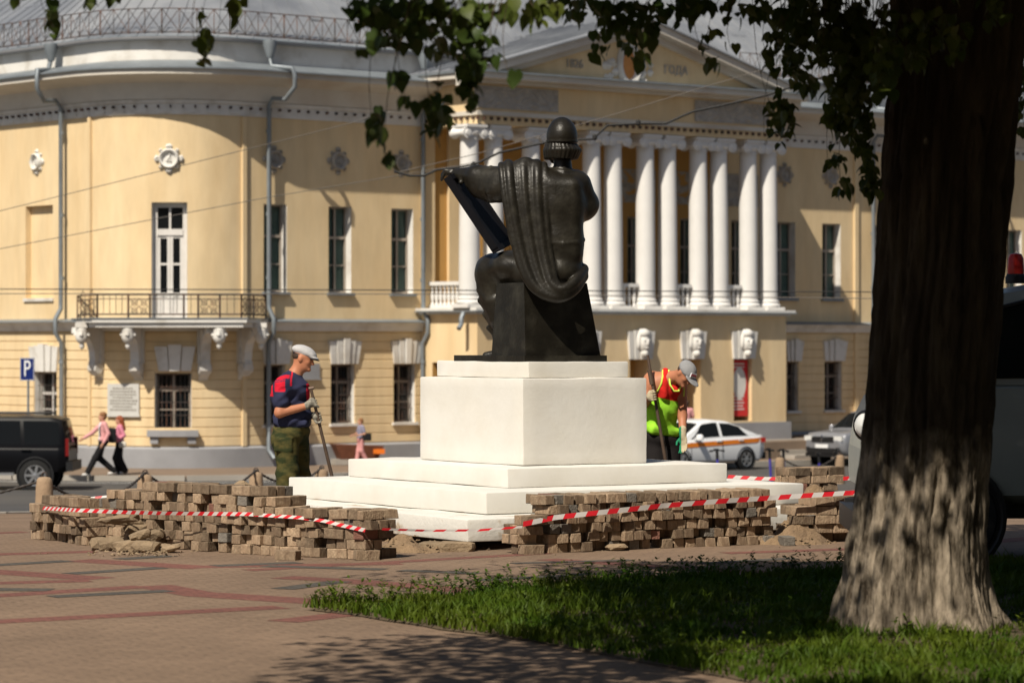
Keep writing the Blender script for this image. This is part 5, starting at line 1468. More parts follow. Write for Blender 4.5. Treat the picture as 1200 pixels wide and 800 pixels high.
# ------------------------------------------------ worker in the pale flat cap, left of the pedestal
WY = 31.5; WS = FPX/WY; WX = 344; wz = hgt(-2, WY)
w1 = thing('person', 'man in pale flat cap, navy and red jersey and camouflage trousers leaning on a bar', 'person', ((WX-600)/WS, WY, wz))
def A1(px, py, dy=0.0): return v3((px-WX)/WS, dy, EYE-(py-400)/WS-wz)
hf = frame((0.93, -0.12, -0.30), (0.25, 0, 0.97)); HC = A1(354.5, 419.5)
up1 = frame((1, -0.08, 0), (0.06, 0, 1))
sk = head_prims(HC, hf, 1.06)
sk += [('c', A1(344,443), A1(351,427), 0.068, 0.062, 0.03), ('c', A1(339,447), A1(345,440), 0.09, 0.07, 0.04)]
RS, RE, RW = A1(333,451,-0.20), A1(329.5,483,-0.25), A1(361,475,-0.20)
LS, LE, LW = A1(345,452,0.20), A1(354,487,0.24), A1(369,487,0.06)
sk += [('c', RS, RE, 0.060, 0.048, 0.03), ('c', RE, RW, 0.050, 0.034, 0.02), ('c', LS, LE, 0.060, 0.048, 0.03), ('c', LE, LW, 0.048, 0.034, 0.02)]
sk += [('e', A1(342,470), (0.15,0.17,0.24), None, 0.05), ('e', A1(342,500), (0.14,0.16,0.12), None, 0.05)]
hipR, hipL = A1(337,512,-0.10), A1(347,512,0.10); ankR, ankL = A1(336,603,-0.13), A1(352,603,0.15); kR, kL = A1(338,556,-0.12), A1(349,556,0.13)
for a, b, c in ((hipR, kR, ankR), (hipL, kL, ankL)): sk += [('c', a, b, 0.085, 0.058, 0.03), ('c', b, c, 0.056, 0.040, 0.02)]
grip_ax = A1(392,567,-0.10)-A1(366,456,-0.16)
g1c, g2c = A1(370.2,470.5,-0.165), A1(374.2,488,-0.155)
b1 = sdf_build('body', sk, 0.010, M_skin, w1); eyes(b1, HC, hf, 1.06)
gp = []; grip(gp, g1c, grip_ax, v3(-0.5,-0.75,0.2), 0.016, 1.08); gp.append(('c', RW, g1c+v3(-0.035,-0.02,0.0), 0.040, 0.032, 0.02)); sdf_build('glove', gp, 0.006, M_glove, w1)
gp = []; grip(gp, g2c, grip_ax, v3(-0.6,0.6,0.1), 0.016, 1.08); gp.append(('c', LW, g2c+v3(-0.03,0.02,0.0), 0.040, 0.032, 0.02)); sdf_build('glove', gp, 0.006, M_glove, w1)
sh = [('e', A1(339,457), (0.150,0.215,0.155), up1, 0.05), ('e', A1(343,474), (0.180,0.195,0.16), up1, 0.07), ('e', A1(344.5,487), (0.175,0.19,0.11), up1, 0.06), ('c', A1(337.5,449,-0.15), A1(341,449,0.15), 0.085, 0.085, 0.06),
      ('c', A1(340,492,-0.05), A1(343,492,0.05), 0.165, 0.165, 0.05), ('c', A1(339,447), A1(345,440), 0.095, 0.078, 0.04), ('b', A1(343,494), (0.172,0.18,0.035), up1, 0.03, 0.03),
      ('c', RS, RS+(RE-RS)*0.62, 0.088, 0.078, 0.04), ('c', LS, LS+(LE-LS)*0.62, 0.088, 0.078, 0.04), ('e', A1(352,455,-0.05), (0.10,0.15,0.09), up1, 0.06), ('e', A1(328,462,0), (0.09,0.17,0.14), up1, 0.06)]
def pick1(c):
    X, Y_, Z = c[:,0]*WS+WX, c[:,1], 400-(c[:,2]+wz-EYE)*WS
    side = Y_ < -0.15
    m = side & (X > 324) & (X < 336.5) & (Z > 438.5) & (Z < 458.2) & ~((Z > 443.5+(336-X)*0.1) & (Z < 446.2+(336-X)*0.1) & (np.abs(Z-444.8-(336-X)*0.1) > 0.5))
    m |= side & (X > 328) & (X < 341) & (Z > 435) & (Z < 443)
    m |= (X > 341.8) & (X < 344) & (Z > 432) & (Z < 452-(0)) & (Y_ < 0)
    m |= (X < 319.5+(Z-440)*0.09) & (Z > 441) & (Z < 464)
    m |= (X > 360) & (Z > 449) & (Z < 470) & (Y_ < 0.03)
    d = (~m) & (Z < 436) & (X < 352)
    return m.astype(int)
sdf_build('jersey', sh, 0.008, [M_navy, M_redc], w1, pick=pick1, warp=lambda V: V+(0.007*np.sin(V[:,[2]]*38+V[:,[0]]*22)+0.006*np.sin(V[:,[2]]*61-V[:,[0]]*47+V[:,[1]]*20))*np.array([[0.6,-0.7,0]])*(V[:,[2]] < 1.38))
tr = [('e', A1(342,503), (0.178,0.195,0.13), up1, 0.05), ('c', hipR, kR, 0.125, 0.108, 0.06), ('c', kR, ankR, 0.108, 0.098, 0.05), ('c', hipL, kL, 0.125, 0.108, 0.06), ('c', kL, ankL, 0.108, 0.098, 0.05), ('e', A1(331,515,-0.02), (0.11,0.16,0.13), up1, 0.06), ('b', A1(334,520,-0.215), (0.09,0.012,0.07), None, 0.01, 0.02)]
sdf_build('camouflage_trousers', tr, 0.010, M_camo, w1, warp=lambda V: V+0.007*np.sin(V[:,[2]]*31+V[:,[0]]*33+np.sin(V[:,[2]]*13)*2)*np.array([[0.8,-0.8,0]]))
bl = MB(); rows = []
for k in range(33):
    a = 2*math.pi*k/32; c = A1(342,494.5); rows.append([(c[0]+math.cos(a)*q*1.0, c[1]+math.sin(a)*q*1.08, c[2]+z) for q, z in ((0.178,-0.022),(0.188,-0.018),(0.188,0.018),(0.178,0.022))])
bl.grid(rows); bl.build('belt', M_black, w1)
for (a, b) in ((ankR, 1), (ankL, -1)):
    sp_ = [('c', a+v3(-0.03,0,-0.0), (a[0]-0.05, a[1], 0.06), 0.055, 0.05, 0.03), ('c', (a[0]-0.06, a[1], 0.05), (a[0]+0.15, a[1]-0.02, 0.045), 0.048, 0.042, 0.03)]
    sdf_build('boot', sp_, 0.010, M_bshoe, w1)
# flat cap with its peak
cp = [('e', HC+hf[:,2]*0.072-hf[:,0]*0.014, (0.114,0.090,0.058), hf, 0.03), ('e', HC+hf[:,2]*0.055+hf[:,0]*0.042, (0.092,0.080,0.042), hf, 0.03), ('c', HC+hf[:,2]*0.045+hf[:,0]*0.09-hf[:,1]*0.045, HC+hf[:,2]*0.045+hf[:,0]*0.09+hf[:,1]*0.045, 0.016, 0.016, 0.03), ('e', HC+hf[:,2]*0.030+hf[:,0]*0.118, (0.045,0.07,0.012), hf, 0.02)]
cap1 = sdf_build('flat_cap', cp, 0.007, M_capw, w1)
pk = [('e', HC+hf[:,2]*0.016+hf[:,0]*0.122, (0.055,0.072,0.008), hf, 0.01), ('e', HC+hf[:,2]*0.030-hf[:,0]*0.01, (0.105,0.083,0.014), hf, 0.01)]
sdf_build('cap_lining', pk, 0.006, M_black, cap1)
hr = [('e', HC+hf[:,2]*0.012-hf[:,0]*0.028, (0.080,0.0775,0.062), hf, 0.01)]; sdf_build('hair', hr, 0.008, M_hairb, w1)
bar1 = MB(); p0, p1 = Vector(A1(365.5,455,-0.16)), Vector(A1(398,592,-0.09)); o1 = Vector(w1.location)
bar1.tube([p0, p1], [0.015, 0.019], 10); bar1.tube([p0-Vector((0.02,0,0.0)), p0+Vector((0.03,0,0.01))], 0.018, 8)
tag(bar1.build('crowbar', M_steel, None, 40, o1), 'worn brown iron bar upright in the gloved hands of the flat capped man', 'crowbar', 'iron bars held by the workers')

# ------------------------------------------------ worker bending over, right of the pedestal
VY = 32.2; VS = FPX/VY; VX = 775; vz = hgt(1.5, VY)
w2 = thing('person', 'bending man in grey baseball cap, red and lime sleeveless vest and black shorts', 'person', ((VX-600)/VS, VY, vz))
def A2(px, py, dy=0.0): return v3((px-VX)/VS, dy, EYE-(py-400)/VS-vz)
hf2 = frame((0.45, -0.58, -0.78), (0.56, -0.36, 0.62)); HC2 = A2(801,437,-0.34)
tor = frame((0.35, -0.9, -0.1), (0.20, -0.22, 0.95))
sk = head_prims(HC2, hf2, 1.02)
ch = A2(778,455,-0.14)
sk += [('c', A2(783,443,-0.18), HC2-hf2[:,2]*0.045-hf2[:,0]*0.02, 0.072, 0.060, 0.04), ('e', A2(778,452,-0.13), (0.125,0.20,0.15), tor, 0.06), ('e', A2(776,475,-0.06), (0.14,0.175,0.18), tor, 0.06), ('e', A2(774,505,0.02), (0.15,0.17,0.13), tor, 0.05)]
RS2, RE2, RW2 = A2(762,446,-0.12), A2(757,478,-0.10), A2(760,464,-0.33)      # his right arm, at the bar
RE2 = A2(754,472,-0.20)
LS2, LE2, LW2 = A2(797,452,-0.08), A2(799,487,-0.10), A2(799,508,-0.20)      # his left arm hanging
sk += [('c', RS2, RE2, 0.066, 0.050, 0.04), ('c', RE2, RW2, 0.050, 0.036, 0.02), ('c', LS2, LE2, 0.066, 0.050, 0.04), ('c', LE2, LW2, 0.048, 0.034, 0.02), ('e', A2(764,444,-0.12), (0.08,0.075,0.08), None, 0.05), ('e', A2(795,449,-0.08), (0.075,0.075,0.08), None, 0.05)]
hR2, hL2 = A2(767,518,0.03), A2(784,518,0.05); kR2, kL2 = A2(766,549,-0.12), A2(784,549,-0.06); aR2, aL2 = A2(764,600,0.0), A2(786,600,0.05)
for a, b, c in ((hR2, kR2, aR2), (hL2, kL2, aL2)): sk += [('c', a, b, 0.088, 0.060, 0.03), ('c', b, c, 0.058, 0.042, 0.02)]
b2 = sdf_build('body', sk, 0.010, M_skin, w2); eyes(b2, HC2, hf2, 1.02)
ax2 = A2(757.5,418,-0.30)-A2(780,552,-0.34); g3 = A2(763.5,463.5,-0.36)
gp = []; grip(gp, g3, ax2, v3(-0.75,-0.55,0.0), 0.016, 1.1); gp.append(('c', RW2, g3+v3(-0.03,0.0,-0.01), 0.040, 0.032, 0.02)); sdf_build('glove', gp, 0.006, M_glove2, w2)
gp = []; open_hand(gp, LW2+v3(0,0,-0.01), (0.05,-0.22,-1), (-0.4,-0.75,0), 1.15, 0.45); gp.append(('c', LW2+v3(0,0.01,0.05), LW2, 0.040, 0.034, 0.02)); sdf_build('glove', gp, 0.006, [M_glove2, M_greeng], w2, pick=lambda c: (c[:,0] < LW2[0]-0.018).astype(int))
vs = [('e', A2(778,454,-0.12), (0.137,0.165,0.16), tor, 0.06), ('e', A2(776,477,-0.06), (0.16,0.19,0.19), tor, 0.06), ('e', A2(773,496,-0.0), (0.155,0.178,0.14), tor, 0.06), ('c', A2(793,440,-0.12), A2(790,455,-0.19), 0.05, 0.07, 0.05),
      ('b', A2(774,501,0.0), (0.150,0.170,0.05), tor, 0.04, 0.04), ('e', A2(792,436,-0.30), (0.10,0.10,0.115), None, 0.03, 'sub'), ('c', A2(760,440,-0.22), A2(757,456,-0.22), 0.085, 0.08, 0.03, 'sub'),
      ('ch', [A2(778.5,434.5,-0.13), A2(779,434.5,-0.18), A2(779,439,-0.225), A2(778,446,-0.245), A2(777,456,-0.25), A2(777,464,-0.24)], 0.034, 0.025)]
def pick2(c):
    X, Z = c[:,0]*VS+VX, 400-(c[:,2]+vz-EYE)*VS
    return np.where(Z > 464.5+(X-768)*0.23, 1, 0)
sdf_build('sleeveless_vest', vs, 0.008, [M_redv, M_lime], w2, pick=pick2, warp=lambda V: V+(0.006*np.sin(V[:,[0]]*62+np.sin(V[:,[2]]*9)*1.5)*np.clip(1.1-V[:,[2]],0.15,0.6)*1.6+0.003*np.sin(V[:,[2]]*48+V[:,[0]]*40))*np.array([[0.4,-0.8,0]]))
pp = MB()
def on_vest(px, py, dy): return Vector(A2(px, py, dy))
pp.tube([on_vest(*q) for q in ((782.5,433.5,-0.20),(782.8,440,-0.262),(783.5,450,-0.292),(788,457.5,-0.29),(793.5,457.5,-0.275),(797,451,-0.245),(798.5,446,-0.215))], 0.010, 6)
pp.tube([on_vest(*q) for q in ((775.8,433.5,-0.19),(775.2,441,-0.255),(773.5,449,-0.272),(770,456.5,-0.255),(767,459,-0.235))], 0.010, 6)
pp.tube([on_vest(*q) for q in ((800,449,-0.18),(800.5,458,-0.19),(800,464,-0.19))], 0.008, 6)
pp.build('vest_piping', M_piping, w2, 60)
ts = [('e', A2(774,512,0.02), (0.165,0.19,0.10), tor, 0.05), ('c', hR2, kR2+(hR2-kR2)*0.28, 0.125, 0.115, 0.05), ('c', hL2, kL2+(hL2-kL2)*0.28, 0.125, 0.115, 0.05)]
sdf_build('shorts', ts, 0.010, M_bshorts, w2)
for a in (aR2, aL2): sdf_build('shoe', [('c', a, (a[0], a[1], 0.06), 0.05, 0.05, 0.03), ('c', (a[0], a[1]+0.04, 0.05), (a[0]+0.06, a[1]-0.15, 0.045), 0.046, 0.04, 0.03)], 0.010, M_bshoe, w2)
cp = [('e', HC2+hf2[:,2]*0.055-hf2[:,0]*0.012, (0.106,0.086,0.072), hf2, 0.02), ('e', HC2+hf2[:,2]*0.035, (0.110,0.089,0.050), hf2, 0.02)]
cap2 = sdf_build('baseball_cap', cp, 0.007, M_capg, w2)
sdf_build('cap_peak', [('e', HC2+hf2[:,2]*0.022+hf2[:,0]*0.135, (0.075,0.075,0.010), hf2, 0.01), ('e', HC2+hf2[:,2]*0.024+hf2[:,0]*0.09, (0.04,0.08,0.012), hf2, 0.02)], 0.006, M_capg, cap2)
# patch with red lettering on the front of the cap
pc = Vector(HC2+hf2[:,2]*0.062+hf2[:,0]*0.090-hf2[:,1]*0.012); fx = Vector(hf2[:,0]); fs = Vector(hf2[:,1]); fu = Vector(hf2[:,2])
nrm = (fx*0.86+fu*0.45).normalized(); fu2 = (fu-nrm*fu.dot(nrm)).normalized(); Mp = Matrix((fs, fu2, nrm)).transposed().to_4x4(); Mp.translation = pc
pm = MB(); pm.box((0,0,0.008), (0.085,0.045,0.012), Mp); pm.build('cap_patch', M_whitec, cap2)
pm = MB()
for k in range(5): pm.box((-0.030+k*0.015,0.002*(k % 2),0.0155), (0.008,0.020-0.005*(k % 2),0.003), Mp)
pm.build('patch_lettering', M_redc, cap2)
hm = [('e', HC2+hf2[:,2]*0.004-hf2[:,0]*0.032, (0.070,0.077,0.055), hf2, 0.01)]; sdf_build('hair', hm, 0.008, M_hairb, w2)
bar2 = MB(); bar2.tube([Vector(A2(757.5,416,-0.30)), Vector(A2(781,556,-0.34))], [0.014, 0.019], 10); bar2.tube([Vector(A2(759.5,433,-0.305)), Vector(A2(762.5,450,-0.31))], 0.024, 10)
tag(bar2.build('crowbar', M_steel, None, 40, Vector(w2.location)), 'long dark iron bar held slanting by the bending man in the lime vest', 'crowbar', 'iron bars held by the workers')

# ------------------------------------------------ passers-by
def walker(label, px, Y, z0, hgt_m, fa, J, cols, extras=None, build=1.0, arms=None, sleeve=1.0, skin=None, hair=None, long_hair=False, open_front=None, shoe=None, leg_w=1.0):
    k = hgt_m/1.75; root = thing('person', label, 'person', ((px-600)/FPX*Y, Y, z0))
    f = v3(math.cos(fa), math.sin(fa), 0); s = v3(-f[1], f[0], 0); u = v3(0,0,1); fr = frame(f, u)
    def q(a, b, c): return (f*a+s*b+u*c)*k
    Hd = q(0.02, 0, 1.60); skm = skin or M_skin2
    hipz, kz = 0.92, 0.50
    sk = head_prims(Hd, fr, k*0.98)+[('c', q(0,0,1.42), q(0.01,0,1.54), 0.055*k, 0.052*k, 0.03)]
    sk += [('e', q(0,0,1.2), (0.10*k,0.14*k,0.25*k), fr, 0.05)]
    ar = []
    for sd in (-1, 1):
        S_ = q(0, sd*0.19, 1.40); E_, W_ = [q(*p) for p in arms[sd]]
        ar.append((S_, E_, W_)); sk += [('c', S_, E_, 0.045*k, 0.038*k, 0.02), ('c', E_, W_, 0.038*k, 0.027*k, 0.02)]
        open_hand(sk, W_, W_-E_, q(0, -sd, 0)/k, k*0.98, 0.4)
    lg = []
    for sd in (-1, 1):
        h_ = q(0, sd*0.09, hipz); kn, an = [q(*p) for p in J[sd]]; lg.append((h_, kn, an)); sk += [('c', h_, kn, 0.075*k, 0.05*k, 0.03), ('c', kn, an, 0.048*k, 0.036*k, 0.02)]
    bd_ = sdf_build('body', sk, 0.014, skm, root)
    tp = [('e', q(0,0,1.29), (0.125*k*build,0.185*k*build,0.18*k), fr, 0.05), ('e', q(0,0,1.10), (0.12*k*build,0.165*k*build,0.18*k), fr, 0.06), ('c', q(0,-0.14,1.40), q(0,0.14,1.40), 0.07*k, 0.07*k, 0.05), ('b', q(0,0,0.99), (0.12*k*build,0.165*k*build,0.05*k), fr, 0.04, 0.04)]
    for (S_, E_, W_) in ar:
        tp.append(('c', S_, E_, 0.066*k, 0.056*k, 0.03))
        if sleeve > 0.6: tp.append(('c', E_, E_+(W_-E_)*(sleeve-0.1), 0.055*k, 0.044*k, 0.02))
        else: tp[-1] = ('c', S_, S_+(E_-S_)*0.7, 0.066*k, 0.062*k, 0.03)
    mts = [cols[0]]+([open_front] if open_front else [])
    pk_ = (lambda c: ((c @ f > 0.05*k) & (np.abs(c @ s) < 0.075*k) & (c[:,2] < 1.45*k)).astype(int)) if open_front else None
    sdf_build('top', tp, 0.014, mts, root, pick=pk_)
    bt = [('e', q(0,0,0.93), (0.125*k*build,0.165*k*build,0.13*k), fr, 0.05)]
    for (h_, kn, an) in lg: bt += [('c', h_, kn, 0.098*k, 0.075*k*leg_w, 0.05), ('c', kn, an+u*0.03*k, 0.075*k*leg_w, 0.066*k*leg_w, 0.04)]
    sdf_build('trousers', bt, 0.014, cols[1], root)
    for (h_, kn, an) in lg:
        sdf_build('shoe', [('c', an-f*0.04*k-u*0.03*k, an+f*0.13*k-u*0.045*k, 0.045*k, 0.036*k, 0.02)], 0.012, shoe or M_shoe, root)
    hp = [('e', Hd+u*0.045*k-f*0.015*k, (0.108*k,0.088*k,0.090*k), fr, 0.02), ('e', Hd-f*0.045*k-u*0.01*k, (0.07*k,0.084*k,0.08*k), fr, 0.02)]
    if long_hair:
        for d in (-0.04, 0, 0.04): hp.append(('c', Hd-f*0.07*k+s*d*k, Hd-f*0.15*k-u*0.26*k+s*d*1.5*k, 0.065*k, 0.04*k, 0.03))
    hp.append(('e', Hd+f*0.085*k-u*0.045*k, (0.05*k,0.075*k,0.075*k), fr, 0.01, 'sub'))
    sdf_build('hair', hp, 0.012, hair or M_hairb, root)
    if extras: extras(root, q, fr, k)
    return root
def bag(root, q, fr, k, c, r, m, name='shoulder_bag', strap=None):
    o = sdf_build(name, [('b', q(*c), tuple(x*k for x in r), fr, 0.04*k, 0.02)], 0.014, m, root)
    if strap:
        mb = MB(); mb.tube([Vector(q(*p)) for p in strap], 0.012, 6); mb.build('strap', m, o)
ZSW = -1.90
walker('tall man walking left in open pink shirt over white tee with black backpack', 121, 85.0, ZSW+0.02, 1.76, math.pi+0.35, {-1: ((0.10,-0.08,0.50),(-0.30,-0.07,0.12)), 1: ((0.24,0.09,0.50),(0.44,0.09,0.10))}, (M_pink, M_blackc),
       lambda r, q, fr, k: bag(r, q, fr, k, (-0.22,0.0,1.10), (0.11,0.15,0.20), M_bag, 'backpack', [(-0.14,0.11,1.25),(-0.02,0.12,1.47),(0.12,0.11,1.32),(0.12,0.13,1.08)]),
       arms={-1: ((0.24,-0.26,1.16),(0.46,-0.32,1.02)), 1: ((-0.08,0.26,1.14),(0.06,0.27,0.90))}, hair=M_hairg, open_front=M_whitec, leg_w=1.15)
walker('red haired woman walking left in rose jacket with small cream bag', 140.5, 85.6, ZSW+0.02, 1.64, math.pi+0.2, {-1: ((0.10,-0.09,0.50),(0.02,-0.09,0.10)), 1: ((0.04,0.09,0.50),(-0.14,0.09,0.12))}, (M_pink2, M_blackc),
       lambda r, q, fr, k: bag(r, q, fr, k, (-0.06,0.21,0.90), (0.11,0.045,0.085), M_wbag, 'shoulder_bag', [(-0.06,0.21,0.97),(-0.02,0.14,1.2),(0.0,-0.1,1.47)]),
       arms={-1: ((0.10,-0.24,1.15),(0.30,-0.20,1.08)), 1: ((-0.10,0.24,1.16),(0.10,0.24,1.04))}, hair=M_hairr, long_hair=True, leg_w=1.45)
walker('small woman in blue grey blouse and pink trousers carrying a black bag', 423, 91.0, -1.78, 1.34, math.pi+0.4, {-1: ((0.06,-0.09,0.50),(0.14,-0.08,0.10)), 1: ((0.02,0.09,0.50),(-0.18,0.09,0.12))}, (M_violet, M_rose),
       lambda r, q, fr, k: bag(r, q, fr, k, (-0.16,0.22,1.02), (0.17,0.06,0.14), M_bag, 'shoulder_bag', [(-0.1,0.2,1.12),(-0.02,0.16,1.3),(0.0,0.1,1.47)]),
       arms={-1: ((0.06,-0.25,1.15),(0.26,-0.2,1.08)), 1: ((-0.06,0.26,1.14),(0.18,0.24,1.10))}, sleeve=0.3, hair=M_hairg, build=1.1, leg_w=1.2, shoe=M_bshoe)
walker('passer-by in pale pink top half hidden beyond the bending worker', 804, 95.5, -1.62, 1.62, math.pi*0.6, {-1: ((0.06,-0.09,0.50),(0.0,-0.08,0.10)), 1: ((0.02,0.09,0.50),(0.0,0.09,0.12))}, (M_pink, M_blackc),
       None, arms={-1: ((0.0,-0.25,1.15),(0.1,-0.24,0.92)), 1: ((0.0,0.25,1.15),(0.1,0.24,0.92))}, sleeve=0.3)
M_dred = mat('dark_red_lens', (0.16, 0.008, 0.008), 0.3, var=0.1)
# ================================================================== VEHICLES
def interp(tab, x):
    if x <= tab[0][0]: return tab[0][1]
    for (a, b), (c, d) in zip(tab, tab[1:]):
        if x <= c: return b+(d-b)*(x-a)/(c-a)
    return tab[-1][1]
def car(name, label, cat, loc, rz, paint, hw, sill, belt, plan, roof, tw, wheels, wr, side_glass, rim_spokes=5, hub=None, base_ratio=0.93):
    """belt: (x, z of shoulder/bonnet); plan: (x, half width); roof: (x, z); tw: half width of roof; x forward"""
    root = thing(name, label, cat, loc, rz)
    x0, x1 = belt[0][0], belt[-1][0]
    xs_ = sorted(set([round(x0+(x1-x0)*i/36, 3) for i in range(37)]+[b[0] for b in belt]+[p[0] for p in plan]))
    mb = MB(); rows = []
    for x in xs_:
        w = interp(plan, x); zt = interp(belt, x); e = min(1, min(x-x0, x1-x)/0.25); zb = sill+0.12*(1-e)
        for wx in wheels:
            if abs(x-wx) < wr*0.2: pass
        half = [(0.0, zb), (w*0.86, zb), (w*0.965, zb+0.07), (w*0.99, zb+(zt-zb)*0.25), (w, zb+(zt-zb)*0.55), (w*0.985, zt-(zt-zb)*0.14), (w*0.955, zt-0.035), (w*0.90, zt), (w*0.5, zt+0.025*e), (0, zt+0.035*e)]
        rows.append([(x, y, z) for y, z in half]+[(x, -y, z) for y, z in half[-2:0:-1]])
    mb.grid(rows, closed=True); mb.add(rows[0], [tuple(range(len(rows[0])))]); mb.add(rows[-1], [tuple(range(len(rows[-1])))])
    r0, r1 = roof[0][0], roof[-1][0]; n = len(rows[0])
    xr = sorted(set([round(r0+(r1-r0)*i/28, 3) for i in range(29)]+[r[0] for r in roof])); rr = []
    def gh(x, t, sd=1, out=0.0):
        wb = interp(plan, x)*base_ratio; zt = interp(belt, x)-0.01; zr = max(interp(roof, x), zt+0.001)
        wt = wb+(tw-wb)*min(1, (zr-zt)/max(0.05, max(z for _, z in roof)-zt))
        return Vector((x, sd*(wb+(wt-wb)*t+out), zt+(zr-zt)*t))
    for x in xr:
        zr = interp(roof, x); a = gh(x, 0); b = gh(x, 0.86); c = gh(x, 1.0)
        half = [(a.y, a.z), (b.y, b.z), (max(0, c.y-0.05), c.z-0.012), (c.y*0.5, c.z+0.02), (0, c.z+0.025)]
        rr.append([(x, y, z) for y, z in half]+[(x, -y, z) for y, z in half[-2::-1]])
    mb.grid(rr)
    body = mb.build('body', paint, root, 38)
    # side windows
    for sd in (-1, 1):
        for (xa, xa2, xb, xb2) in side_glass:
            g = MB(); rows_ = []
            for i in range(9):
                t = i/8; rows_.append([gh(xa+(xb-xa)*t+(xa2-xa+(xb2-xb-(xa2-xa))*t)*((q-0.07)/0.79), q, sd, 0.006) for q in (0.07, 0.35, 0.62, 0.86)])
            g.grid(rows_); g.build('side_window', M_carglass, root, 60)
    # windscreen and rear window
    for (xa, xb, nm) in ((roof[-1][0], roof[-2][0], 'windscreen'), (roof[0][0], roof[1][0], 'rear_window')):
        g = MB(); rows_ = []
        sg = 1 if xa > xb else -1
        for i in range(5):
            t = 0.10+0.80*i/4; x = xa+(xb-xa)*t; p = gh(x, 1.0); zz = interp(roof, x)
            w = p.y*0.9+0.0; rows_.append([(x+sg*0.014, w*u, zz+0.028*(1-u*u)+0.008) for u in (-1, -0.5, 0, 0.5, 1)])
        g.grid(rows_); g.build(nm, M_carglass, root, 60)
    for wx in wheels:
        for sd in (-1, 1):
            w = interp(plan, wx); yo = w-0.005
            M = Matrix.Translation((wx, sd*(yo-0.10), wr)) @ Matrix.Rotation(R(-90*sd), 4, 'X')
            am = MB(); am.lathe([(wr*0.5,0.09),(wr*1.16,0.09),(wr*1.18,0.113),(wr*1.10,0.118),(wr*1.05,0.10)], 28, M, cap=False); am.build('wheel_arch', M_black if paint is not M_wcar else M_black, root, 40)
            t = MB(); t.lathe([(wr*0.62,-0.10),(wr*0.93,-0.11),(wr,-0.07),(wr,0.085),(wr*0.95,0.115),(wr*0.70,0.125),(wr*0.66,0.10)], 28, M); wo = t.build('wheel', M_tyre, root, 40)
            k = MB(); k.lathe([(wr*0.66,0.09),(wr*0.66,0.128),(wr*0.60,0.125),(wr*0.58,0.095)], 24, M, cap=False)
            for j in range(rim_spokes):
                a = 2*math.pi*j/rim_spokes; k.box((wr*0.32, 0, 0.118), (wr*0.60, wr*0.15, 0.02), M @ Matrix.Rotation(a, 4, 'Z'))
            k.lathe([(wr*0.14,0.10),(wr*0.14,0.135),(wr*0.05,0.142)], 12, M)
            k.build('rim', hub or M_alloy, wo, 40)
    return root, gh, interp
def fw(rz): return Vector((math.cos(rz), math.sin(rz), 0))

# black off-roader entering at the left edge
rz = R(180.5); wheel_r = 0.40; bY = 80.0
rear = Vector(((88-600)/FPX*bY, bY, -2.0)); rear_loc = rear+fw(rz)*2.40
belt_ = [(-2.35,1.02),(-2.25,1.12),(0.9,1.14),(1.1,1.10),(2.15,1.02),(2.35,0.85)]
suv, gh, _ = car('suv', 'black boxy off-road car with silver wheels cut by the left edge of the street view', 'car', rear_loc, rz, M_bcar, 0.95, 0.42, belt_, [(-2.35,0.86),(-2.1,0.95),(1.8,0.95),(2.35,0.80)],
    [(-2.33,1.10),(-2.17,1.80),(-1.9,1.86),(0.0,1.88),(0.55,1.80),(1.15,1.12)], 0.74, (-1.52, 1.36), 0.40, [(-2.15,-2.08,-1.25,-1.2),(-1.15,-1.12,-0.2,-0.2),(-0.1,-0.1,0.95,0.50)], 7)
mb = MB(); mb.box((-2.37,0,0.62), (0.16,1.80,0.24)); mb.build('bumper', M_black, suv)
for sd in (-1, 1):
    mb = MB(); mb.box((-2.315,sd*0.865,1.10), (0.08,0.10,0.44)); mb.build('tail_lamp', M_dred, suv)
    mb = MB(); mb.box((0,sd*0.96,0.44), (2.0,0.10,0.06)); mb.build('side_step', M_alloy, suv)
    mb = MB(); mb.box((-1.3,sd*0.965,1.03), (0.24,0.03,0.035)); mb.box((-0.35,sd*0.965,1.03), (0.24,0.03,0.035)); mb.build('door_handle', M_bcar, suv)
mb = MB()
for sd in (-1, 1): mb.tube([(-1.8,sd*0.70,1.90),(-1.7,sd*0.70,1.94),(0.1,sd*0.70,1.95),(0.3,sd*0.70,1.90)], 0.02, 6)
mb.build('roof_rail', M_black, suv)

# white saloon taxi with orange stripe
rz = R(40.5+180); tl = Vector(((814-600)/FPX*92.2, 92.2, -2.0))
taxi, gh, _ = car('taxi', 'white saloon car with an orange stripe along its side, behind the bending man', 'car', tl, rz, M_wcar, 0.86, 0.24, [(-2.2,0.88),(-2.1,1.0),(-1.3,0.99),(0.9,0.93),(1.3,0.88),(2.0,0.72),(2.2,0.52)], [(-2.2,0.66),(-1.9,0.82),(-1.0,0.86),(1.3,0.86),(1.9,0.78),(2.2,0.56)],
    [(-1.95,0.97),(-1.35,1.22),(-0.75,1.42),(-0.1,1.47),(0.35,1.42),(1.30,0.90)], 0.60, (-1.28, 1.32), 0.315, [(-1.42,-1.12,-0.36,-0.36),(-0.26,-0.26,0.93,0.42)], 6)
def strip(root, xa, xb, z0, z1, hwid, m, name, plan, slope=0.0, n=16, out=0.006):
    for sd in (-1, 1):
        g = MB(); rows_ = []
        for i in range(n+1):
            x = xa+(xb-xa)*i/n; w = interp(plan, x)
            rows_.append([(x, sd*(w*hwid+out), z0+slope*(x-xa)), (x, sd*(w*hwid+out), z1+slope*(x-xa))])
        g.grid(rows_); g.build(name, m, root)
tplan = [(-2.2,0.66),(-1.9,0.82),(-1.0,0.86),(1.3,0.86),(1.9,0.78),(2.2,0.56)]
strip(taxi, -1.95, 1.75, 0.80, 0.93, 1.0, M_stripe, 'orange_stripe', tplan, -0.035)
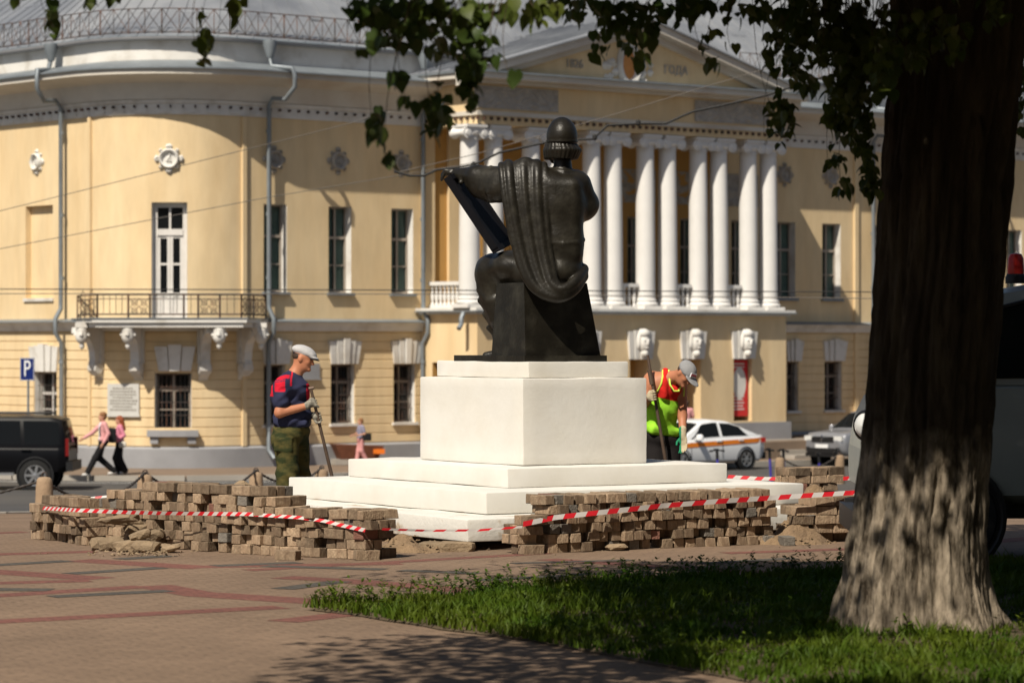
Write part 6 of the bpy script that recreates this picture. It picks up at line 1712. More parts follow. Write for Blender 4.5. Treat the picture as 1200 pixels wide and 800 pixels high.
for sd in (-1, 1):
    mb = MB(); mb.box((-2.02,sd*0.72,0.86), (0.22,0.16,0.14), Matrix.Rotation(0, 4, 'Z')); mb.build('tail_lamp', M_red, taxi)
    mb = MB(); mb.lathe([(0.02,-0.10),(0.09,-0.08),(0.10,0.02),(0.07,0.08)], 12, Matrix.Translation((0.72,sd*0.97,0.99)) @ Matrix.Scale(1.3,4,(0,1,0))); mb.box((0.78,sd*0.88,0.95), (0.05,0.12,0.04)); mb.build('wing_mirror', M_wcar, taxi, 50)
    mb = MB(); mb.box((-0.15,sd*0.872,0.86), (0.20,0.03,0.035)); mb.box((-1.05,sd*0.868,0.87), (0.20,0.03,0.035)); mb.build('door_handle', M_wcar, taxi)
    mb = MB(); mb.box((-0.31,sd*0.867,0.62), (0.012,0.006,0.55)); mb.box((0.95,sd*0.862,0.60), (0.012,0.006,0.5)); mb.build('door_gap', M_black, taxi)
    mb = MB(); mb.box((2.02,sd*0.58,0.62), (0.3,0.2,0.13)); mb.build('headlamp', M_lamp, taxi)
mb = MB(); mb.box((-2.17,0,0.40), (0.12,1.4,0.2)); mb.build('bumper', M_black, taxi)

# silver compact off-roader, seen from the front
rz = R(40.5+180); front = Vector(((964-600)/FPX*95.3, 95.3, -2.0)); sl = front-fw(rz)*2.15
splan = [(-2.15,0.75),(-1.8,0.88),(1.6,0.89),(2.0,0.82),(2.15,0.70)]
duster, gh, _ = car('compact_suv', 'silver compact off-road car facing the square, nose beside the van', 'car', sl, rz, M_scar, 0.89, 0.30, [(-2.15,0.95),(-2.0,1.05),(0.9,1.06),(1.2,1.05),(1.95,0.98),(2.12,0.84),(2.15,0.75)], splan,
    [(-2.05,1.04),(-1.8,1.50),(-1.5,1.60),(-0.2,1.65),(0.25,1.60),(1.05,1.05)], 0.64, (-1.3, 1.36), 0.35, [(-1.65,-1.55,-0.95,-0.95),(-0.87,-0.87,-0.1,-0.1),(-0.02,-0.02,0.80,0.35)], 5)
mb = MB(); mb.box((2.13,0,0.80), (0.08,0.9,0.16)); mb.build('grille', M_black, duster)
mb = MB(); mb.box((2.13,0,0.46), (0.12,1.25,0.16)); mb.box((2.12,0,0.33), (0.10,1.4,0.10)); mb.build('lower_grille', M_black, duster)
mb = MB(); mb.prism([(0,0.13),(0.06,0),(0,-0.13),(-0.06,0)], 0, 0.03, Matrix.Translation((2.175,0,0.81)) @ Matrix.Rotation(R(90),4,'Y') @ Matrix.Rotation(R(90),4,'Z')); mb.build('badge', M_chrome, duster)
mb = MB(); mb.box((2.195,0,0.60), (0.01,0.52,0.11)); mb.build('number_plate', M_signw, duster)
for sd in (-1, 1):
    mb = MB(); mb.box((2.04,sd*0.60,0.83), (0.20,0.34,0.14)); mb.build('headlamp', M_lamp, duster)
    mb = MB(); mb.box((2.10,sd*0.62,0.50), (0.10,0.16,0.14)); mb.build('fog_lamp', M_black, duster)
    mb = MB(); mb.lathe([(0.02,-0.10),(0.09,-0.08),(0.10,0.02),(0.07,0.08)], 12, Matrix.Translation((0.70,sd*1.0,1.12))); mb.build('wing_mirror', M_black if sd > 0 else M_scar, duster, 50)

# grey one-box van behind the tree
rz = R(178); nose = Vector(((1001-600)/FPX*25.6, 25.6, 0.0)); vl = nose-fw(rz)*2.19
vplan = [(-2.18,0.90),(-2.0,0.96),(1.7,0.96),(2.08,0.90),(2.18,0.80)]
van, gh, _ = car('van', 'old grey one-box van with a red roof beacon, half hidden behind the tree trunk', 'van', vl, rz, M_van, 0.96, 0.48, [(-2.18,1.2),(-2.1,1.42),(1.5,1.42),(1.85,1.40),(2.05,1.30),(2.14,1.12),(2.18,0.9)], vplan,
    [(-2.15,1.40),(-2.05,2.05),(-1.8,2.18),(0.6,2.22),(1.2,2.12),(1.78,1.42)], 0.80, (-0.95, 1.52), 0.38, [(-1.95,-1.92,-0.9,-0.9),(-0.75,-0.75,0.35,0.35),(0.48,0.48,1.5,1.12)], 6, M_steel)
for sd in (-1, 1):
    mb = MB(); M = Matrix.Translation((2.14 if sd > 0 else 1.98,sd*0.80 if sd > 0 else -0.78,1.09)) @ Matrix.Rotation(sd*R(50),4,'Z') @ Matrix.Rotation(R(90),4,'Y')
    mb.lathe([(0.115,-0.05),(0.125,0.03),(0.105,0.05)], 20, M, cap=False); hl = mb.build('headlamp', M_black, van, 50)
    mb = MB(); mb.lathe([(0.104,0.035),(0.085,0.065),(0.05,0.085),(0.0,0.092)], 20, M, cap=False); mb.build('lens', M_lamp, hl, 60)
    mb = MB(); mb.lathe([(0.065,-0.04),(0.065,0.05),(0.04,0.08),(0.0,0.085)], 16, Matrix.Translation((2.10 if sd > 0 else 2.0,sd*0.82,0.80)) @ Matrix.Rotation(sd*R(50),4,'Z') @ Matrix.Rotation(R(90),4,'Y'), cap=False); mb.build('turn_signal', M_amber, van, 50)
    mb = MB(); mb.box((1.35,sd*1.08,1.55), (0.06,0.14,0.22)); mb.tube([(1.35,sd*0.92,1.45),(1.35,sd*1.05,1.5)], 0.012, 5); mb.build('wing_mirror', M_black, van)
    mb = MB(); mb.box((-0.3,sd*0.965,1.0), (0.015,0.006,0.9)); mb.box((0.42,sd*0.963,1.0), (0.015,0.006,0.9)); mb.box((0.3,sd*0.972,1.25), (0.14,0.025,0.03)); mb.build('door_seam', M_black, van)
mb = MB(); mb.box((2.20,0,0.32), (0.10,1.80,0.18)); mb.box((2.08,0.88,0.34), (0.25,0.08,0.2)); mb.box((2.08,-0.88,0.34), (0.25,0.08,0.2)); mb.box((0,0,0.46), (3.6,1.5,0.2)); mb.build('bumper', M_black, van)
mb = MB()
for sd in (-1, 1): mb.tube([(-2.0,sd*0.87,2.06),(0.9,sd*0.87,2.07),(1.25,sd*0.86,1.98)], 0.018, 5)
mb.build('roof_gutter', M_black, van)
bw = P(1187, 327, 25.5)-Vector(vl); c_, s_ = math.cos(-rz), math.sin(-rz); bl_ = Vector((c_*bw.x-s_*bw.y, s_*bw.x+c_*bw.y, 0))
Mb = Matrix.Translation((bl_.x, 0.25, 2.215))
mb = MB(); mb.lathe([(0.085,0),(0.085,0.05),(0.07,0.075)], 18, Mb); be = mb.build('beacon_base', M_black, van, 40)
mb = MB(); mb.lathe([(0.066,0.076),(0.068,0.11),(0.062,0.20),(0.045,0.235),(0.0,0.245)], 18, Mb, cap=False); mb.build('red_beacon', M_red, be, 50)

# ================================================================== STREET FURNITURE
bol = thing('bollard', 'nearest tapered concrete bollard beside the black car, behind the low stack end', 'bollard', (0,0,0), 0, 'concrete bollards with chains')
mb = MB(); mb.lathe([(0.125,-0.15),(0.125,0.0),(0.118,0.25),(0.108,0.46),(0.098,0.505),(0.07,0.53),(0.0,0.54)], 20, cap=False); mb.build('post', M_bollard, bol, 40)
mb = MB(); pts = [(math.cos(a)*0.035, 0, 0.56+math.sin(a)*0.035) for a in np.linspace(0, 2*math.pi, 11)]; mb.tube(pts, 0.010, 6); mb.build('ring', M_iron, bol)
def copy_tree(o, parent=None):
    c = o.copy(); col.objects.link(c)
    if parent is not None: c.parent = parent
    for ch in [x for x in col.objects if x.parent == o]: copy_tree(ch, c)
    return c
BL = [(52,41.0,559,None),(170,44.5,556,'bollard showing only its head above the tall paver stack, chains on both sides'),(300,50.0,553,'bollard behind the pale rubble on the stack, left of the man in the flat cap'),(377,51.5,550,'bollard with a dark square hole, beside the upright crowbar'),
      (914,74.0,536,'bollard between two blue scooter poles behind the low row of pavers'),(984,75.0,533,'bollard in front of the silver car, beside the van headlamp'),(-62,39,560,'bollard')]
bpos = []
for px, Y, ty, lb in BL[:6]:
    x = (px-600)/FPX*Y; z = hgt(x, Y); top = EYE-(ty-400)/FPX*Y
    o = bol if lb is None else copy_tree(bol)
    o.location = (x, Y, top-0.53); bpos.append(Vector((x, Y, top+0.03)))
    if lb: o['label'] = lb
mb = MB(); mb.box((0.0,-0.115,0.24), (0.09,0.02,0.22)); mb.build('hole_plate', M_black, [o for o in col.objects if o.name.startswith('bollard') and o.parent is None and abs(o.location.y-51.5) < .1][0])
def chain(a, b, sag, label):
    mb = MB(); L_ = (b-a).length; n = max(12, int(L_/0.045)); pts = []
    for i in range(n+1):
        t = i/n; pts.append(a.lerp(b, t)+Vector((0,0,-sag*4*t*(1-t))))
    mb.tube(pts, [0.024 if i % 2 else 0.013 for i in range(n+1)], 6)
    return tag(mb.build('chain', M_chain), label, 'chain', 'chains between the bollards')
far_l = Vector((-9.6, 40.0, -0.05))
chain(far_l, bpos[0]-Vector((0,0,.06)), 0.30, 'chain leaving the nearest bollard toward the left edge of the square')
chain(bpos[0]-Vector((0,0,.06)), bpos[1], 0.32, 'chain sagging between the black car bollard and the bollard above the tall stack')
chain(bpos[1], bpos[2], 0.36, 'chain from the tall stack bollard to the one by the pale rubble')
chain(bpos[2], bpos[3], 0.22, 'short chain passing behind the man in the flat cap')
chain(bpos[4], bpos[5], 0.3, 'chain between the two bollards in front of the silver car')
# kick scooters parked beyond the works
def scooter(px, ty, label, turn, first=None):
    Y = 84.0; x = (px-600)/FPX*Y; top = EYE-(ty-400)/FPX*Y
    if first is None:
        o = thing('kick_scooter', label, 'scooter', (x, Y, top-1.1), turn, 'parked blue kick scooters')
        mb = MB(); mb.tube([(0,0,0.12),(0.06,0,1.08)], 0.034, 8); mb.build('stem', M_scoot, o)
        mb = MB(); mb.tube([(0.06,-0.27,1.07),(0.08,-0.10,1.09),(0.08,0.10,1.09),(0.06,0.27,1.07)], 0.020, 6); mb.tube([(0.06,-0.27,1.07),(0.06,-0.15,1.08)], 0.028, 6); mb.tube([(0.06,0.27,1.07),(0.06,0.15,1.08)], 0.028, 6); mb.box((0.09,0,1.11), (0.08,0.12,0.05)); mb.tube([(0.045,0,0.85),(0.06,0,1.09)], 0.04, 8); mb.build('handlebar', M_black, o)
        mb = MB(); mb.box((-0.45,0,0.15), (0.85,0.16,0.05)); mb.tube([(-0.05,0,0.15),(0.0,0,0.3)], 0.03, 6); mb.build('deck', M_black, o)
        for xx in (0.02, -0.92):
            mb = MB(); mb.lathe([(0.05,-0.03),(0.11,-0.03),(0.12,0),(0.11,0.03),(0.05,0.03)], 16, Matrix.Translation((xx,0,0.12)) @ Matrix.Rotation(R(90),4,'X')); mb.build('wheel', M_tyre, o, 40)
        return o
    o = copy_tree(first); o.location = (x, Y, top-1.1); o.rotation_euler = (0,0,turn); o['label'] = label; return o
s0_ = scooter(842, 527, 'blue kick scooter whose handlebar shows against the white taxi door', R(130))
scooter(904, 526, 'blue kick scooter left of the bollard behind the low row of pavers', R(200), s0_); scooter(920, 527, 'blue kick scooter right of the bollard behind the low row of pavers', R(205), s0_)
scooter(962, 531, 'blue kick scooter under the number plate of the silver car', R(190), s0_); scooter(983, 530, 'blue kick scooter touching the bollard by the van headlamp', R(195), s0_)
# parking sign
sgn = thing('parking_sign', 'blue square parking sign with white letter P on a thin grey post', 'sign', ((32-600)/FPX*83, 83, -1.95), R(-42))
mb = MB(); mb.tube([(0,0.03,0),(0,0.03,3.25)], 0.03, 8); mb.build('pole', M_zinc, sgn)
zs = EYE-(432.5-400)/FPX*83+1.95
mb = MB(); mb.box((0,0,zs), (0.58,0.012,0.60)); sb = mb.build('sign_plate', M_blue, sgn)
mb = MB()
for (c, d) in (((0,-0.008,0.285),(0.56,0.004,0.012)), ((0,-0.008,-0.285),(0.56,0.004,0.012)), ((0.272,-0.008,0),(0.012,0.004,0.56)), ((-0.272,-0.008,0),(0.012,0.004,0.56))): mb.box((c[0],c[1],c[2]+zs), d)
mb.build('sign_border', M_signw, sb)
text('sign_letter', 'P', 0.60, M_signw, sb, (0.0,-0.010,zs), (R(90),0,0), 0.003)
# memorial plaque, small plaque (parts of the mansion)
def plaque(p0, p1, y0, y1, lines, m):
    a, b = s_at(p0), s_at(p1); z1, z0 = z_at(y0, (a+b)/2), z_at(y1, (a+b)/2)
    mb = MB(); mb.mbox(Wp, a, b, 0.023, 0.075, z0, z1, n=4); mb.mbox(Wp, a-0.03, b+0.03, 0.023, 0.11, z0-0.05, z0-0.002, n=4); o = part('plaque', mb, m)
    if lines:
        mb = MB(); r_ = random.Random(2)
        for k in range(lines):
            w = (b-a)*(0.80 if k % 3 else 0.62); c = (a+b)/2; z = z1-(z1-z0)*(0.14+0.78*k/lines); x = c-w/2
            while x < c+w/2:
                l = r_.uniform(0.03, 0.08); mb.mbox(Wp, x, x+l, 0.0755, 0.079, z-0.035, z+0.015); x += l+0.025
        mb.build('plaque_lettering', M_incise, o)
plaque(128, 164, 449.5, 486, 8, M_plaque); plaque(351, 373, 426, 443, 0, M_plinth)
# rust trough by the wall
tr_ = thing('trough', 'low rust-brown trough with orange patches standing at the wall behind the small woman', 'trough', P(419, 543, 92.0), R(20))
mb = MB(); mb.hexa([(-0.55,-0.25,0.14),(0.55,-0.25,0.14),(0.55,0.25,0.14),(-0.55,0.25,0.14),(-0.78,-0.36,0.58),(0.70,-0.36,0.52),(0.70,0.36,0.52),(-0.78,0.36,0.58)]); tb = mb.build('basin', M_rust, tr_)
mb = MB(); mb.box((-0.05,-0.335,0.35), (0.18,0.04,0.16)); mb.box((0.55,-0.34,0.36), (0.34,0.04,0.14)); mb.build('orange_patch', M_orng, tb)
for x in (-0.55, 0.45):
    mb = MB(); mb.box((x,0,0.06), (0.42,0.5,0.16)); mb.build('stand_block', M_kerb, tr_)

# ================================================================== OVERHEAD CABLES
def cable(label, pts, r, m, sag=0.0, clamps=()):
    pts = [P(*p) for p in pts]; mb = MB(); dense = []
    for a, b in zip(pts, pts[1:]):
        for i in range(12): t = i/12; dense.append(a.lerp(b, t)+Vector((0,0,-sag*4*t*(1-t))))
    dense.append(pts[-1]); mb.tube(dense, r, 5)
    for c in clamps:
        p = P(*c); mb.lathe([(0.02,-0.06),(0.05,-0.03),(0.05,0.03),(0.02,0.06)], 8, Matrix.Translation(p))
    return tag(mb.build('overhead_cable', m), label, 'cable', 'cables strung across the square')
cable('upper of two level wires crossing the square at balcony height', [(-60,338.5,70),(520,340,70),(1250,343,70)], 0.012, M_cable)
cable('lower of two level wires crossing the square at balcony height', [(-60,344,70),(520,344.5,70),(1250,352,70)], 0.010, M_gwire)
cable('thin wire rising from the left edge past the corner medallion', [(-60,262,72),(190,200,72),(500,122,74)], 0.009, M_gwire)
cable('thin wire rising from the left edge across the balcony door', [(-60,303,72),(310,232,72),(560,190,73)], 0.009, M_gwire)
cable('thick black looping cable running behind the statue head to the pediment corner', [(462,201,62),(480,206,62),(497,206,62),(512,199,62),(536,196.5,62),(556,193,62),(585,179,62),(615,172.5,62),(640,167,62),(660,165,62),(695,163,62),(712,147,62),(750,145,62),(780,145,62),(800,136,62),(812,131,62),(845,124,62),(898,112,62),(925,103,62),(960,92,62),(1100,60,62),(1260,20,62)], 0.024, M_cable, 0, ((555,193,62),(697,161,62),(748,144,62)))
cable('thin wire running from the left wing to the portico corner', [(462,203,63),(560,180,63),(700,140,63),(900,80,63),(1260,-10,63)], 0.008, M_gwire)
# ================================================================== LAWN
LP = [G(362,715), G(395,712), G(440,709.5), G(500,705), G(560,699.5), G(620,694), G(700,687.5), G(780,682.5), G(850,678.5), G(930,674), G(1000,670), G(1120,664), G(1400,655), Vector((9,21,0)), Vector((9,11,0)), Vector((3.6,11.4,0)), G(1010,826), G(880,800), G(780,781), G(700,766), G(600,748.5), G(520,738), G(450,727), G(400,719)]
mb = MB(); cl = Vector((2.2, 19.3, 0))
fine = []
for a, b in zip(LP, LP[1:]+LP[:1]):
    n = max(1, int((b-a).length/0.25)); fine += [a.lerp(b, i/n) for i in range(n)]
rg = random.Random(9)
fine = [p+Vector((rg.uniform(-.03,.03), rg.uniform(-.03,.03), 0)) for p in fine]
mb.v = [tuple(cl+Vector((0,0,0.05)))]+[tuple(cl.lerp(p, 0.975)+Vector((0,0,0.025))) for p in fine]+[tuple(p+Vector((0,0,0.006))) for p in fine]
n = len(fine)
for i in range(n):
    j = (i+1) % n; mb.f += [(0, 1+i, 1+j), (1+i, 1+n+i, 1+n+j, 1+j)]; mb.m += [0, 0]
tag(mb.build('lawn', M_soil), kind='structure')
poly = np.array([(p.x, p.y) for p in LP]); poly = poly+(poly-np.array([2.2, 19.3]))*0.012
def inside(x, y):
    c = np.zeros(len(x), bool); m = len(poly)
    for i in range(m):
        x1, y1 = poly[i]; x2, y2 = poly[(i+1) % m]
        q = ((y1 > y) != (y2 > y)) & (x < (x2-x1)*(y-y1)/(y2-y1+1e-12)+x1); c ^= q
    return c
from mathutils import noise as mnoise
rs = np.random.RandomState(3)
NB = 210000
bx = rs.uniform(-1.6, 6.2, NB); by = rs.uniform(14.0, 26.0, NB); k = inside(bx, by); bx, by = bx[k], by[k]
clump = np.sin(bx*5.1+np.sin(by*3.7)*1.6)*np.sin(by*4.3+np.sin(bx*2.9)*2)*0.5+0.5
keep = rs.rand(len(bx)) < (0.35+0.65*clump); bx, by, clump = bx[keep], by[keep], clump[keep]
n = len(bx); h = rs.uniform(0.035, 0.082, n)*(0.55+0.9*clump); tall = rs.rand(n) < 0.02; h[tall] *= 1.7
w = rs.uniform(0.004, 0.009, n); a = rs.uniform(0, 6.283, n); ln = rs.uniform(0.1, 0.8, n)*h; a2 = rs.uniform(0, 6.283, n)
z0 = np.full(n, 0.02)
px_, py_ = np.cos(a)*w, np.sin(a)*w; lx, ly = np.cos(a2)*ln, np.sin(a2)*ln
V = np.stack([np.stack([bx-px_, by-py_, z0], 1), np.stack([bx+px_, by+py_, z0], 1), np.stack([bx+px_*0.8+lx*0.35, by+py_*0.8+ly*0.35, z0+h*0.6], 1), np.stack([bx-px_*0.8+lx*0.35, by-py_*0.8+ly*0.35, z0+h*0.6], 1), np.stack([bx+lx, by+ly, z0+h], 1)], 1).reshape(-1, 3)
b0 = np.arange(n)*5
F = np.concatenate([np.stack([b0, b0+1, b0+2], 1), np.stack([b0, b0+2, b0+3], 1), np.stack([b0+3, b0+2, b0+4], 1)])
# broad-leaved weeds: small rosettes and leafy sprigs, denser along the far edge
wv, wf = [], []
def leaflet(c, d, l, wd, up):
    d = Vector(d).normalized(); s = d.cross(Vector((0,0,1)))
    if s.length < 0.05: s = Vector((1,0,0))
    s.normalize(); s *= wd; b = len(wv)
    wv.extend([tuple(c), tuple(c+d*l*0.45+s+Vector((0,0,up*l*0.4))), tuple(c+d*l+Vector((0,0,up*l*0.3))), tuple(c+d*l*0.45-s+Vector((0,0,up*l*0.4)))])
    wf.extend([(b, b+1, b+2), (b, b+2, b+3)])
rg = random.Random(17)
edge = [(LP[i], LP[i+1]) for i in range(0, 11)]
for q in range(900):
    if q < 420:
        a_, b_ = rg.choice(edge); p = a_.lerp(b_, rg.random())+Vector((rg.uniform(-.05,.05), -abs(rg.gauss(0.05, 0.25)), 0)); hh_ = rg.uniform(0.05, 0.16)
    else:
        p = Vector((rg.uniform(-1.3, 4.6), rg.uniform(15.6, 23.5), 0)); hh_ = rg.uniform(0.03, 0.11)
    if not inside(np.array([p.x]), np.array([p.y-0.02]))[0]: continue
    lean = Vector((rg.uniform(-.3,.3), rg.uniform(-.3,.3), 0))
    for j in range(rg.randint(5, 10)):
        t = rg.uniform(0.25, 1); c = p+lean*hh_*t+Vector((0,0,0.05+hh_*t)); an = rg.uniform(0, 6.28)
        leaflet(c, (math.cos(an), math.sin(an), rg.uniform(-.1,.7)), rg.uniform(0.022, 0.05), rg.uniform(0.007, 0.014), rg.uniform(-.2,.5))
for (gx, gy, hh_) in ((945,674,0.22),(540,702,0.15),(665,691,0.16),(805,682,0.13),(730,686,0.13),(880,678,.14),(500,706,.1)):
    p = G(gx, gy)
    for j in range(26):
        t = rg.uniform(0.1, 1); c = p+Vector((rg.gauss(0,.02), rg.gauss(0,.02), 0.05+hh_*t)); an = rg.uniform(0, 6.28)
        leaflet(c, (math.cos(an), math.sin(an), rg.uniform(0,.9)), rg.uniform(0.02, 0.05)*(1.2-0.5*t), 0.010, 0.2)
nv = len(V); V = np.concatenate([V, np.array(wv)]); F = np.concatenate([F, np.array(wf)+nv])
tag(link('grass', np_mesh('grass', V, F, M_grass, True)), kind='stuff')
# a dandelion plant near the front of the lawn
dp = thing('weed', 'broad-leaved light green weed in the sunlit grass left of the trunk foot', 'plant', G(948, 752)+Vector((0,0,0.05)))
for j in range(9):
    an = j*0.7; l = rg.uniform(0.10, 0.20); d = Vector((math.cos(an), math.sin(an)*0.8, 0)); s = Vector((-d.y, d.x, 0)); m = MB(); rows = []
    for i in range(6):
        t = i/5; c = d*l*t*0.8+Vector((0,0,l*0.75*math.sin(t*1.9))); w_ = 0.028*math.sin(min(1, t*1.15+0.12)*math.pi)*(1+0.25*(i % 2))
        rows.append([c-s*w_, c+Vector((0,0,-0.006)), c+s*w_])
    m.grid(rows); m.build('leaf', M_grass, dp, 60)

# ================================================================== THE LINDEN TREE
TY = 18.8; TS = FPX/TY
TR = [(-520,1080,1225),(-380,1068,1222),(-150,1050,1216),(0,1044,1204),(100,1041,1193),(200,1036,1183),(300,1027,1178),(400,1021,1168),(500,1013,1161),(560,1006,1157),(620,998,1155),(680,988,1160),(710,982,1168),(740,976,1182),(775,966,1196)]
tx0 = (1080-600)/TS
tree = thing('linden_tree', 'tall linden tree with flared grey trunk and drooping leafy branches at the right', 'tree', (tx0, TY, 0))
def trow(py):
    for (a, b, c), (d, e, f) in zip(TR, TR[1:]):
        if py <= d: t = (py-a)/(d-a); return b+(e-b)*t, c+(f-c)*t
    return TR[-1][1:]
NA, NZ = 210, 380; Vt = []
for i in range(NZ+1):
    py = -520+(775+520)*i/NZ; l, r = trow(py); cx = ((l+r)/2-600)/TS-tx0; rad = (r-l)/2/TS; z = EYE-(py-400)/TS
    fl = max(0, min(1, (0.62-z)/0.62))
    for k in range(NA):
        an = 2*math.pi*k/NA
        lobe = 1+fl*fl*0.10*math.sin(an*5+0.9)+fl*0.04*math.sin(an*9+2)
        # long plates and furrows of the bark
        g = mnoise.noise(Vector((math.cos(an)*4.2+z*0.25, math.sin(an)*4.2, z*1.1)))
        g2 = mnoise.noise(Vector((math.cos(an)*13, math.sin(an)*13, z*3.2+math.sin(an*7)*0.3)))
        g3 = mnoise.noise(Vector((math.cos(an)*26, math.sin(an)*26, z*8)))
        w_ = 0.35*mnoise.noise(Vector((math.cos(an)*3, math.sin(an)*3, z*1.7+5)))
        r1 = 1-abs(mnoise.noise(Vector((math.cos(an+w_*0.25)*5.6, math.sin(an+w_*0.25)*5.6, z*0.75+w_))))*2.6
        r2 = 1-abs(mnoise.noise(Vector((math.cos(an)*11+3, math.sin(an)*11, z*2.2+w_))))*2.8
        d = 0.014*g-0.042*max(0, r1)**2-0.018*max(0, r2)**2+0.010*g2+0.009*g3+0.014+0.02*mnoise.noise(Vector((math.cos(an)*1.5, math.sin(an)*1.5, z*1.4)))
        dr = rad*lobe+d
        Vt.append((cx+math.cos(an)*dr, math.sin(an)*dr*(0.95-0.15*fl), z))
Ft = []
for i in range(NZ):
    for k in range(NA):
        k2 = (k+1) % NA; Ft.append((i*NA+k, (i+1)*NA+k, (i+1)*NA+k2, i*NA+k2))
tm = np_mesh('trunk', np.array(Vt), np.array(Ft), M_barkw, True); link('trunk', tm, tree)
# limbs
rg = random.Random(31); topc = Vector((((1080+1225)/2-600)/TS-tx0, 0, EYE+920/TS))
LIMBS = [((0.15,0,4.6),(-1.0,-1.3,5.0),(-2.4,-2.6,4.7),(-3.4,-3.4,4.3)), ((0.2,0,5.2),(-0.6,-1.8,6.0),(-0.9,-3.4,5.6),(-1.2,-4.4,4.9)), ((0.2,0,5.8),(1.6,-1.0,6.6),(3.0,-1.8,6.6),(4.2,-2.2,6.0)), ((0.3,0,6.3),(0.9,1.6,7.2),(1.6,3.0,7.2),(2.2,4.2,6.5)),
         ((0.3,0,6.4),(0.4,-0.4,8.4),(0.8,-0.8,10.4),(1.0,-0.8,12.4)), ((0.3,0,6.2),(1.6,0.6,8.0),(2.8,0.8,9.6),(3.6,1.0,11.0)), ((0.1,-0.1,4.3),(0.2,-1.6,4.9),(0.6,-3.2,4.8),(0.8,-4.4,4.4)), ((0.2,0.1,4.7),(-0.8,0.3,5.0),(-1.6,0.2,4.7),(-2.0,-0.2,4.3))]
for L_ in LIMBS:
    m = MB(); q = [Vector(p) for p in L_]; dense = []
    for i in range(13):
        t = i/12*3; j = min(2, int(t)); f = t-j; dense.append(q[j].lerp(q[j+1], f)+Vector((rg.gauss(0,.03), rg.gauss(0,.03), rg.gauss(0,.03))))
    m.tube(dense, [0.15*(1-i/12)+0.018 for i in range(13)], 8); m.build('branch', M_bark, tree, 60)
m = MB(); m.tube([topc-Vector((0,0,0.3)), topc+Vector((0.0,0,0.8)), topc+Vector((0.1,-0.1,2.0))], [0.36, 0.27, 0.2], 14); m.build('branch', M_bark, tree, 60)
# one linden leaf: heart shaped, folded on its midrib
def leaf_pts(l):
    o = [(0,0),(0.30,-0.10),(0.50,0.12),(0.50,0.42),(0.32,0.74),(0.10,0.95),(0,1.10)]
    return o
def leaf_arrays():
    o = leaf_pts(1); v = [(0,0.02,0),(0,0.40,0.03),(0,0.75,0.0),(0,1.10,-0.10)]
    for s in (1, -1):
        v += [(s*0.26,-0.09,0.06),(s*0.47,0.12,0.10),(s*0.48,0.42,0.11),(s*0.30,0.74,0.05)]
    f = []
    for b, fl in ((4, False), (8, True)):
        t = [(0,b,b+1),(0,b+1,1),(1,b+1,b+2),(1,b+2,2),(2,b+2,b+3),(2,b+3,3)]
        f += [tuple(reversed(q)) if fl else q for q in t]
    return np.array(v, float), np.array(f)
LV_, LF_ = leaf_arrays()
lm = np_mesh('leaf', LV_, LF_, M_leaf, True)
BLOBS = [(62,22,5,26,9,15),(108,0,10,4,3,15),(238,40,10,38,15,15),(278,12,9,16,6,15),(130,-6,6,6,3,15),
 (472,24,32,32,60,14.6),(443,42,12,16,10,14.6),(420,62,7,7,2,14.4),(466,92,10,14,7,14.6),(444,145,9,34,13,14.4),(456,183,5,8,3,14.3),(479,116,8,10,5,14.5),
 (512,130,15,34,26,14.8),(548,104,12,22,14,14.8),(555,50,22,52,66,14.8),(598,85,6,8,2,14.6),(582,66,7,7,3,14.6),(520,40,22,40,22,15.2),(590,10,20,14,12,15),(627,12,16,14,12,15.2),
 (712,26,22,30,26,15.4),(745,36,24,34,28,15.4),(700,60,8,14,4,15.2),(752,68,10,10,5,15.2),(800,12,22,18,18,15.6),(832,40,9,22,7,15.6),(834,72,10,12,5,15.5),(862,8,20,14,12,15.8),(850,50,12,8,2,15.6),
 (912,45,16,30,16,16),(935,60,16,50,55,16.2),(915,135,16,34,34,16),(945,100,14,22,10,16.2),(928,8,24,14,16,16),
 (975,40,26,46,110,16.6),(1010,60,26,62,150,17),(990,110,24,46,95,16.8),(975,130,12,30,18,16.6),(1000,140,22,24,40,17),(1035,60,20,60,90,17.4),(1075,40,26,44,50,17.6),(1115,30,22,40,26,17.6),
 (975,185,14,18,10,16.4),(990,215,12,14,7,16.4),(1020,200,14,34,30,18.2),(1010,165,12,20,14,18),(1195,110,10,44,26,19.6),(1198,60,6,20,8,19.6),(1165,10,24,18,14,18)]
leaves = []
st = MB()
BLOBS += [(20,2,8,8,4,15),(420,8,16,14,12,14.6),(500,8,20,14,18,14.8),(640,6,14,12,12,15.2),(676,10,14,14,12,15.4),(770,20,14,24,14,15.5),(815,5,30,10,18,15.7),(890,14,16,18,14,16),(905,70,10,20,8,16),(660,2,40,6,16,15.2),(535,10,50,14,30,15),(440,15,30,18,20,14.6),(740,8,40,12,22,15.5),(935,30,30,30,36,16.4),(960,5,60,16,40,16.8)]
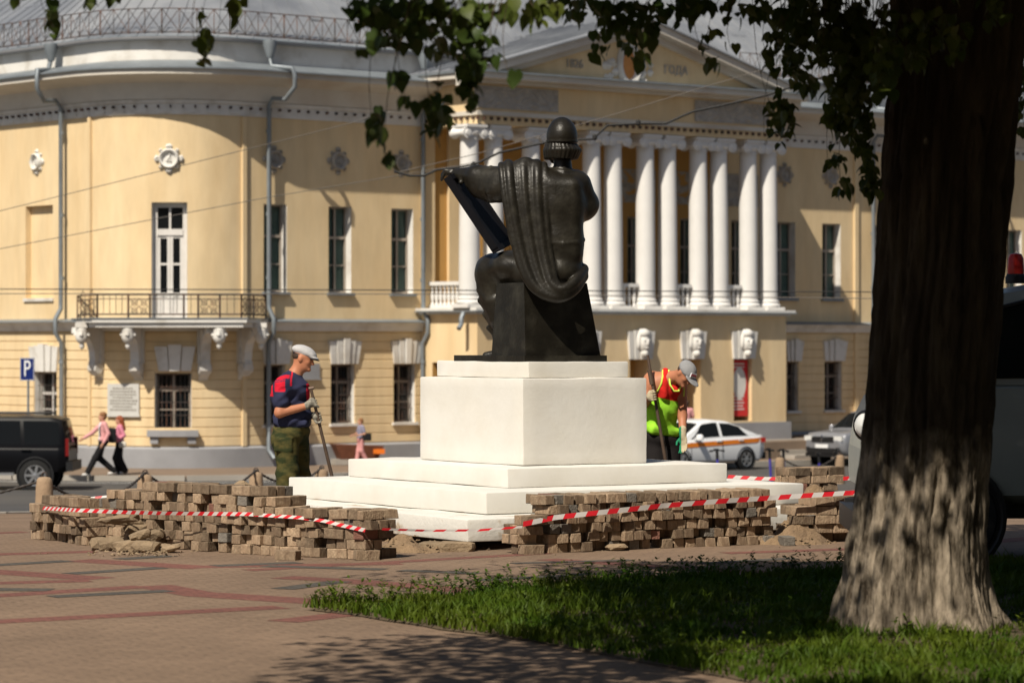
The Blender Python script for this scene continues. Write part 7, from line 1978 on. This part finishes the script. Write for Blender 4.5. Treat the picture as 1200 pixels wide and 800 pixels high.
for (cx, cy, rx, ry, nl, Y) in BLOBS:
    nl = int(nl*1.45)
    if 640 < cx < 950: Y += 1.7
    elif 950 <= cx < 1030: Y = max(Y, 18.3)
    # drooping twigs that carry the leaves
    nt = max(1, nl//14)
    for q in range(nt):
        ex = cx+rg.gauss(0, rx*0.45); ey = cy+ry*rg.uniform(0.3, 0.95); dY = rg.gauss(0, 0.12)
        sx_ = ex+rg.uniform(-70, 70); pts = []
        for i in range(8):
            t = i/7; pts.append(P(sx_+(ex-sx_)*t**0.6+7*math.sin(t*6+q), -70+(ey+70)*t, Y+dY+0.15*math.sin(t*3))-tree.location)
        st.tube(pts, [0.0035-0.0022*i/7 for i in range(8)], 4)
    for q in range(nl):
        for _ in range(20):
            x = rg.gauss(0, 0.55); y = rg.gauss(0, 0.55)
            if x*x+y*y < 1: break
        p = P(cx+x*rx, cy+y*ry, Y+rg.gauss(0, 0.18)); leaves.append((p, cy+y*ry, rg.uniform(0.042, 0.080)))
st.build('twigs', M_bark, tree, 60)['kind'] = 'stuff'
def leaf_mat(rg):
    yaw = rg.uniform(0, 6.283); droop = R(rg.gauss(-58, 28)); roll = R(rg.gauss(0, 32))
    return Matrix.Rotation(yaw, 4, 'Z') @ Matrix.Rotation(droop, 4, 'X') @ Matrix.Rotation(roll, 4, 'Y')
leaves.sort(key=lambda t: -t[1]-rg.uniform(0, 30))
restV, restF = [], []; nb = 0
loc = tree.location
for i, (p, ey, sz) in enumerate(leaves):
    M = leaf_mat(rg)
    if i < 298:
        o = bpy.data.objects.new('leaf', lm); col.objects.link(o); o.parent = tree
        o.matrix_local = Matrix.Translation(p-loc) @ M @ Matrix.Scale(sz, 4)
    else:
        A = np.array(M)[:3,:3]*sz; restV.append(LV_ @ A.T+np.array(p-loc)); restF.append(LF_+nb); nb += len(LV_)
link('spray_leaves', np_mesh('spray_leaves', np.concatenate(restV), np.concatenate(restF), M_leaf, True), tree)['kind'] = 'stuff'
# the crown out of view, leaves added and culled by where their shade lands
rs = np.random.RandomState(8)
def ok(x, y, z):
    sx, sy = x+0.388*z, y+0.744*z
    vis = z > 1.75+0.1081*y+0.28
    good = vis.copy()
    good &= ~((sy > np.where(sx > -0.2, 25.2, 24.4)) & (sx < 3.3))
    good &= ~((sx < 0.25) & (sy > 18.9) & ~((sy > 21.2) & (sx > -1.7) & (rs.rand(len(x)) < 0.5)))
    good &= ~((sy > 22.2) & (sx < 1.3) & (rs.rand(len(x)) < 0.4))
    inv = sy > 15.9
    good &= ~(inv & (sy < 17.95) & (sx > 1.05))
    good &= ~(inv & (sx < -1.3))
    win = (sx > 1.95) & (sx < 3.5) & (sy > 17.9) & (sy < 19.3)
    good &= ~(win & (rs.rand(len(x)) < 0.80))
    good &= ~(inv & (sx < 1.05) & (sy < 18.9) & (rs.rand(len(x)) < 0.25))
    return good
NCL = 1700
c = rs.normal(0, 1, (NCL, 3)); c /= np.linalg.norm(c, axis=1)[:,None]; rad = rs.rand(NCL)**0.42
c = c*rad[:,None]*np.array([5.6, 5.4, 4.8])+np.array([2.9, 18.6, 8.3])
extra = np.stack([rs.uniform(-2.4, 0.9, 170), rs.uniform(13.0, 15.8, 170), rs.uniform(3.6, 4.9, 170)], 1)
low = np.stack([rs.uniform(0.6, 5.5, 420), rs.uniform(13.5, 22.5, 420), rs.uniform(3.9, 5.8, 420)], 1)
over = np.stack([rs.uniform(-6.0, 9.0, 2300), rs.uniform(0.0, 14.0, 2300), rs.uniform(3.9, 7.5, 2300)], 1)  # leaves added over the camera to keep sky light off the trunk
def aimed(n_, x0, x1, y0, y1, z0, z1):
    lx_, ly_, z_ = rs.uniform(x0, x1, n_), rs.uniform(y0, y1, n_), rs.uniform(z0, z1, n_)
    return np.stack([lx_-0.388*z_, ly_-0.744*z_, z_], 1)  # clusters put up so their shade falls on a chosen patch
c = np.concatenate([c, extra, low, over, aimed(420, 2.2, 5.0, 19.2, 25.0, 4.0, 7.0), aimed(330, 0.6, 4.0, 18.4, 22.6, 4.0, 6.5), aimed(420, 3.4, 7.0, 23.5, 30.5, 5.0, 10.0), aimed(110, -0.3, 2.3, 21.8, 24.6, 4.8, 7.0), aimed(90, -0.1, 3.0, 23.2, 25.0, 4.8, 7.0), aimed(46, -1.5, 0.4, 21.4, 24.4, 4.6, 6.0)]); c = c[ok(c[:,0], c[:,1], c[:,2])]
per = 38
pos = (c[:,None,:]+rs.normal(0, 1, (len(c), per, 3))*np.array([0.34, 0.34, 0.24])).reshape(-1, 3)
pos = pos[ok(pos[:,0], pos[:,1], pos[:,2])]
n = len(pos); print('crown leaves', n)
yaw = rs.uniform(0, 6.283, n); dr = np.radians(rs.normal(-50, 30, n)); rl = np.radians(rs.normal(0, 35, n)); sz = rs.uniform(0.08, 0.13, n)
cy_, sy_ = np.cos(yaw), np.sin(yaw); cd, sd_ = np.cos(dr), np.sin(dr); cr, sr = np.cos(rl), np.sin(rl)
base = np.array([(0,0,0),(0.46,0.3,0.06),(0,1.05,-0.05),(-0.46,0.3,0.06)])
x = base[:,0][None]*sz[:,None]; y = base[:,1][None]*sz[:,None]; z = base[:,2][None]*sz[:,None]
x1 = x*cr[:,None]+z*sr[:,None]; z1 = -x*sr[:,None]+z*cr[:,None]
y2 = y*cd[:,None]-z1*sd_[:,None]; z2 = y*sd_[:,None]+z1*cd[:,None]
x3 = x1*cy_[:,None]-y2*sy_[:,None]; y3 = x1*sy_[:,None]+y2*cy_[:,None]
V = (np.stack([x3, y3, z2], 2)+pos[:,None,:]-np.array(loc)).reshape(-1, 3)
b0 = np.arange(n)*4
F = np.concatenate([np.stack([b0, b0+1, b0+2], 1), np.stack([b0, b0+2, b0+3], 1)])
link('crown_and_shade_mass', np_mesh('crown_and_shade_mass', V, F, M_leaf, True), tree)['kind'] = 'stuff'

# the rest of the park behind the photographer: a far row of crowns that closes the low sky on that side
m_ = 16000
X_ = rs.uniform(-75, 75, m_); Zc = 0.5+14*rs.rand(m_)**0.8*(0.8+0.2*np.sin(X_*0.35)); Y_ = -34-10*rs.rand(m_)
k_ = m_//2; Y_[k_:] = rs.uniform(-40, 34, m_-k_); X_[k_:] = 17+0.12*np.maximum(0, Y_[k_:])+10*rs.rand(m_-k_)
p4 = np.stack([X_, Y_, Zc], 1)[:,None,:]+rs.uniform(-0.75, 0.75, (m_, 4, 3))
V = p4.reshape(-1, 3); b0 = np.arange(m_)*4; F = np.concatenate([np.stack([b0, b0+1, b0+2], 1), np.stack([b0, b0+2, b0+3], 1)])
tag(link('treeline', np_mesh('treeline', V, F, M_leaf, True)), kind='stuff')
